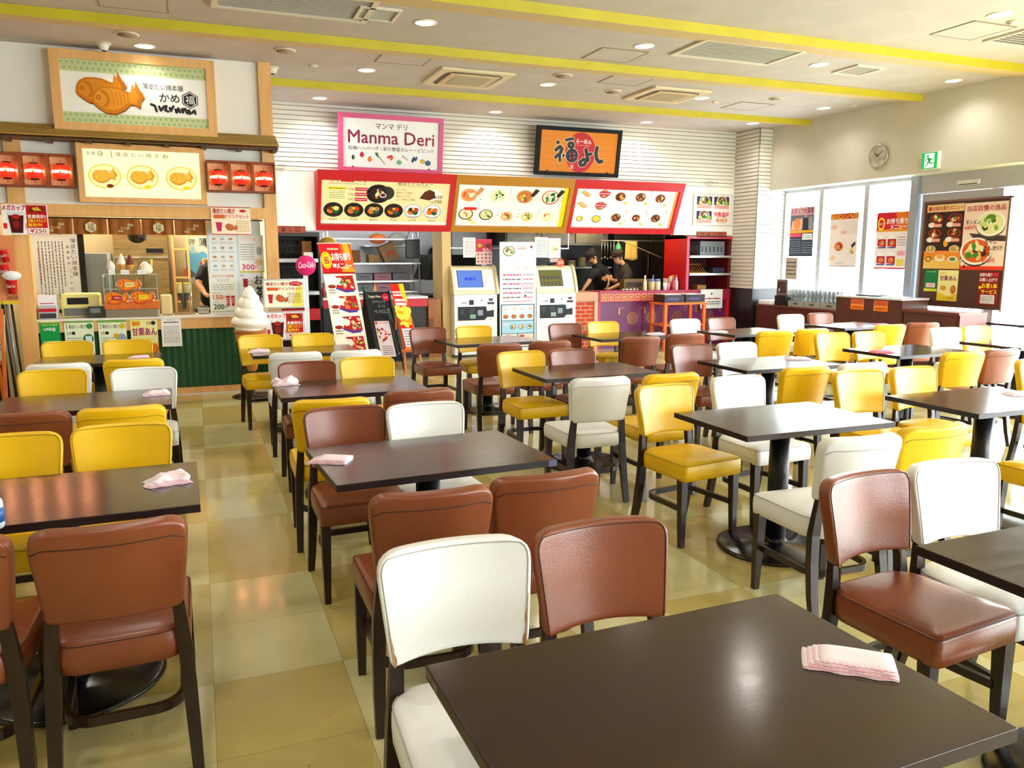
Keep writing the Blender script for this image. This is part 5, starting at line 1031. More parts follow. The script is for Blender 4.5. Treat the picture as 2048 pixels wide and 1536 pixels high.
# tubes over the plain wall
for x, z, lab in ((1.16, 2.72, 'slim lamp bar on the white wall left of the red menu board'), (8.18, 2.72, 'slim lamp bar on the white wall above the four-picture sheet')):
    t = thing('picture_lamp', lab, 'lamp', (x, YB - .012, z), 0, 'slim lamp bars on the back wall'); mb = MB(); mb.tube([(-.2, -.16, 0), (.2, -.16, -.01)], .014, mat('#e8e2c8', .4), 10); mb.build('bar', t)
    mb = MB(); mb.box(-.05, -.16, .012, .05, -.0005, .03, mat('#8a8470', .4)); mb.build('bracket', t)
# ------------------------------------------------------------------ kitchen shell
M_kd = mat('#26262a', .5); M_tile = mat('#3c3e46', .45)
mb = MB(); mb.box(.9, YB + .1, 2.3, 8.8, 15.2, 2.4, mat('#6a645a', .7)); struct(mb, 'ceiling_kitchen')
mb = MB(); mb.box(1.6, 13.7, 0, 4.9, 13.8, 2.3, mat('#dadde2', .5)); mb.box(4.9, 13.7, 0, 8.8, 13.8, 2.3, M_tile); struct(mb, 'wall_kitchen')
mb = MB(); mb.box(3.44, YB - .02, 0, 3.58, YB + .5, 1.90, mat('#d6b87c', .5)); struct(mb, 'trim_11')
for x, e in ((2.4, 15), (5.9, 6)):
    area('kitchen_light', (x, 12.75, 2.22), (0, 0, 0), 1.5, .3, e, (1, .95, .86))
for x0, x1, lab in ((2.35, 2.85, 'short white fluorescent fitting under the kitchen ceiling'), (3.0, 3.9, 'long white fluorescent fitting under the kitchen ceiling')):
    mb = MB(); mb.bbox(x0, 12.9, 2.05, x1, 13.1, 2.13, mat('#f4f8ff', .5, 0, 2.2), .01); mb.box(x0 + .1, 12.98, 2.13, x0 + .12, 13.02, 2.3, M_white); mb.box(x1 - .12, 12.98, 2.13, x1 - .1, 13.02, 2.3, M_white); tag(mb.build('fluorescent_lamp'), lab, 'ceiling light')
# left return shelf with wire baskets
t = thing('return_shelf', 'black-topped dish return shelf with white shelves, left of the banner', 'shelf', (.92, YB, 0)); mb = MB(); mb.box(0, -.02, 1.80, .72, .5, 1.86, mat('#22242a', .4)); mb.box(0, .0, 0, .03, .5, 1.8, M_blackm); mb.box(.69, 0, 0, .72, .5, 1.8, M_blackm); mb.box(.03, .47, 0, .69, .5, 1.8, mat('#1a1816', .6)); mb.build('cabinet', t)
for z in (1.44, .98): mb = MB(); mb.box(.03, -.01, z, .69, .47, z + .05, M_alu); mb.build('shelf_board', t)
mb = MB(); mb.box(.03, -.01, .62, .69, .47, .78, M_red); mb.build('red_band', t)
def basket(x, y, z, w, d, h, label, m=None, group='wire crates in the return shelf', n=7):
    m = m or mat('#3a3a3c', .4, .4); mb = MB(); r_ = .004
    for zz in (z + r_, z + h): mb.tube([(x, y, zz), (x + w, y, zz), (x + w, y + d, zz), (x, y + d, zz), (x, y, zz)], r_, m, 4)
    for i in range(n):
        a = x + w * i / (n - 1); mb.tube([(a, y, z + r_), (a, y, z + h)], r_ * .7, m, 4); mb.tube([(a, y + d, z + r_), (a, y + d, z + h)], r_ * .7, m, 4); mb.tube([(a, y, z + r_), (a, y + d, z + r_)], r_ * .6, m, 4)
    for i in range(1, 3): zz = z + h * i / 3; mb.tube([(x, y, zz), (x + w, y, zz)], r_ * .7, m, 4)
    for i in range(n - 1):
        a = x + w * i / (n - 1); b_ = x + w * (i + 1) / (n - 1); mb.tube([(a, y, z + h), (b_, y, z)], r_ * .5, m, 4); mb.tube([(a, y, z), (b_, y, z + h)], r_ * .5, m, 4)
    return tag(mb.build('wire_crate'), label, 'crate', group)
basket(.97, YB + .04, 1.492, .40, .36, .27, 'black wire crate on the upper return shelf, behind the beam'); basket(.97, YB + .04, 1.032, .46, .36, .34, 'black wire crate on the middle return shelf, left of the red disc')
bx('takeout_box', 'small white box on the upper return shelf beside the wire crate', 'box', 1.42, YB + .05, 1.492, 1.55, YB + .2, 1.58, mat('#e8e4dc', .6)); bx('orange_carton', 'orange-brown carton on the upper return shelf', 'box', 1.42, YB + .22, 1.492, 1.56, YB + .4, 1.74, mat('#a8682c', .6))
def kanban(x0, x1, label):
    C = Canvas(*rect_y(x0, x1, 1.845, 1.94, YB - .03), base='#9a4a34', thick=.014)
    for i, ch in enumerate('お返し口'): C.txt(ch, .12 + i * .2, .2, .25 + i * .2, .82, '#26222c', 2, .02, keep=True)
    C.frame(.004, '#6a2c20', 1); tag(C.build('wooden_plaque'), label, 'sign', 'reddish wooden plaques over the return shelves')
kanban(.96, 1.45, 'reddish wooden plaque above the left return shelf'); kanban(7.95, 8.55, 'reddish wooden plaque above the red return shelf')
# right return shelf, red
t = thing('return_shelf', 'red dish return shelf beside the beige column', 'shelf', (7.76, YB - .02, 0)); mb = MB(); rd = mat('#c4101c', .4); pk = mat('#c83a60', .4)
mb.box(0, .02, .94, .04, .70, 1.86, rd); mb.box(.04, .68, .94, .90, .70, 1.82, mat('#4a1216', .5)); mb.box(.88, .02, .94, .90, .68, 1.82, mat('#7a1822', .5)); mb.build('cabinet', t)
mb = MB(); mb.box(-.0, -.01, 1.82, .97, .70, 1.86, pk); mb.box(0, -.01, .94, .05, .02, 1.82, pk); mb.build('pink_edge', t)
for z in (1.50, 1.20): mb = MB(); mb.box(.05, -.03, z, .96, .66, z + .035, M_alu); mb.build('shelf_board', t)
mb = MB(); M = mat('#7f8a94', .5)
mb.box(.34, .10, 1.536, .84, .5, 1.78, M)
for k in range(6): mb.box(.37 + k * .08, .098, 1.60, .39 + k * .08, .0995, 1.69, M_black)
tag(mb.build('grey_rack', None, (7.76, YB - .02, 0)), 'grey slotted plastic crate on the top shelf of the red unit', 'crate')
basket(7.83, YB + .05, 1.537, .24, .4, .24, 'black wire crate on the top shelf of the red unit'); 
mb = MB(); ym = mat('#c89038', .5)
for k in range(9): mb.tube([(7.84 + k * .05, YB + .1, 1.245), (7.86 + k * .05, YB + .3, 1.38)], .006, ym, 5)
mb.tube([(7.83, YB + .08, 1.245), (8.28, YB + .08, 1.245)], .008, ym, 5); mb.tube([(7.85, YB + .32, 1.385), (8.30, YB + .32, 1.385)], .008, ym, 5); tag(mb.build('plate_rack'), 'yellow wire plate rack on the middle shelf of the red unit', 'rack')
bx('blue_tub', 'dark blue tub on the middle shelf of the red unit', 'tub', 8.36, YB + .05, 1.237, 8.60, YB + .4, 1.33, mat('#28304a', .4))
bx('small_basket', 'small tan basket on the counter inside the red unit', 'basket', 8.06, YB + .06, .957, 8.24, YB + .24, 1.03, mat('#a87838', .7)); 
# four-picture sheet
C = Canvas(*plane_y((1388, 387), (1463, 452), YB - .03), base='#e6e4e2', thick=.012); C.frame(.012, '#c4c6c8', 1)
for i, (u, v) in enumerate(((.08, .08), (.52, .08), (.08, .54))):
    C.rect(u, v, u + .39, v + .26, '#2c2c4a', 1); C.bowl(u + .2, v + .12, .10, '#f0ece6', '#8a5a34', ['#5a2c1c', '#e8e0c0', '#3a7a2c'], i + 90, L=2); C.ell(u + .09, v + .2, .035, '#e8e06a', 6, .7); C.ell(u + .32, v + .2, .04, '#9ac02c', 6, .7); C.rect(u, v + .27, u + .39, v + .38, '#e8b8b0', 1); C.lines(u + .02, v + .28, u + .37, v + .37, 2, '#c05a50', 2, i)
C.txt('特製塩丼', .53, .56, .92, .72, '#d8283c', 3, .03); C.ell(.73, .82, .12, '#6a5a2c', 1, .42); C.ell(.73, .82, .11, '#f0e8c0', 2, .42); C.txt('¥450', .6, .76, .86, .88, '#d8283c', 3, .02); tag(C.build('framed_sheet'), 'framed sheet with three dish pictures on the white wall at the right', 'poster')
# ------------------------------------------------------------------ left kitchen counter and clutter
t = thing('kitchen_counter', 'dark kitchen counter with a white top edge and red band', 'counter', (1.66, YB, 0)); mb = MB(); mb.box(0, .05, 0, 1.55, .6, .78, M_kd); mb.build('base', t); mb = MB(); mb.box(0, .0, .78, 1.55, .05, .90, M_red); mb.build('red_band', t); mb = MB(); mb.box(0, -.02, .90, 1.55, .62, .93, mat('#e6e6ea', .3)); mb.build('countertop', t)
mb = MB(); mb.box(3.22, YB + .0, 0, 3.42, YB + .5, .88, noise_mat('plywood_brown', '#9a5c28', '#aa6a30', 4, .5, stretch=(5, 5, .6))); mb.box(3.225, YB - .006, .12, 3.29, YB - .0005, .6, mat('#7a4420', .5)); tag(mb.build('wooden_cupboard'), 'brown wooden cupboard beside the left ticket machine', 'cupboard')
t = thing('kitchen_shelf', 'steel kitchen shelf with trays behind the chalkboard', 'shelf', (1.9, 12.6, 0)); mb = MB()
for x in (0, 1.45):
    for y in (0, .4): mb.tube([(x, y, 0), (x, y, 1.9)], .013, M_alu, 8)
mb.build('post', t)
for z in (.95, 1.12, 1.40, 1.78): mb = MB(); mb.box(-.02, -.02, z, 1.47, .42, z + .02, M_alu); mb.build('shelf_board', t)
q = random.Random(4)
for i, (x, z, c, lab) in enumerate(((2.30, .972, '#5a5a66', 'grey tray drawer, lower row left'), (2.60, .972, '#a05a72', 'pink tray drawer, lower row middle'), (2.90, .972, '#2a2a30', 'black tray drawer, lower row right'), (2.30, 1.142, '#50505c', 'grey tray drawer, upper row left'), (2.60, 1.142, '#8a3a50', 'red tray drawer, upper row middle'), (2.90, 1.142, '#3c3c48', 'dark tray drawer, upper row right'))):
    bx('stacking_tray', lab, 'drawer', x, 12.56, z, x + .28, 12.95, z + .115, mat(c, .4), .004, 'stacked tray drawers on the kitchen shelf', parts=[('handle', (.08, -.006, .05, .2, -.0005, .07), M_black)])
bx('carton', 'brown carton leaning on the kitchen shelf under the menu board', 'box', 2.16, 12.7, 1.422, 2.42, 12.9, 1.62, mat('#8a5a34', .8)); bx('carton', 'small tan carton on the top of the kitchen shelf', 'box', 2.55, 12.7, 1.422, 2.72, 12.92, 1.55, mat('#a88454', .8))
t = tag(MB().bbox(-.13, -.08, -.14, .13, .08, .14, mat('#9a7c58', .8), .008).build('paper_bag', None, (2.88, 12.75, 1.585)), 'tan paper bag with red print tilted on the kitchen shelf', 'bag'); t.rotation_euler = (0, R(-24), 0)
C = Canvas((-.07, -.0815, .03), (.07, -.0815, .03), (-.07, -.0815, -.05), step=.0003); C.ell(.5, .5, .06, '#c83a20', 1, .5); C.build('red_print', t)
t = thing('frying_pan', 'black round pan hanging on the white kitchen wall', 'pan', (3.95, 13.66, 1.52)); mb = MB(); Mx = Matrix.Rotation(R(90), 4, 'X'); mb.lathe([(1e-6, .0), (.15, .0), (.19, .05), (.18, .05), (.14, .012), (1e-6, .012)], M_black, n=30, M=Mx); mb.build('pan_body', t); mb = MB(); mb.tube([(-.18, -.02, 0), (-.42, -.03, .04)], .013, M_black, 8); mb.build('handle', t)
t = thing('grill_hood', 'big dark grill hood and stove behind the chalkboards', 'hood', (3.45, 12.3, 0)); mb = MB(); mb.raw([(-.05, 0, 1.15), (.9, 0, 1.15), (.9, .9, 1.15), (-.05, .9, 1.15), (.1, .2, 1.55), (.9, .2, 1.55), (.9, .9, 1.55), (.1, .9, 1.55)], [(0, 3, 2, 1), (4, 5, 6, 7), (0, 1, 5, 4), (1, 2, 6, 5), (2, 3, 7, 6), (3, 0, 4, 7)], mat('#141416', .4)); mb.build('canopy', t)
mb = MB(); mb.box(-.05, .05, 0, .9, .9, .9, mat('#17171a', .4)); mb.build('stove', t); mb = MB()
for k in range(4): mb.lathe([(.02, 0), (.02, .02), (1e-6, .022)], M_chrome, (0, 0, 0), 12, Matrix.Translation((.05 + k * .2, .05, .8)) @ Matrix.Rotation(R(90), 4, 'X'))
mb.build('knob', t)
for x, y, z, w, h, c, lab, nm in ((1.72, 12.35, 1.50, .3, .32, '#d8a838', 'yellow bag of bread rolls high behind the banner', 'bread_bag'), (2.68, 13.3, 1.72, .3, .18, '#c86428', 'orange sack on the back kitchen shelf', 'food_sack'), (3.0, 13.3, 1.7, .34, .22, '#8c8a80', 'grey sack on the back kitchen shelf', 'food_sack')):
    mb = MB(); mb.ball((0, 0, h / 2), w / 2, mat(c, .6), 14, 8, sz=h / w, sy=.6); tag(mb.build(nm, None, (x + w / 2, y, z)), lab, 'bag')
mb = MB(); mb.box(1.66, 12.25, 1.47, 2.05, 12.6, 1.499, M_alu); mb.box(2.6, 13.2, 1.68, 3.4, 13.7, 1.70, M_alu); tag(mb.build('wall_shelf'), 'thin steel wall shelves behind the banner', 'shelf')
t = thing('menu_stand_papers', 'dark plastic bag hanging in front of the white kitchen wall', 'bag', (3.22, 12.5, 1.66)); mb = MB(); mb.bbox(-.12, -.02, -.17, .12, .02, .13, mat('#2a2a2c', .4), .015); mb.build('bag_body', t); mb = MB(); mb.tube([(-.1, 0, .12), (0, 0, .4), (.1, 0, .12)], .006, M_black, 6); mb.build('string', t); t.name = 'plastic_bag'
bx('brown_pillar', 'narrow brown board standing by the white kitchen wall', 'board', 3.98, 13.2, 0, 4.10, 13.3, 2.1, mat('#8a5c3c', .6))
for i, (x, z, c) in enumerate(((1.70, .932, '#a83a3a'), (1.80, .932, '#e8dcc8'), (2.30, .932, '#3a5a3a'), (2.45, .932, '#c89a3a'))):
    t = thing('bottle', ('red sauce bottle on the left kitchen counter', 'white sauce bottle on the left kitchen counter', 'green sauce bottle on the left kitchen counter', 'amber sauce bottle on the left kitchen counter')[i], 'bottle', (x, YB + .2, z), group='bottles on the left kitchen counter'); mb = MB(); mb.lathe([(.028, 0), (.028, .12), (.012, .16), (.012, .19)], mat(c, .3), n=16); mb.build('body', t); mb = MB(); mb.lathe([(.014, .185), (.014, .205), (1e-6, .206)], M_red, n=12); mb.build('cap', t)
# ------------------------------------------------------------------ roll-up banner, chalkboard, easel poster, twin-panel stand
def board(tl, tr, bl, **k): return Canvas(tl, tr, bl, **k)
t = thing('standing_banner', 'tall red and white banner with four boxed meals', 'banner'); a, b_, c = aty(636, 487, 10.45), aty(700, 484, 10.45), aty(679, 735, 10.05)
b_.z = a.z; C = board(a, b_, c, base='#f4ecdc', thick=.006)
C.rect(0, 0, 1, .245, '#d8141c', 1); C.poly([(.65, 0), (1, 0), (1, .245), (.75, .2), (.68, .1)][::-1], '#e8601c', 2); C.poly([(.72, 0), (.9, 0), (.95, .08), (.8, .1)][::-1], '#f8b428', 3); C.poly([(.62, .2), (.8, .16), (1, .22), (1, .245), (.6, .245)][::-1], '#f0a020', 3); C.rect(0, .232, 1, .247, '#a81410', 4)
C.lines(.25, .03, .6, .055, 1, '#f4d0b0', 5, 2, .6); C.txt('お持ち帰り', .34, .075, .93, .14, '#fff8f0', 6, .035); C.txt('メニュー', .46, .158, .94, .205, '#fff8f0', 6, .035); C.rect(.34, .165, .45, .195, '#f4ece0', 6)
C.ell(.17, .135, .066, '#f8dc20', 5, 1.7); C.ell(.17, .135, .055, '#d8141c', 6, 1.7); C.ell(.17, .135, .051, '#f8dc20', 7, 1.7); C.rect(.10, .11, .24, .165, '#c41820', 8); C.txt('TAKE', .11, .115, .23, .133, '#f8e8a0', 9); C.txt('OUT', .12, .14, .22, .158, '#f8e8a0', 9)
for i in range(4):
    v = .31 + i * .165; C.poly([(.34, v - .045), (.90, v - .05), (.93, v + .07), (.62, v + .078), (.34, v + .05)][::-1], '#b81420', 1); C.poly([(.30, v + .045), (.62, v + .072), (.90, v + .066), (.86, v + .085), (.60, v + .09), (.32, v + .06)][::-1], '#3a3a9a', 1); C.ell(.23, v - .005, .085, '#fbf7f0', 2, .8); C.ell(.2, v + .04, .05, '#9a2c20', 3, .5)
    C.ell(.46, v, .045, '#f6efe0', 2, 1.1); q = random.Random(i)
    for k in range(14): C.ell(.68 + q.uniform(-.17, .18), v + q.uniform(-.036, .05), q.uniform(.012, .032), (('#e8601c', '#f0a860', '#3a7a28', '#f4dcc0'), ('#e88040', '#c85a24', '#f0b470', '#5a7a28'), ('#f0e4c8', '#3a4a24', '#d8a470', '#e8d0b0'), ('#f0a878', '#e8c8b0', '#d86a3c', '#b8c860'))[i][k % 4], 2 + k % 4, .6, q.uniform(0, 3), 9)
    C.lines(.08, v + .06, .3, v + .1, 2, '#5a5048', 2, i)
C.ell(.62, .95, .05, '#1d1a1a', 3, .9); C.ell(.62, .965, .04, '#f0e0c8', 4, .9); C.lines(.72, .93, .95, .98, 3, '#6a5a50', 2, 8); C.build('printed_sheet', t)
mb = MB(); top, bot = (a + b_) / 2, c + (b_ - a) / 2; mb.tube([top + Vector((0, .03, 0)), bot + Vector((0, .03, 0)), (bot.x, bot.y + .05, .05)], .01, M_alu, 8); mb.tube([a + Vector((-.01, .01, .0)), b_ + Vector((.01, .01, .0))], .01, M_white, 8)
for dx in (-.22, .22): mb.tube([(bot.x, bot.y + .05, .3), (bot.x + dx, bot.y - .06, .0)], .008, M_black, 6); mb.tube([(bot.x, bot.y + .05, .3), (bot.x + dx, bot.y + .4, .0)], .008, M_black, 6)
mb.build('stand', t)
t = thing('chalkboard', 'black A-frame chalkboard with a pasted handbill', 'chalkboard'); a, b_, c = aty(730, 583, 10.75), aty(777, 580, 10.75), aty(760, 726, 10.45); b_.z = a.z
C = board(a, b_, c, base='#22262c', thick=.02); C.frame(.006, '#8a98a0', 1); C.txt("Today's Menu", .08, .055, .62, .10, '#f2f2f0', 2, .02); C.ell(.82, .085, .05, '#d8142c', 2, 1.1); C.txt('Coke', .73, .07, .9, .10, '#f8e8e8', 3)
C.txt('アクアパッツァ', .2, .13, .75, .17, '#b8c0c0', 2); C.txt('コーンと', .42, .19, .72, .23, '#b8c0c0', 2); C.txt('ペパロニ', .2, .26, .85, .31, '#b8c0c0', 2); C.rect(.12, .42, .74, .92, '#f0e4e6', 2); C.rect(.14, .43, .24, .46, '#d8142c', 3); C.lines(.3, .43, .7, .46, 1, '#d84a5a', 3); q = random.Random(8)
for k in range(26): C.ell(q.uniform(.18, .7), q.uniform(.5, .72), q.uniform(.012, .03), ('#e8c81c', '#8a1c50', '#d82c4a', '#f4ecec')[k % 4], 3 + k % 3, .6, q.uniform(0, 3), 7)
C.lines(.25, .76, .68, .9, 5, '#5a3a70', 3, 2); C.poly([(.80, .25), (.86, .24), (.92, .45), (.97, .86), (.86, .9), (.8, .5)][::-1], '#8fa0a4', 1); C.poly([(.81, .27), (.85, .26), (.91, .46), (.955, .85), (.87, .88), (.81, .5)][::-1], '#2a3036', 2); C.build('writing_board', t)
mb = MB(); w = b_ - a
for s_ in (0, 1): p = a + w * s_; mb.tube([p, c + w * s_ + Vector((0, 0, 0)), (c.x + w.x * s_, c.y - .05, .0)], .014, M_black, 4, sq=True); mb.tube([p, (p.x - .0, p.y + .62, 0)], .014, M_black, 4, sq=True)
mb.build('side_rail', t); mb = MB(); r0, r1 = a + Vector((0, .03, 0)), b_ + Vector((0, .03, 0)); mb.raw([r0, r1, (b_.x, b_.y + .56, .12), (a.x, a.y + .56, .12)], [(0, 1, 2, 3)], M_blackm); mb.build('rear_board', t)
t = thing('easel', 'light wooden easel with a red and yellow poster beside the chalkboard', 'easel'); a, b_, c = aty(779, 568, 10.40), aty(806, 566, 10.40), aty(811, 700, 10.10); b_.z = a.z
C = board(a, b_, c, base='#d8201c', thick=.014); q = random.Random(2); C.poly([(.62, 0), (1, 0), (1, .3), (.7, .2)][::-1], '#f0c81c', 1)
for k in range(30): C.ell(q.uniform(.12, .88), q.uniform(.36, .62), q.uniform(.015, .04), ('#f0c81c', '#e8a010', '#f8e050')[k % 3], 2 + k % 3, 1.6, q.uniform(0, 3), 7)
C.lines(.08, .1, .7, .19, 2, '#fbeef0', 5, 6, .6); C.lines(.1, .21, .92, .33, 2, '#fbeef0', 5, 7, .7); C.rect(.1, .68, .92, .96, '#f2e8ec', 5); C.lines(.2, .7, .85, .94, 6, '#6a3a50', 6, 4); C.rect(.0, .97, 1, 1, '#e8902c', 5); C.rect(0, 0, .05, 1, '#9a6a3a', 1); C.build('poster_board', t)
mb = MB(); w = b_ - a
for s_ in (0, 1): mb.tube([a + w * (.15 + .7 * s_) + Vector((0, .02, .0)), c + w * (s_ * 1.1 - .05) + Vector((0, .03, 0)), (c.x + w.x * (s_ * 1.2 - .1), c.y - .05, 0)], .012, M_wood2, 4, sq=True)
mb.tube([c + Vector((-.05, -.01, -.012)), c + w + Vector((.08, -.01, -.012))], .016, M_wood2, 4, sq=True); mb.tube([(a.x + w.x / 2, a.y + .03, a.z - .1), (a.x + w.x / 2 + .05, a.y + .35, 0)], .011, M_wood2, 4, sq=True); mb.build('stand', t)
p_z = aty(608, 531, 9.20).z
t = thing('panel_stand', 'white pole stand with two framed menu panels behind the soft cream model', 'sign stand', (0, 9.22, 0))
a, b_ = aty(524, 558, 9.22), aty(611, 616, 9.22); hw_ = b_.x - a.x
mb = MB(); mb.box(b_.x - .005, .02, .02, b_.x + .045, .05, p_z - .05, mat('#dfe3e8', .3)); mb.build('pole', t); mb = MB(); mb.bbox(b_.x - .34, -.12, 0, b_.x + .06, .15, .02, mat('#b8bcc4', .3), .005); mb.build('base_plate', t)
for k, (z1, z0) in enumerate(((a.z, b_.z + .0), (b_.z - .03, b_.z - .03 - (a.z - b_.z)), )):
    mb = MB(); mb.bbox(a.x, 0, z0, b_.x - .006, .02, z1, mat('#c9ced6', .25, .5), .008); f = mb.build('panel_frame', t)
    C = Canvas((a.x + .02, -.001, z1 - .02), (b_.x - .026, -.001, z1 - .02), (a.x + .02, -.001, z0 + .02), base='#f6efd2', thick=.0005)
    if k: C.rect(0, 0, 1, 1, '#f2f0ee', 0.5); mega(C)
    else:
        C.txt('薄皮たい焼き', .04, .06, .62, .19, '#c01c30', 3, .03); C.ell(.82, .12, .075, '#c81c2c', 2, .35); C.txt('セットでお得!', .7, .08, .93, .15, '#f6eeee', 4); C.rect(.06, .26, .36, .38, '#d8602c', 2); C.txt('ドリンクセット', .38, .25, .96, .38, '#c01c30', 3, .03); C.poly([(.08, .52), (.22, .52), (.19, .86), (.11, .86)][::-1], '#b81c38', 2); C.txt('+', .25, .68, .3, .74, '#7a3a2c'); C.fish(.45, .68, .14, 2, -.35, c='#b04a2c', hi='#c8623c', dark='#7a2c1c'); C.lines(.6, .46, .96, .88, 7, '#6a5a30', 2, 4); C.poly([(.9, .1), (1, .1), (1, 1), (.7, 1)][::-1], '#ecdc5a', 1)
    C.build('menu_sheet', f)
mb = MB(); mb.bbox(a.x + .02, 0, .12, b_.x - .04, .015, .5, mat('#cfe8da', .4), .004); g = mb.build('lower_panel', t)
p = aty(608, 531, 9.20); t2 = thing('round_disc_sign', 'round magenta drink disc on the white pole', 'sign', (b_.x + .02, 9.205, p.z)); mb = MB(); mb.lathe([(.11, 0), (.112, .008), (.11, .016), (1e-6, .017)], mat('#d81870', .35), n=40, M=Matrix.Rotation(R(90), 4, 'X')); mb.build('disc', t2)
C = Canvas((-.085, -.0185, .035), (.085, -.0185, .045), (-.085, -.0185, -.03), step=.0003); C.txt('Coca-Cola', 0, 0, 1, 1, '#f6eef0', 1, .01, slant=.25); C.build('lettering', t2)
mb = MB(); mb.box(-.02, .0, -.10, .02, .012, -.02, M_white); mb.build('clip', t2)
# ------------------------------------------------------------------ ticket machines with the menu panel between
M_cream = mat('#dfd6b4', .4); M_kw = mat('#e9eef2', .4)
def machine(x0, x1, label, screen, word):
    t = thing('ticket_machine', label, 'ticket machine', (x0, YB - .17, 0), 0, 'white ticket machines'); w = x1 - x0
    mb = MB(); mb.bbox(0, 0, 0.03, w, .5, .95, M_kw, .006); mb.box(.01, .01, 0, w - .01, .48, .03, M_blackm); mb.build('body', t)
    mb = MB(); P = [(-.02, .952), (-.02, 1.0), (.12, 1.35), (.16, 1.375), (.5, 1.375), (.5, .952)]; Mx = Matrix(((0, 0, 1, -.012), (1, 0, 0, 0), (0, 1, 0, 0), (0, 0, 0, 1))); mb.prism(P, w + .024, M_cream, Mx); mb.build('head', t)
    for x in (-.02, w - .02):
        mb = MB(); Q = [(-.045, .96), (-.045, 1.0), (.02, 1.20), (.10, 1.36), (.16, 1.39), (.22, 1.39), (.22, .96)]; mb.prism(Q, .04, M_cream, Matrix(((0, 0, 1, x), (1, 0, 0, 0), (0, 1, 0, 0), (0, 0, 0, 1)))); mb.build('side_fin', t)
    n_ = Vector((0, -.928, .371)); A_, B_ = Vector((.03, .108, 1.32)) + n_ * .002, Vector((w - .03, .108, 1.32)) + n_ * .002; D_ = Vector((.03, -.012, 1.02)) + n_ * .002
    C = Canvas(A_, B_, D_, base='#eceff0', thick=.001); C.build('faceplate', t)
    C = Canvas(A_, B_, D_, emit=.75); C.rect(.06, .03, .70, .88, '#20242a', 1); C.rect(.075, .045, .685, .865, screen, 2)
    if word: C.txt('準備中', .24, .38, .52, .54, '#1418c8', 3, .03)
    else:
        q = random.Random(3); C.rect(.09, .36, .67, .5, '#4a4438', 3); C.rect(.09, .66, .67, .78, '#4a4438', 3)
        for k in range(6): C.ell(.14 + k * .1, .43, .018, '#7a7060', 4, .7, 0, 8); C.ell(.14 + k * .1, .72, .018, '#807464', 4, .7, 0, 8); C.ell(.14 + k * .1, .22, .006, '#3a3a2a', 4)
    C.build('screen', t)
    C = Canvas(*rect_y(.0, w, .03, .94, -.001), rough=.4); C.txt('千円札', .08, .03, .16, .045, '#a03a3a'); C.rect(.34, .08, .45, .16, '#2a2e34', 1); C.rect(.62, .085, .66, .1, '#2a2e34', 1); C.rect(.77, .02, .93, .38, '#dfe6ee', 1); C.rect(.77, .12, .93, .155, '#2a2e34', 2); C.rect(.80, .06, .90, .1, '#4a5058', 2)
    C.poly([(.08, .19), (.74, .19), (.76, .27), (.92, .25), (.92, .37), (.76, .37), (.70, .42), (.08, .42)][::-1], '#25282c', 3); C.rect(.14, .22, .22, .32, '#3c4248', 4); C.rect(.35, .22, .46, .30, '#3c4248', 4); C.rect(.36, .32, .49, .39, '#7fae94' if word else '#9ab0b4', 5); C.rect(.54, .25, .66, .34, '#8a9aac', 4); C.txt('釣銭', .8, .40, .88, .42, '#5a5a5a'); C.lines(.16, .1, .3, .15, 1, '#8a8a8a', 2, 3); C.build('payout_panel', t)
machine(3.575, 4.265, 'left ticket machine with a blue screen', '#5a7ccc', True); machine(4.925, 5.605, 'right ticket machine with a dim brown screen', '#6a6a34', False)
t = thing('menu_signboard', 'tall white menu panel standing between the ticket machines', 'menu panel', (0, YB - .20, 0)); mb = MB(); mb.box(4.30, 0, 0, 4.90, .02, 1.74, mat('#dfe4ea', .4)); mb.build('board', t)
C = Canvas(*rect_y(4.315, 4.875, .80, 1.72, -.001), base='#f0e8ee', thick=.0008, step=.0005); C.bowl(.24, .13, .10, '#4a6a60', '#f0dcc8', ['#3a6a3c', '#e89a8a', '#f4ecd8', '#7a9a5a'], 4, L=1); C.txt('らーめん 福よし', .48, .035, .74, .075, '#c0306a', 3); C.rect(.48, .085, .74, .095, '#c83a60', 2); C.ell(.9, .06, .02, '#8a2060', 3, 1); q = random.Random(9)
for j in range(3):
    for i in range(4): C.ell(.14 + i * .22 + (.2 if j == 0 and i < 2 else 0), .2 + j * .1, .022, ('#d8d0d0', '#e4dcd8')[(i + j) % 2], 2, .7)
C.ell(.62, .41, .095, '#d88aa8', 3, .35); C.ell(.62, .41, .085, '#f6e8f0', 4, .35)
for j in range(6): C.lines(.06, .5 + j * .075, .60, .535 + j * .075, 1, ('#c83a5a', '#6a5a60')[j % 2], 2, j, .6); C.lines(.66, .5 + j * .075, .96, .535 + j * .075, 1, ('#8a7a80', '#d84a6a')[j % 2], 2, j + 9, .5)
C.rect(.64, .67, .95, .72, '#d8507c', 2); C.rect(.65, .675, .94, .715, '#f6dce6', 3); C.rect(.06, .955, .94, .965, '#d8507c', 2); C.ell(.14, .91, .03, '#d8b890', 3, .4); C.ell(.72, .87, .018, '#7a2c3a', 3); C.build('menu_sheet', t)
C = Canvas(*rect_y(4.315, 4.875, .12, .79, -.001), base='#2a5a70', thick=.0008, step=.0005); C.rect(.03, .02, .97, .37, '#d4ecf6', 1); C.rect(.03, .385, .97, .67, '#a6d4ee', 1); C.rect(.03, .685, .48, .98, '#f2e6ea', 1); C.rect(.51, .685, .97, .98, '#eedcd4', 1)
for j in range(2):
    for i in range(4): C.bowl(.14 + i * .24, .11 + j * .17, .042, ('#e8e4e4', '#2c2622')[j], ('#f0d8d0', '#c87030')[j], (['#e8a8a0', '#f4e8e0'], ['#f0c040', '#e86a2c', '#5a2c1c'])[j], i + j * 7, L=2, n=5)
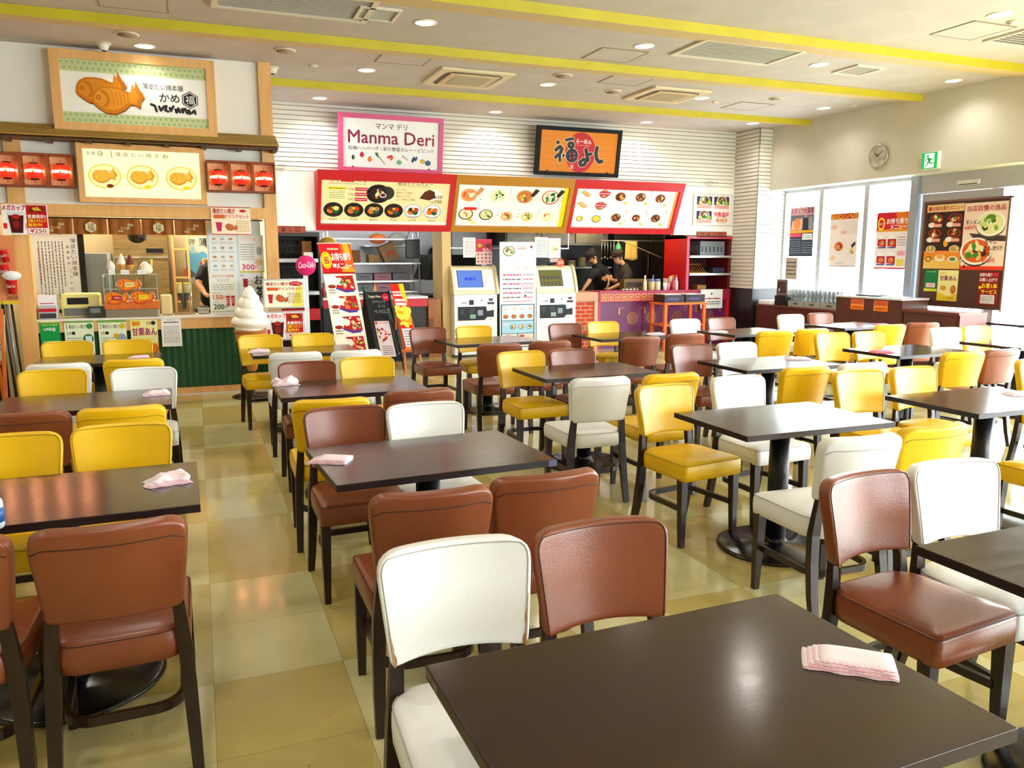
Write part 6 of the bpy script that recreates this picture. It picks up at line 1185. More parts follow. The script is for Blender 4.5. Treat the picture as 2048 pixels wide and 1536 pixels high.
C.ell(.13, .46, .05, '#f0d0d8', 2, .4)
for i in range(3): C.bowl(.36 + i * .24, .52, .05, '#1f3a4a', '#d8d0b0', ['#e88a2c', '#2c5a2c', '#3a3030'], i + 20, L=2, n=5)
C.ell(.2, .74, .06, '#c8142c', 2, .35); C.txt('ランチ', .12, .76, .42, .84, '#d81c4a', 3, .03); C.lines(.08, .87, .45, .95, 2, '#8a5a6a', 2); C.ell(.62, .74, .05, '#c8483c', 2, .4); C.lines(.55, .8, .7, .96, 3, '#3a3a3a', 2); C.lines(.74, .76, .94, .9, 3, '#d8845c', 2); C.build('menu_sheet', t)
# papers clipped above the machines
def hang(a, b_, Y, label, base, f=None, name='notice', cat='notice'):
    C = Canvas(*plane_y(a, b_, Y), base=base, thick=.002)
    if f: f(C)
    return tag(C.build(name), label, cat)
mb = MB(); mb.box(3.60, YB + .1, 1.64, 5.6, YB + .115, 1.655, M_alu); mb.box(3.60, YB + .1, 1.655, 3.61, YB + .11, 2.3, M_alu); mb.box(5.59, YB + .1, 1.655, 5.6, YB + .11, 2.3, M_alu); tag(mb.build('hanging_rail'), 'thin rail with clips above the ticket machines', 'rail')
YH = YB + .09
def f1(C): C.lines(.3, .06, .7, .1, 1, '#555555'); C.lines(.12, .15, .9, .9, 10, '#8a8a8a', 2, 2, .25)
hang((926, 475), (951, 515), YH, 'white typed notice hanging above the blue-screen machine', '#eeeef0', f1)
def f2(C):
    C.rect(0, 0, 1, .5, '#d83a5a', 1); C.bowl(.25, .25, .05, '#3a2a20', '#e89a3c', ['#f0c858', '#3a7a38'], 3, L=2); C.ell(.75, .27, .04, '#6a3a2c', 2, .7); C.txt('50', .42, .36, .78, .52, '#fbe8f0', 4, .03); C.txt('円', .82, .42, .94, .5, '#fbe8f0', 4)
    for j in range(3):
        for i in range(4): C.ell(.14 + i * .24, .60 + j * .14, .018, ('#b8382c', '#d87a50', '#a84a3a')[(i + j) % 3], 2, .8)
hang((951.5, 478), (984, 529), YH, 'pink and red dish leaflet above the blue-screen machine', '#f2d6da', f2, 'leaflet', 'leaflet')
hang((1070, 474), (1095.5, 515), YH, 'white typed notice hanging above the brown-screen machine', '#ecebee', f1)
def f3(C): C.ell(.5, .42, .085, '#f6f2ee', 1, 1.15); C.bowl(.5, .42, .072, '#e4dcd0', '#e8dcb8', ['#f4ecd8', '#c8b890', '#8a5a3a', '#a8b890'], 5, L=2, asp=1.0); C.rect(0, .78, 1, 1, '#2a2c4a', 1); C.rect(.15, .8, .8, .93, '#e8d8e4', 2)
hang((1096.5, 476), (1121, 528), YH, 'white noodle bowl leaflet above the brown-screen machine', '#dcd8e2', f3, 'leaflet', 'leaflet')
hang((1071, 516), (1091, 529), YH - .002, 'small black card below the typed notice, right machine', '#16181c', None, 'card', 'card')
mb = MB(); pts = []
for k in range(28): r_ = .075 * (1 if k % 2 else .82); a_ = 2 * math.pi * k / 28; pts.append((r_ * math.cos(a_), r_ * .95 * math.sin(a_)))
p = aty(1125, 532, YB - .12); mb.prism(pts, .003, mat('#f0501c', .5), Matrix.Translation((p.x, YB - .04, 1.42)) @ Matrix.Rotation(R(90), 4, 'X')); s_ = tag(mb.build('starburst_sticker'), 'orange starburst sticker on top of the right ticket machine', 'sticker')
C = Canvas((p.x - .05, YB - .0441, 1.45), (p.x + .05, YB - .0441, 1.45), (p.x - .05, YB - .0441, 1.40), step=.0002); C.txt('食券', .1, .05, .9, .9, '#ffd8c0', 1, .02); C.build('lettering', s_)
# ------------------------------------------------------------------ brick pier and purple counter
def brick_mat():
    m = bpy.data.materials.new('orange_brick'); m.use_nodes = True; nt = m.node_tree; b = nt.nodes['Principled BSDF']; tc = nt.nodes.new('ShaderNodeTexCoord'); mp = nt.nodes.new('ShaderNodeMapping'); mp.inputs['Rotation'].default_value = (R(90), 0, 0)
    br = nt.nodes.new('ShaderNodeTexBrick'); br.inputs['Scale'].default_value = 1; br.inputs['Brick Width'].default_value = .17; br.inputs['Row Height'].default_value = .066; br.inputs['Mortar Size'].default_value = .006
    br.inputs['Color1'].default_value = lin('#c8481c'); br.inputs['Color2'].default_value = lin('#a83a20'); br.inputs['Mortar'].default_value = lin('#c8a890')
    nt.links.new(tc.outputs['Object'], mp.inputs['Vector']); nt.links.new(mp.outputs[0], br.inputs['Vector']); nt.links.new(br.outputs['Color'], b.inputs['Base Color']); b.inputs['Roughness'].default_value = .8
    bp = nt.nodes.new('ShaderNodeBump'); bp.inputs['Strength'].default_value = .6; bp.invert = True; nt.links.new(br.outputs['Fac'], bp.inputs['Height']); nt.links.new(bp.outputs[0], b.inputs['Normal']); return m
t = thing('brick_counter', 'orange brick counter end with a tan cap, right of the ticket machines', 'counter', (0, YB, 0)); mb = MB(); mb.box(5.62, 0, 0, 6.02, .5, .80, brick_mat()); mb.build('brickwork', t); mb = MB(); mb.bbox(5.62, -.02, .80, 6.10, .5, .945, mat('#c89474', .5), .006); mb.box(6.02, -.02, 0, 6.09, .4, .80, mat('#d8a888', .5)); mb.build('cap', t)
t = thing('ramen_counter', 'purple counter with a gold meander band and dragon medallions', 'counter', (0, YB, 0)); M_pur = mat('#6a1a58', .4); M_pnk = mat('#c81c68', .4); M_gl = mat('#b8862c', .35, .5); M_gl2 = mat('#e8a060', .5)
mb = MB(); mb.box(6.13, 0, .0, 8.72, .45, .775, M_pur); mb.build('panel', t); mb = MB(); mb.box(6.10, -.02, 0, 6.13, .45, .775, M_pnk); mb.build('edge_strip', t); mb = MB(); mb.box(8.60, -.02, 0, 8.72, -.001, .775, M_red); mb.build('red_end', t)
mb = MB(); mb.box(6.10, -.035, .775, 8.74, .45, .93, mat('#a81c38', .4)); mb.build('frieze', t); mb = MB(); mb.box(6.10, -.05, .93, 8.75, .48, .955, mat('#a8204c', .35)); mb.build('countertop', t)
C = Canvas(*rect_y(6.13, 7.75, .79, .915, -.0355), step=.0008); n = 13
for i in range(n):
    u0 = (i + .08) / n; d = .84 / n
    for (a, b_, c, e) in ((0, .05, 1, .17), (0, .83, 1, .95), (0, .05, .14, .40), (.86, .05, 1, .40), (0, .60, .14, .95), (.86, .60, 1, .95), (.28, .34, .72, .46), (.28, .56, .72, .68), (.42, .34, .58, .68), (0, .44, .2, .56), (.8, .44, 1, .56)): C.rect(u0 + d * a, b, u0 + d * c, e, M_gl2, 1) if False else C.rect(u0 + d * a, b_, u0 + d * c, e, M_gl2, 1)
C.build('meander', t)
def medallion(x, z):
    C = Canvas(*rect_y(x - .16, x + .16, z - .16, z + .16, -.0008), step=.001); C.ell(.5, .5, .10, M_gl, 1, 1, 0, 40); C.ell(.5, .5, .092, M_pur, 2, 1, 0, 40); q = random.Random(int(x * 10))
    for ring_, k in ((.075, 11), (.05, 8), (.024, 5)):
        for i in range(k):
            a = 2 * math.pi * i / k + ring_ * 30; C.ell(.5 + math.cos(a) * ring_ / .32, .5 + math.sin(a) * ring_ / .32, .016, M_gl, 3, .42, a + 2.2 + q.uniform(-.5, .5), 9)
    return C.build('medallion', t)
for x in (6.75, 7.11, 7.62, 8.26): medallion(x, .50)
for x0 in (6.55, 6.93, 7.30, 7.42, 7.80, 8.06, 8.44):
    C = Canvas(*rect_y(x0 - .07, x0 + .07, .56, .70, -.0008), step=.001); f = -1 if x0 in (6.93, 7.30, 7.80, 8.44) else 1
    for k in range(4): C.ell(.5 - f * (.35 - k * .2), .2 + .0 * k, .012, M_gl, 1, .5, .5 * k); C.ell(.5 - f * .38, .3 + k * .18, .011, M_gl, 1, 1.6, .3 * k)
    C.build('corner_ornament', t)
C = sheet((1402, 579), (1444, 616), YB - .056, 'white notice taped to the front of the purple counter', '#eceff2', cat='notice', name='notice'); C.ell(.5, .22, .018, '#b81c4a', 2, .8); C.ell(.47, .24, .012, '#2a2a40', 3); C.lines(.12, .42, .9, .52, 1, '#b83a4a', 2, 3, .7); C.lines(.3, .6, .9, .82, 2, '#3a3a40', 2, 4, .4); done(C)
# orange shelf stand with crates
t = thing('orange_stand', 'orange wooden shelf stand in front of the purple counter', 'stand', (6.98, 11.0, 0)); mo = noise_mat('orange_stain', '#d8641c', '#e87424', 3, .5, stretch=(5, 5, .6))
for x in (0, .74):
    for y in (0, .40): mb = MB(); mb.box(x, y, 0, x + .05, y + .05, .745, mo); mb.build('leg', t)
mb = MB(); mb.bbox(-.01, -.01, .745, .80, .46, .78, mo, .004); mb.build('top', t); mb = MB(); mb.box(.05, .0, .40, .74, .45, .425, mo); mb.box(.0, .05, .40, .05, .4, .425, mo); mb.box(.74, .05, .40, .79, .4, .425, mo); mb.build('lower_shelf', t)
for i, (x, lab) in enumerate(((7.0, 'black plastic tray crate on the orange stand, left'), (7.40, 'black plastic tray crate on the orange stand, right'))):
    t = thing('tray_crate', lab, 'crate', (x, 11.04, .781), group='black tray crates on the orange stand'); mb = MB(); w_, d_, h_ = .37, .34, .125; e = .008; mk = mat('#2a1420', .4)
    mb.box(0, 0, 0, w_, e, h_, mk); mb.box(0, d_ - e, 0, w_, d_, h_, mk); mb.box(0, e, 0, e, d_ - e, h_, mk); mb.box(w_ - e, e, 0, w_, d_ - e, h_, mk); mb.box(e, e, 0, w_ - e, d_ - e, e, mk); mb.box(.06, -.002, .04, .26, -.0004, .075, mat('#4a3a7a', .4)); mb.build('crate_body', t); mb = MB(); mb.box(.03, .05, .012, .34, .3, .132, mat('#e4dce0', .6)); mb.build('paper_stack', t)
# condiments on the counter
def cond(x, y, kind, col, cap, label):
    t = thing('condiment', label, 'condiment', (x, y, .9555), group='condiments on the purple counter'); mb = MB()
    if kind == 'b': mb.lathe([(.03, 0), (.032, .01), (.032, .13), (.014, .18), (.013, .22), (1e-6, .22)], mat(col, .3), n=18); mb.build('bottle_body', t); mb = MB(); mb.lathe([(.016, .215), (.016, .25), (1e-6, .251)], mat(cap, .4), n=14); mb.build('cap', t)
    elif kind == 'j': mb.lathe([(.045, 0), (.05, .01), (.05, .13), (.042, .15), (1e-6, .15)], mat(col, .2), n=20); mb.build('jar', t); mb = MB(); mb.lathe([(.046, .148), (.046, .185), (1e-6, .19)], mat(cap, .4), n=18); mb.build('lid', t)
    else: mb.lathe([(.03, 0), (.033, .12), (.03, .12), (.028, .01), (1e-6, .01)], mat(col, .4), n=18); mb.build('cup', t); mb = MB(); [mb.tube([(.01 * math.cos(a), .01 * math.sin(a), .01), (.03 * math.cos(a), .03 * math.sin(a), .2)], .003, mat(cap, .5), 5) for a in range(6)]; mb.build('sticks', t)
for a in ((7.02, YB + .08, 'b', '#e6dcb8', '#f0f0e8', 'pale oil bottle, leftmost of the condiments'), (7.16, YB + .1, 'j', '#c8b47c', '#6a84c0', 'yellow jar with a blue lid, first from the left'), (7.28, YB + .1, 'j', '#d8cca8', '#6a84c0', 'cream jar with a blue lid, second from the left'), (7.30, YB + .28, 'b', '#8a94a4', '#5a70a8', 'grey-blue bottle standing behind the jars'),
          (7.40, YB + .06, 'c', '#e8ecf0', '#e8e4dc', 'white cup of the condiments, left of the pink one'), (7.48, YB + .09, 'c', '#e87a9a', '#d8c8b0', 'pink cup of the condiments'), (7.56, YB + .06, 'b', '#b02828', '#e87a28', 'small red bottle among the condiments'), (7.58, YB + .26, 'c', '#7a4a2c', '#c87a3c', 'brown chopstick holder among the condiments'), (7.64, YB + .08, 'b', '#cfd6de', '#d8402c', 'white bottle with red cap among the condiments'), (7.71, YB + .2, 'b', '#dfe4ea', '#8a94a4', 'white bottle, rightmost of the condiments')): cond(*a)
mb = MB(); mb.bbox(-.03, -.01, 0, .03, .01, .24, mat('#e8cfa4', .6), .004); o = tag(mb.build('wooden_tag', None, (7.62, YB + .15, .957)), 'pale wooden tag leaning among the condiments', 'tag'); o.rotation_euler = (0, R(-14), 0)
bx('red_box', 'dark yellow-edged carton behind the condiments', 'box', 6.72, YB + .26, .957, 7.22, YB + .42, 1.14, mat('#6a5420', .6), parts=[('side_print', (.04, -.003, .05, .46, -.0004, .13), mat('#3a1c14', .6))])
# right kitchen
t = thing('kitchen_hood', 'steel hood cupboards above the cooks', 'hood', (5.0, 13.0, 1.72)); M_hood = noise_mat('hood_steel', '#4c463c', '#5c564a', 6, .35, metal=.7, stretch=(1, 1, 9)); mb = MB(); mb.box(0, 0, 0, 2.0, .68, .55, M_hood); mb.build('body', t)
for k in range(3): mb = MB(); mb.bbox(.02 + k * .66, -.02, .03, .66 + k * .66, -.001, .52, M_hood, .004); d = mb.build('door', t); mb = MB(); mb.box(.58 + k * .66, -.03, .18, .62 + k * .66, -.021, .36, M_black); mb.build('handle', d)
t = thing('plate_shelf', 'steel shelf with stacked plates behind the cooks', 'shelf', (5.7, 13.3, 1.30)); mb = MB(); mb.box(0, 0, 0, 1.9, .38, .03, M_steel); mb.build('board', t)
for i, (x, n, r_, c) in enumerate(((5.9, 9, .11, '#8a8c84'), (6.18, 8, .11, '#9a9c94'), (6.5, 5, .08, '#c8bc9a'), (6.72, 7, .075, '#cabf9c'))):
    for k in range(n):
        mb = MB(); mb.lathe([(r_ * .5, 0), (r_, .018), (r_ * .98, .024), (r_ * .5, .008), (1e-6, .008)], mat(c, .3), n=20); tag(mb.build('plate' if r_ > .1 else 'bowl', None, (x, 13.48, 1.331 + k * .0245)), ('plate in the grey stack farthest left behind the cooks', 'plate in the second grey stack behind the cooks', 'cream bowl in the shorter stack behind the cooks', 'cream bowl in the stack nearest the cook')[i], 'plate' if r_ > .1 else 'bowl', ('stack of grey plates, left', 'stack of grey plates, second', 'stack of cream bowls, short', 'stack of cream bowls, tall')[i])
t = thing('work_table', 'steel work table where the two cooks stand', 'table', (5.62, 12.08, 0)); mb = MB(); mb.box(0, 0, .86, 2.05, .17, .90, M_steel); mb.build('worktop', t)
for x in (.02, 1.99): mb = MB(); mb.box(x, .06, 0, x + .04, .12, .86, M_steel); mb.build('leg', t)
bx('dark_fridge', 'dark tall kitchen cabinet behind the hanging towel', 'cabinet', 7.25, 13.2, 0, 8.75, 13.68, 2.1, mat('#1c1a18', .4), .01, parts=[('door', (.02, -.02, .1, .72, -.001, 2.0), mat('#24201c', .35)), ('door', (.76, -.02, .1, 1.46, -.001, 2.0), mat('#24201c', .35)), ('handle', (.70, -.05, .8, .73, -.021, 1.6), M_chrome)])
mb = MB(); n = 10; vs = []
for j in range(9):
    for i in range(n + 1): vs.append((-.12 + .24 * i / n + .004 * j * (i / n - .5), .012 * math.sin(i * 1.4) * (j / 8 + .3), -j * .04 - (.02 if j == 8 and 3 < i < 8 else 0)))
mb.raw(vs, [(j * (n + 1) + i, j * (n + 1) + i + 1, (j + 1) * (n + 1) + i + 1, (j + 1) * (n + 1) + i) for j in range(8) for i in range(n)], mat('#d8b45c', .9), True)  # the yellow kitchen light is put into the towel's colour
o = mb.build('hanging_towel', None, (7.32, 12.7, 1.79)); o.modifiers.new('t', 'SOLIDIFY').thickness = .006; tag(o, 'towel hanging on a kitchen rail, yellow lamplight put into its colour', 'towel')
mb = MB(); mb.tube([(6.7, 12.7, 1.80), (8.0, 12.7, 1.80)], .008, M_alu, 8); mb.tube([(6.7, 12.7, 1.80), (6.7, 12.7, 2.3)], .006, M_alu, 6); mb.tube([(8.0, 12.7, 1.8), (8.0, 12.7, 2.3)], .006, M_alu, 6); tag(mb.build('towel_rail'), 'steel rail under the kitchen ceiling carrying the towel', 'rail')
mb = MB(); mb.tube([(7.0, 12.45, 1.79), (7.7, 12.3, 1.50)], .008, mat('#8a7a5a', .5), 6); tag(mb.build('sloping_pipe'), 'thin pipe sloping down to the red shelf side', 'pipe')
t = thing('detergent_bottle', 'green detergent bottle hanging left of the towel', 'bottle', (7.05, 12.70, 1.60)); mb = MB(); mb.lathe([(.045, 0), (.055, .02), (.055, .09), (.02, .15), (1e-6, .16)], mat('#4aa878', .3), n=18); mb.build('body', t); mb = MB(); mb.tube([(0, 0, .155), (0, 0, .2)], .006, M_white, 6); mb.build('hook', t)
for k in range(5): mb = MB(); mb.tube([(6.72 + k * .06, 12.7, 1.80), (6.72 + k * .06, 12.7, 1.5 + .02 * (k % 2))], .006, M_steel, 6); mb.ball((6.72 + k * .06, 12.7, 1.48 + .02 * (k % 2)), .02, M_steel, 10, 6); tag(mb.build('ladle'), 'steel ladle hanging on the kitchen rail left of the towel', 'ladle', 'ladles on the kitchen rail')
for x, y, r_, h, lab in ((5.75, 12.175, .078, .30, 'tall steel stock pot at the left end of the cooks table'), (7.45, 12.175, .06, .16, 'small steel pot on the right end of the cooks table')):
    t = thing('stock_pot', lab, 'pot', (x, y, .901)); mb = MB(); mb.lathe([(r_, 0), (r_, h), (r_ * .95, h), (r_ * .95, .01), (1e-6, .01)], mat('#8a7a58', .3, .7), n=28); mb.build('body', t); mb = MB(); mb.tube([(r_, 0, h * .8), (r_ + .03, 0, h * .8), (r_ + .03, 0, h * .6), (r_, 0, h * .6)], .005, M_steel, 6); mb.build('handle', t)
mb = MB()
for k in range(9): mb.ball((6.62 + k * .035, YB + .12 + .03 * (k % 2), .957 + .014), .017, mat('#e8e4d8', .5), 8, 5, sz=.8)
tag(mb.build('wrapped_rolls'), 'row of small white wrapped rolls on the counter before the cook', 'food', kind='stuff')
l = bpy.data.lights.new('kitchen_spot', 'POINT'); l.energy = 22; l.color = (1, .78, .4); l.shadow_soft_size = .05; o = bpy.data.objects.new('kitchen_spot', l); COL.objects.link(o); o.location = (6.9, 12.2, 2.1)
# ================================================================== WINDOW SIDE
M_cab = noise_mat('reddish_brown_wood', '#4a1f14', '#5a281b', 4, .4, stretch=(5, 5, .5)); M_cabt = mat('#6a3020', .35)
t = thing('water_counter', 'low reddish brown cabinet carrying the cup racks', 'cabinet', (8.74, 9.12, 0)); mb = MB(); mb.box(0, 0, 0, .46, 1.84, .71, M_cab); mb.build('body', t); mb = MB(); mb.box(-.02, 0, .71, .475, 1.84, .735, M_cabt); mb.build('top', t)
for k in range(3): mb = MB(); mb.box(-.008, .03 + k * .61, .08, -.0005, .58 + k * .61, .68, M_cab); mb.build('door', t)
t = thing('return_counter', 'taller reddish brown cabinet with two orange labels', 'cabinet', (8.70, 7.92, 0)); mb = MB(); mb.box(0, 0, 0, .46, 1.18, .94, M_cab); mb.build('body', t); mb = MB(); mb.box(-.02, 0, .94, .475, 1.19, .965, mat('#d8dce2', .25)); mb.build('top', t)
for k, (u0, v0, u1, v1, lab) in enumerate(((1702, 597, 1727, 620, 'orange label on the tall brown cabinet, left of two'), (1748, 600, 1775, 624, 'orange label on the tall brown cabinet, right of two'))):
    a, b_ = atx(u0, v0, 8.697), atx(u1, v1, 8.697); C = Canvas(*rect_x(a.y, b_.y, b_.z, a.z, 8.697), base='#e06a3c', thick=.002); C.rect(0, .52, 1, .56, '#f6c890', 1); C.rect(0, .56, 1, 1, '#f0801c', 1); C.lines(.15, .15, .85, .45, 2, '#c84a3a', 2, k); C.lines(.15, .66, .85, .88, 1, '#b84a1c', 2, k + 5, .6); tag(C.build('orange_label'), lab, 'label')
bx('black_tray', 'thin black tray on the white top of the tall brown cabinet', 'tray', 8.80, 8.45, .966, 9.0, 8.85, .985, M_black, .004)
bx('white_tray', 'thin pale tray on the white top of the tall brown cabinet', 'tray', 8.80, 8.05, .966, 9.0, 8.38, .978, mat('#e4e8ec', .4), .004)
t = thing('low_cabinet', 'reddish brown low cabinet under the notice panel', 'cabinet', (8.72, 7.06, 0)); mb = MB(); mb.box(0, 0, 0, .46, .85, .80, M_cab); mb.build('body', t); mb = MB(); mb.box(-.02, 0, .80, .47, .855, .83, M_cabt); mb.build('top', t); mb = MB(); mb.box(-.006, .04, .08, -.0005, .81, .76, M_cab); mb.build('door', t)
bx('white_box', 'pale box on the floor of the porch below the notice panel', 'box', 9.235, 7.125, .0, 9.42, 7.21, .80, mat('#e4d8cc', .5), .01)
# notice panel with five sheets
t = thing('notice_board', 'tall brown notice panel covered with food posters, before the glass door', 'notice board', (0, 0, 0)); XN = 9.20; mb = MB(); y0, y1 = atx(1852, 408, XN).y, atx(2021, 398, XN).y
mb.box(XN, y1, .86, XN + .03, y0, 2.225, mat('#4a2a1c', .5)); mb.build('board', t); mb = MB(); mb.box(XN - .01, y1 - .02, .84, XN + .035, y1, 2.24, mat('#7a5a50', .5)); mb.box(XN - .01, y0, .84, XN + .035, y0 + .02, 2.24, mat('#7a5a50', .5)); mb.box(XN - .01, y1 - .02, 2.225, XN + .035, y0 + .02, 2.25, mat('#7a5a50', .5)); mb.box(XN, y0 - .04, 0, XN + .03, y0, .86, M_cab); mb.build('frame', t)
XS = XN - .006
def sx(a, b_, label, base, X=XS, name='poster', cat='poster', z0=None, **k):
    p, q = atx(a[0], a[1], X), atx(b_[0], b_[1], X); C = Canvas(*rect_x(p.y, q.y, q.z, p.z, X), base=base, thick=.003, **k); C.lab = (name, label, cat, None); return C
C = sx((1856, 411), (1918.5, 538), 'dark takeaway menu poster with many dishes, upper left on the brown panel', '#3a2420'); C.rect(0, 0, 1, .115, '#e8c890', 1); C.txt('お持ち帰りメニュー', .16, .025, .97, .095, '#c8302c', 3, .03); C.rect(.04, .03, .13, .09, '#c83a2c', 3); C.rect(0, .72, 1, 1, '#e88a2c', 1); C.rect(0, .86, 1, 1, '#ecc060', 2)
for i, (u, v) in enumerate(((.28, .22), (.78, .22), (.26, .45), (.78, .45))): C.bowl(u, v, .10, '#b8302c', '#5a2c1c', ['#e8b040', '#3a7a2c', '#e06a2c', '#f0dca0'], i + 4, L=2, n=8, asp=.62); C.ell(u - .12, v + .095, .055, '#f2eee6', 6, .6); C.rect(u - .06, v + .08, u + .16, v + .13, '#e8a090', 7)
for k, u in enumerate((.18, .82)): C.bowl(u, .69, .075, '#f0e8dc', '#c8a040', ['#8a9a3c', '#e8c870'], k + 14, L=4, n=6, asp=.6)
C.ell(.14, .85, .045, '#2a2018', 5, .8); C.ell(.14, .85, .032, '#e8c030', 6, .8); C.ell(.45, .83, .08, '#f4ead0', 5, .6); C.ell(.45, .81, .05, '#e8a83c', 6, .6); C.ell(.8, .85, .075, '#f0ece0', 5, .5); C.ell(.8, .85, .05, '#6a8a3c', 6, .5); C.ell(.58, .6, .035, '#e8a030', 5, 1.4); done(C)
C = sx((1931, 407), (2005, 541), 'large poster of two noodle bowls with prices, upper right on the brown panel', '#f0d8ca'); C.rect(0, .94, 1, 1, '#e0401c', 1); C.txt('当店自慢の逸品', .06, .04, .95, .125, '#b8283c', 3, .02)
C.poly([(.15, .45), (1, .5), (1, .58), (.3, .55)][::-1], '#4a3a34', 1); C.ell(.64, .34, .20, '#5a4a40', 2, .78); C.bowl(.64, .32, .20, '#f4f2ea', '#dfe2a8', ['#f0f0d0', '#7aa83c', '#c8d88a', '#e8e4b8', '#3a3a24', '#5a8a2c'], 33, L=3, n=18, asp=.76)
C.ell(.35, .74, .225, '#3a3030', 2, .78); C.bowl(.35, .72, .225, '#f6f4f0', '#e0601c', ['#f0dca8', '#7a1c14', '#4a8a2c', '#f4e8c0', '#e8c070', '#f0e0b0'], 35, L=4, n=18, asp=.76)
C.txt('タンメン', .06, .25, .40, .32, '#15100c', 9, .02); C.txt('680円', .04, .335, .32, .395, '#d8382c', 9, .02); C.txt('もやし', .55, .55, .82, .61, '#15100c', 9, .02); C.txt('あんかけ', .52, .64, .95, .71, '#15100c', 9, .02); C.txt('そば', .52, .73, .7, .79, '#15100c', 9, .02); C.txt('650円', .52, .83, .80, .89, '#d8382c', 9, .02); C.ell(.1, .95, .02, '#8a1c30', 3); done(C)
C = sx((1850.5, 539), (1873, 583), 'small green sheet on the brown panel', '#1f7a44'); C.txt('お友だち登録', .15, .06, .85, .12, '#e8f0c0'); C.rect(.15, .62, .85, .82, '#f0d8d8', 2); C.lines(.2, .65, .8, .8, 2, '#c84a6a', 3); C.rect(0, .88, 1, 1, '#e0d838', 1); done(C)
C = sx((1877.5, 540), (1912, 603), 'yellow sheet with purple writing in the lower left of the brown panel', '#f2eca0'); C.poly([(0, 1), (1, 1), (1, .75), (.5, .85), (0, .7)], '#f0d02c', 1); C.txt('粒入り', .1, .05, .4, .14, '#d87a1c', 2); C.txt('甘栗あん', .1, .18, .95, .34, '#8a2c6a', 3, .03); C.ell(.3, .58, .045, '#e0902c', 3, .7); C.ell(.8, .62, .04, '#b85a20', 3, 1.4); C.ell(.8, .60, .03, '#d8803c', 4, 1.4); C.txt('150円', .5, .86, .85, .95, '#8a5a20', 3); done(C)
C = sx((1959, 543), (1993, 611), 'sheet with large yellow and white writing in the lower right of the panel', '#8a1c20'); C.txt('お持ち帰り', .05, .04, .66, .15, '#f4f0f0', 3, .03); C.rect(.72, .03, .95, .14, '#c8283c', 2); C.txt('お買い上げで', .05, .19, .92, .30, '#f4f0f0', 3, .03); C.txt('お茶1本', .18, .35, .95, .50, '#f0d020', 4, .05); C.txt('サービス', .18, .54, .95, .66, '#f0d020', 4, .05); C.ell(.1, .48, .02, '#f0d020', 3); C.rect(.16, .70, .86, .96, '#dcdce4', 2); C.lines(.2, .73, .82, .93, 5, '#5a5a70', 3, 3); done(C)
# posters on the window panes
XW = XG + .02
C = sx((1582, 416), (1624, 513), 'dark staff wanted poster on the leftmost window', '#2c3444', XW); C.rect(0, 0, 1, .48, '#6a6a78', 1); C.rect(0, .0, 1, .16, '#d8a8b4', 2); C.txt('スタッフ大募集', .03, .02, .97, .14, '#8a1c34', 4, .02); C.ell(.3, .34, .08, '#e08a4c', 3, 1.2); C.poly([(.1, .28), (.5, .22), (.6, .46), (.05, .46)][::-1], '#e8b08c', 2); C.poly([(.52, .48), (.55, .25), (.66, .17), (.76, .26), (.78, .48)][::-1], '#1c2234', 3); C.ell(.66, .19, .025, '#c89a80', 4); C.rect(.8, .2, .96, .45, '#8a8c94', 3)
C.rect(0, .47, 1, .52, '#f0a81c', 4); C.rect(0, .53, .5, .60, '#d8486a', 3); C.rect(.55, .54, .97, .66, '#eef0f4', 3); C.lines(.04, .63, .5, .95, 7, '#8a94ac', 3, 2, .25); C.lines(.55, .7, .96, .95, 5, '#8a94ac', 3, 5, .25); C.lines(.58, .56, .94, .64, 2, '#3a4460', 4, 6); done(C)
C = sx((1662, 428), (1711, 534), 'pale noodle bowl poster on the middle window', '#e8dcd8', XW); C.rect(0, 0, 1, .11, '#d87a28', 1); q = random.Random(6)
for k in range(16): C.ell(q.random(), q.uniform(.01, .1), .025, ('#f0c030', '#b8381c', '#e8641c', '#7a2c18')[k % 4], 2 + k % 3, .5, q.uniform(0, 3), 8)
C.bowl(.36, .62, .11, '#f2ece8', '#d8804c', ['#b84a28', '#e8a878', '#7a3a20'], 3, L=2); C.bowl(.84, .70, .09, '#efe8e2', '#e8d8a8', ['#d8c08a', '#3a3428'], 6, L=2); C.poly([(.8, .6), (.93, .53), (.96, .57), (.85, .65)][::-1], '#2a2a2c', 8); C.ell(.16, .25, .06, '#e8b8a0', 2, .6); C.ell(.16, .84, .06, '#e8c098', 2, .7); C.lines(.5, .15, .95, .4, 6, '#d8ccc8', 2, 4); C.rect(.4, .34, .6, .37, '#e8a0b0', 3); C.lines(.25, .90, .6, .95, 2, '#a8b0a8', 3, 2); C.rect(.0, .985, 1, 1, '#7a4a50', 3); done(C)
C = sx((1755, 426), (1810, 539), 'red-headed takeaway poster with boxed meals on the right window', '#f0e8ec', XW); C.rect(0, 0, 1, .34, '#d0182c', 1); C.poly([(.6, 0), (1, 0), (1, .34), (.7, .3)][::-1], '#e8781c', 2); C.rect(0, .30, 1, .34, '#e89a1c', 3); C.txt('お持ち帰り', .33, .11, .97, .21, '#fdf6f4', 4, .04); C.txt('メニュー', .45, .22, .95, .30, '#fdf6f4', 4, .04); C.ell(.16, .2, .065, '#f4dc30', 3, 1.4); C.ell(.16, .2, .045, '#c8202c', 4, 1.4); C.txt('TAKE OUT', .06, .18, .26, .22, '#f8f0c0', 5)
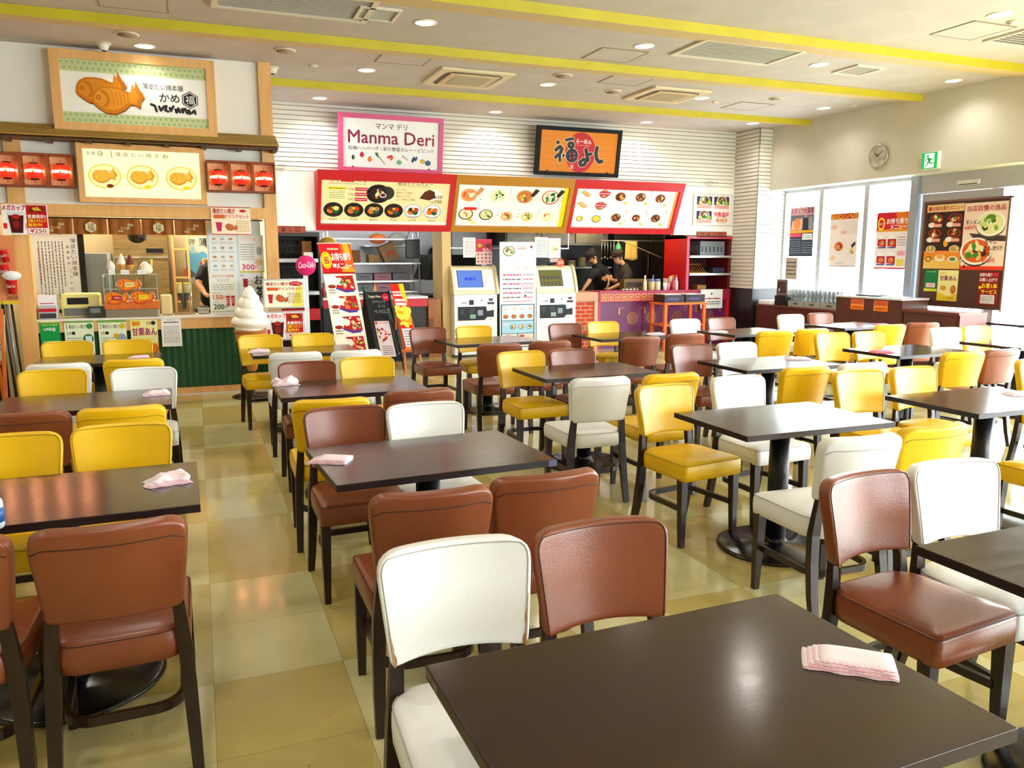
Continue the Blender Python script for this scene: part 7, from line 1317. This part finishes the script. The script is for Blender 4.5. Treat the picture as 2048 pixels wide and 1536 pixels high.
for i, (u, v) in enumerate(((.2, .52), (.52, .52), (.2, .82), (.52, .82))): C.ell(u, v - .09, .055, '#f8f4f0', 2, .5); C.poly([(u - .12, v - .05), (u + .14, v - .05), (u + .15, v + .09), (u - .12, v + .07)][::-1], '#b81c2c', 3); C.bowl(u + .02, v + .02, .05, '#d8502c', '#e8803c', ['#f0c890', '#4a7a30', '#e89a6c'], i, L=4, n=6); C.rect(u - .12, v + .09, u + .14, v + .11, '#3a3a8a', 3)
C.lines(.72, .42, .96, .6, 4, '#9a8a90', 2, 2); C.rect(.72, .68, .95, .76, '#e8a0b4', 2); C.rect(.72, .82, .95, .94, '#e8d04c', 2); C.rect(0, .975, 1, 1, '#c8203c', 3); done(C)
# water dispenser and racks of glasses
t = thing('water_dispenser', 'grey water dispenser with a black base by the window', 'dispenser', (8.80, 10.28, .736)); mb = MB(); mb.bbox(0, 0, .16, .3, .26, .42, mat('#8a857e', .3, .4), .01); mb.build('tank', t); mb = MB(); mb.bbox(-.02, -.01, 0, .3, .27, .16, M_black, .006); mb.build('base', t)
mb = MB(); mb.box(-.004, .03, .2, -.0005, .23, .38, mat('#5a5450', .2, .5)); mb.build('front_panel', t); mb = MB(); mb.tube([(-.004, .13, .26), (-.05, .13, .26), (-.05, .13, .22)], .01, M_chrome, 8); mb.build('tap', t)
a, b_ = atx(1572, 515, 8.8), atx(1594, 538, 8.8); C = Canvas((8.8, a.y, a.z), (8.8, b_.y, a.z), (8.8, a.y, 1.16), base='#c4bcb4', thick=.003); C.lines(.1, .15, .9, .85, 4, '#4a4644', 2, 3, .3); tag(C.build('notice'), 'small grey notice above the water dispenser', 'notice')
bx('white_carton', 'flat white box at the left end of the low brown cabinet', 'box', 8.76, 10.64, .736, 9.1, 10.93, .80, mat('#eef0f2', .5), .006)
M_tum = bpy.data.materials.new('tumbler_plastic'); M_tum.use_nodes = True; _b = M_tum.node_tree.nodes['Principled BSDF']; _b.inputs['Base Color'].default_value = lin('#8d979c'); _b.inputs['Roughness'].default_value = .15; _b.inputs['Alpha'].default_value = .45
g0 = None; RL = ('left grey rack of upturned glasses', 'middle grey rack of upturned glasses', 'right grey rack of upturned glasses')
for k in range(3):
    ya = 10.20 - k * .36; t = thing('glass_rack', 'grey plastic glass rack by the window, %s of three' % ('left', 'middle', 'right')[k], 'rack', (8.76, ya - .34, .736), group='glass racks on the low cabinet'); mb = MB(); m = mat('#9a9c9a', .5)
    mb.box(0, 0, 0, .34, .34, .012, m); mb.box(0, 0, .012, .34, .012, .09, m); mb.box(0, .328, .012, .34, .34, .09, m); mb.box(0, .012, .012, .012, .328, .09, m); mb.box(.328, .012, .012, .34, .328, .09, m); mb.build('crate', t)
    C = Canvas((-.0008, .22, .07), (-.0008, .12, .07), (-.0008, .22, .04), step=.0003); C.lines(0, 0, 1, 1, 1, '#2a2c30', 1, k, .9); C.build('handle_slot', t)
    for i in range(4):
        for j in range(4):
            if g0 is None: mb = MB(); mb.lathe([(.034, 0), (.028, .125), (.0, .127)][:2] + [(1e-6, .127)], M_tum, n=14); o = g0 = mb.build('glass_tumbler')
            else: o = g0.copy(); COL.objects.link(o)
            o.location = (8.76 + .05 + i * .08, ya - .34 + .05 + j * .08, .7485); tag(o, 'upturned clear tumbler in the %s' % RL[k], 'glass', 'tumblers in the %s' % RL[k])
            z = 0
    for i in range(4):
        for j in range(4):
            o = g0.copy(); COL.objects.link(o); o.location = (8.76 + .05 + i * .08, ya - .34 + .05 + j * .08, .8765); tag(o, 'upturned clear tumbler in the %s' % RL[k], 'glass', 'tumblers in the %s' % RL[k])
# ================================================================== PEOPLE
def skin(name, V, Eg, m, parent=None, sub=2, root=0):
    bm = bmesh.new(); ly = bm.verts.layers.skin.verify(); vs = []
    for i, (p, r) in enumerate(V):
        v = bm.verts.new(p); r = r if isinstance(r, tuple) else (r, r); v[ly].radius = r; v[ly].use_root = (i == root); vs.append(v)
    for a, b in Eg: bm.edges.new((vs[a], vs[b]))
    me = bpy.data.meshes.new(name); bm.to_mesh(me); bm.free(); o = bpy.data.objects.new(name, me); COL.objects.link(o)
    o.modifiers.new('skin', 'SKIN').use_smooth_shade = True; s_ = o.modifiers.new('s', 'SUBSURF'); s_.levels = s_.render_levels = sub
    dg = bpy.context.evaluated_depsgraph_get(); me2 = bpy.data.meshes.new_from_object(o.evaluated_get(dg)); o.modifiers.clear(); o.data = me2
    me2.materials.clear(); me2.materials.append(m); me2.polygons.foreach_set('use_smooth', [True] * len(me2.polygons))
    if parent: o.parent = parent
    return o
M_skin = noise_mat('skin', '#d59a70', '#dda67c', 6, .5); M_shirt = mat('#1f1c1b', .8); M_cap = mat('#2a2018', .8); M_hair = mat('#120e0c', .6); M_apr = mat('#141314', .8)
def head(t, c, face, nod, m=M_skin, cap=True, hair=True, glasses=False):
    """c: middle of the head, face: heading (radians, 0 = +x), nod: forward tilt"""
    Mx = Matrix.Translation(c) @ Matrix.Rotation(face, 4, 'Z') @ Matrix.Rotation(nod, 4, 'Y')
    mb = MB(); vs = []; fs = []; K, n = 18, 22
    for i in range(K + 1):
        f = i / K; z = -.115 + .235 * f
        r = .076 * math.sqrt(max(0, 1 - ((f - .60) / .62) ** 2)) if f < .6 else .078 * math.sqrt(max(0, 1 - ((f - .6) / .405) ** 2))
        for j in range(n):
            a = 2 * math.pi * j / n; ca, sa = math.cos(a), math.sin(a); x = ca * r * 1.22; y = sa * r * .98
            if ca > .0 and f < .5: x += .012 * (ca ** 2) * (1 - abs(f - .2) * 2); 
            if ca < 0 and f < .35: x *= .80
            vs.append((x, y, z))
    for i in range(K):
        for j in range(n): fs.append((i * n + j, i * n + (j + 1) % n, (i + 1) * n + (j + 1) % n, (i + 1) * n + j))
    fs.append(tuple(range(n))[::-1]); fs.append(tuple(K * n + j for j in range(n)))
    mb.raw(vs, fs, m, True)
    mb.raw([(.088, 0, .022), (.095, -.010, -.02), (.095, .010, -.02), (.117, 0, -.018), (.092, 0, -.032)], [(0, 1, 3), (0, 3, 2), (1, 4, 3), (3, 4, 2), (0, 2, 4, 1)], m, True)
    for s_ in (-1, 1): mb.ball((-.002, s_ * .078, -.005), .022, m, 10, 6, sx=.8, sy=.35, sz=1.3)
    h = mb.build('head', t); h.matrix_local = Mx
    mb = MB()
    for s_ in (-1, 1): mb.ball((.086, s_ * .030, .012), .0095, mat('#efe8e0', .3), 10, 6, sx=.6); mb.ball((.0915, s_ * .030, .012), .0048, mat('#1a100c', .2), 8, 5, sx=.5); mb.tube([(.092, s_ * .016, .030), (.091, s_ * .045, .030)], .003, M_hair, 5)
    mb.tube([(.094, -.022, -.055), (.099, 0, -.053), (.094, .022, -.055)], .004, mat('#a85a4a', .5), 6); mb.build('face_features', h)
    if hair:
        mb = MB(); vs = []; fs = []
        for i in range(8):
            f = i / 7; z = -.03 + .14 * f; r = .086 * math.sqrt(max(.02, 1 - ((z - .03) / .118) ** 2))
            for j in range(16): a = R(62 + 236 * j / 15); vs.append((math.cos(a) * r * 1.2 - .004, math.sin(a) * r, z))
        for i in range(7):
            for j in range(15): fs.append((i * 16 + j, i * 16 + j + 1, (i + 1) * 16 + j + 1, (i + 1) * 16 + j))
        mb.raw(vs, fs, M_hair, True); mb.build('hair', h)
    if cap:
        mb = MB(); mb.lathe([(.092, .03), (.094, .065), (.100, .085), (.098, .115), (.07, .128), (1e-6, .132)], M_cap, n=26, sx=1.14)
        vs = []; 
        for i in range(13): a = R(-62 + 124 * i / 12); vs += [(math.cos(a) * .104, math.sin(a) * .09, .036), (math.cos(a) * .104 + .055 * math.cos(a * 1.3), math.sin(a) * .088, .024)]
        mb.raw(vs, [(2 * i, 2 * i + 1, 2 * i + 3, 2 * i + 2) for i in range(12)], M_cap, True); k = mb.build('cap', h); mb = MB(); mb.box(.095, -.03, .070, .112, .03, .076, mat('#b8b4a8', .6)); mb.build('cap_trim', k)
    if glasses:
        mb = MB()
        for s_ in (-1, 1): mb.tube([(.098 + .0 * i, s_ * .032 + .017 * math.cos(i * .7), .012 + .014 * math.sin(i * .7)) for i in range(10)], .0015, M_black, 5); mb.tube([(.096, s_ * .048, .014), (.0, s_ * .082, .012)], .0015, M_black, 5)
        mb.build('glasses', h)
    return h
def hand_chain(V, E, w, dirv, side, curl=.5, thumb=None):
    """palm and five fingers grown from wrist vertex w along dirv; side = across the palm"""
    p0 = Vector(V[w][0]); d = Vector(dirv).normalized(); s_ = Vector(side).normalized(); dn = d.cross(s_).normalized()
    V.append((p0 + d * .05, (.030, .017))); pm = len(V) - 1; E.append((w, pm)); tips = []
    return p0, d, s_, dn, pm
def fingers(t, p0, d, s_, dn, m, curl=.6):
    for k, (off, L) in enumerate(((-.030, .070), (-.010, .080), (.010, .075), (.029, .060))):
        V = []; a = 0; p = p0 + d * .055 + s_ * off * .75; V.append((p, .0095)); dd = d.copy()
        for i in range(3):
            a += curl * (.5 + .25 * i); dd = (d * math.cos(a) + dn * math.sin(a)); p = p + dd * (L / 3) + s_ * off * .06; V.append((p, .0092 - .0008 * i))
        yield V
    p = p0 + d * .02 - s_ * .026; V = [(p, .011)]; p = p - s_ * .022 + d * .022 + dn * .01; V.append((p, .0105)); p = p + d * .026 + dn * .014 - s_ * .004; V.append((p, .0088)); yield V
def person(label, pelvis, chest, neck, hd, face, nod, arms, shirt_m, legs=True, cap=True, glasses=False):
    """arms: list of (shoulder, elbow, wrist, hand_dir, side)"""
    t = thing('person', label, 'person', (0, 0, 0)); P = Vector(pelvis); Cst = Vector(chest); N = Vector(neck)
    V = [(P, .10), (P.lerp(Cst, .5), .098), (Cst, .10), (N, .046), (N.lerp(Vector(hd), .7), .048)]; E = [(0, 1), (1, 2), (2, 3), (3, 4)]
    fx, fy = math.cos(face), math.sin(face); sd = Vector((-fy, fx, 0)); fing = []
    for sh, el, wr, hdv, side in arms:
        i0 = len(V); V += [(Vector(sh), .058), (Vector(sh).lerp(Vector(el), .5), .046), (Vector(el), .040), (Vector(el).lerp(Vector(wr), .4), .036), (Vector(wr), .024)]; E += [(2, i0), (i0, i0 + 1), (i0 + 1, i0 + 2), (i0 + 2, i0 + 3), (i0 + 3, i0 + 4)]
        p0, d, s_, dn, pm = hand_chain(V, E, i0 + 4, hdv, side); fing.append((p0, d, s_, dn))
    if legs:
        for s_ in (-1, 1):
            i0 = len(V); hip = P + sd * .09 * s_ + Vector((0, 0, -.06)); V += [(hip, .085), ((hip.x, hip.y, .50), .06), ((hip.x, hip.y, .28), .052), ((hip.x, hip.y, .09), .036), ((hip.x + fx * .12, hip.y + fy * .12, .035), .034)]; E += [(0, i0), (i0, i0 + 1), (i0 + 1, i0 + 2), (i0 + 2, i0 + 3), (i0 + 3, i0 + 4)]
    body = skin('body', V, E, M_skin, t, 2)
    # fingers join the body mesh
    fo = []
    for f in fing:
        for FV in fingers(t, *f, M_skin): fo.append(skin('finger', FV, [(i, i + 1) for i in range(len(FV) - 1)], M_skin, None, 1))
    if fo:
        bm = bmesh.new(); bm.from_mesh(body.data)
        for o in fo: bm.from_mesh(o.data); me = o.data; bpy.data.objects.remove(o)
        bm.to_mesh(body.data); bm.free()
    g = .018; V2 = [(V[0][0], .145), (V[1][0], .142), (V[2][0], .152)] + [(Cst.lerp(N, .55), .128), (N + (N - Cst) * .06, .078), (N.lerp(Vector(hd), .22), .062)]; E2 = [(0, 1), (1, 2), (2, 3), (3, 4), (4, 5)]
    for k in range(len(arms)):
        i0 = 5 + k * 6; sh, mid = V[i0], V[i0 + 1]; el = V[i0 + 2]; j = len(V2); V2 += [(sh[0], .082), (mid[0], .068), (mid[0].lerp(el[0], .7), .064)]; E2 += [(2, j), (j, j + 1), (j + 1, j + 2)]
    skin('shirt', V2, E2, shirt_m, t, 2)
    if legs:
        V3 = [(P + Vector((0, 0, .0)), (.142, .112))]; E3 = []
        for s_ in (-1, 1): hip = P + sd * .09 * s_ + Vector((0, 0, -.06)); j = len(V3); V3 += [(hip, .1), (Vector((hip.x, hip.y, .50)), .078), (Vector((hip.x, hip.y, .12)), .062)]; E3 += [(0, j), (j, j + 1), (j + 1, j + 2)]
        skin('trousers', V3, E3, M_apr, t, 2)
        for s_ in (-1, 1):
            hip = P + sd * .09 * s_; mb = MB(); mb.ball((0, 0, .045), .13, M_black, 14, 7, sx=1, sy=.42, sz=.36); o = mb.build('shoe', t, (hip.x + fx * .06, hip.y + fy * .06, 0)); o.rotation_euler = (0, 0, face)
    head(t, Vector(hd), face, nod, cap=cap, glasses=glasses); return t
# right cook: in profile to the left, one arm down on the table, the other hand before the chest
Y2 = 12.47
def W(u, v, Y): return aty(u, v, Y)
f2_ = R(200)
person('right cook in dark cap and charcoal shirt, face in profile to the left', W(1246, 588, Y2), W(1247, 547, Y2), W(1248, 531, Y2), W(1236, 515, Y2), f2_, .28,
       [(W(1257, 545, Y2 - .12), W(1247, 566, Y2 - .2), W(1221, 577, Y2 - .22), (-1, -.1, -.35), (.1, -1, .1)), (W(1238, 545, Y2 + .1), W(1232, 564, Y2 + .02), W(1216, 556, Y2 - .1), (-1, -.2, -.1), (0, -.2, 1))], mat('#2c2622', .8), glasses=True)
# left cook: bent forward, face turned down and away to the left
Y1 = 12.80
person('left cook in black cap and shirt, bent over with his back half turned', W(1205, 590, Y1), W(1200, 545, Y1), W(1192, 530, Y1), W(1184, 513, Y1 + .02), R(190), .75,
       [(W(1186, 545, Y1 - .16), W(1178, 563, Y1 - .2), W(1167, 578, Y1 - .22), (-.5, -.1, -1), (.1, -1, 0)), (W(1212, 545, Y1 - .16), W(1222, 558, Y1 - .24), W(1222, 552, Y1 - .35), (-.9, -.2, -.1), (0, -.2, 1))], mat('#151314', .85))
# worker of the left shop, mostly hidden behind the glass screen
Y0 = 10.15
person('shop worker in a black shirt half hidden by the sheets of the left shop', W(424, 620, Y0), W(424, 555, Y0), W(425, 525, Y0), W(428, 495, Y0), R(250), .2,
       [(W(407, 540, Y0 - .05), W(397, 568, Y0 - .12), W(412, 590, Y0 - .25), (.6, -.8, -.2), (1, 0, 0)), (W(442, 540, Y0), W(446, 570, Y0 - .1), W(432, 590, Y0 - .25), (-.5, -.8, -.2), (1, 0, 0))], mat('#181617', .85))

a, b_ = W(1218, 557, Y2 - .14), W(1214, 577, Y2 - .14)
mb = MB(); mb.tube([a + Vector((0, 0, .02)), a.lerp(b_, .5) + Vector((.008, 0, 0)), b_], [.014, .020, .026], mat('#b89c6c', .9), 10); tag(mb.build('kitchen_cloth'), 'tan cloth held in the raised hand of the right cook', 'cloth')
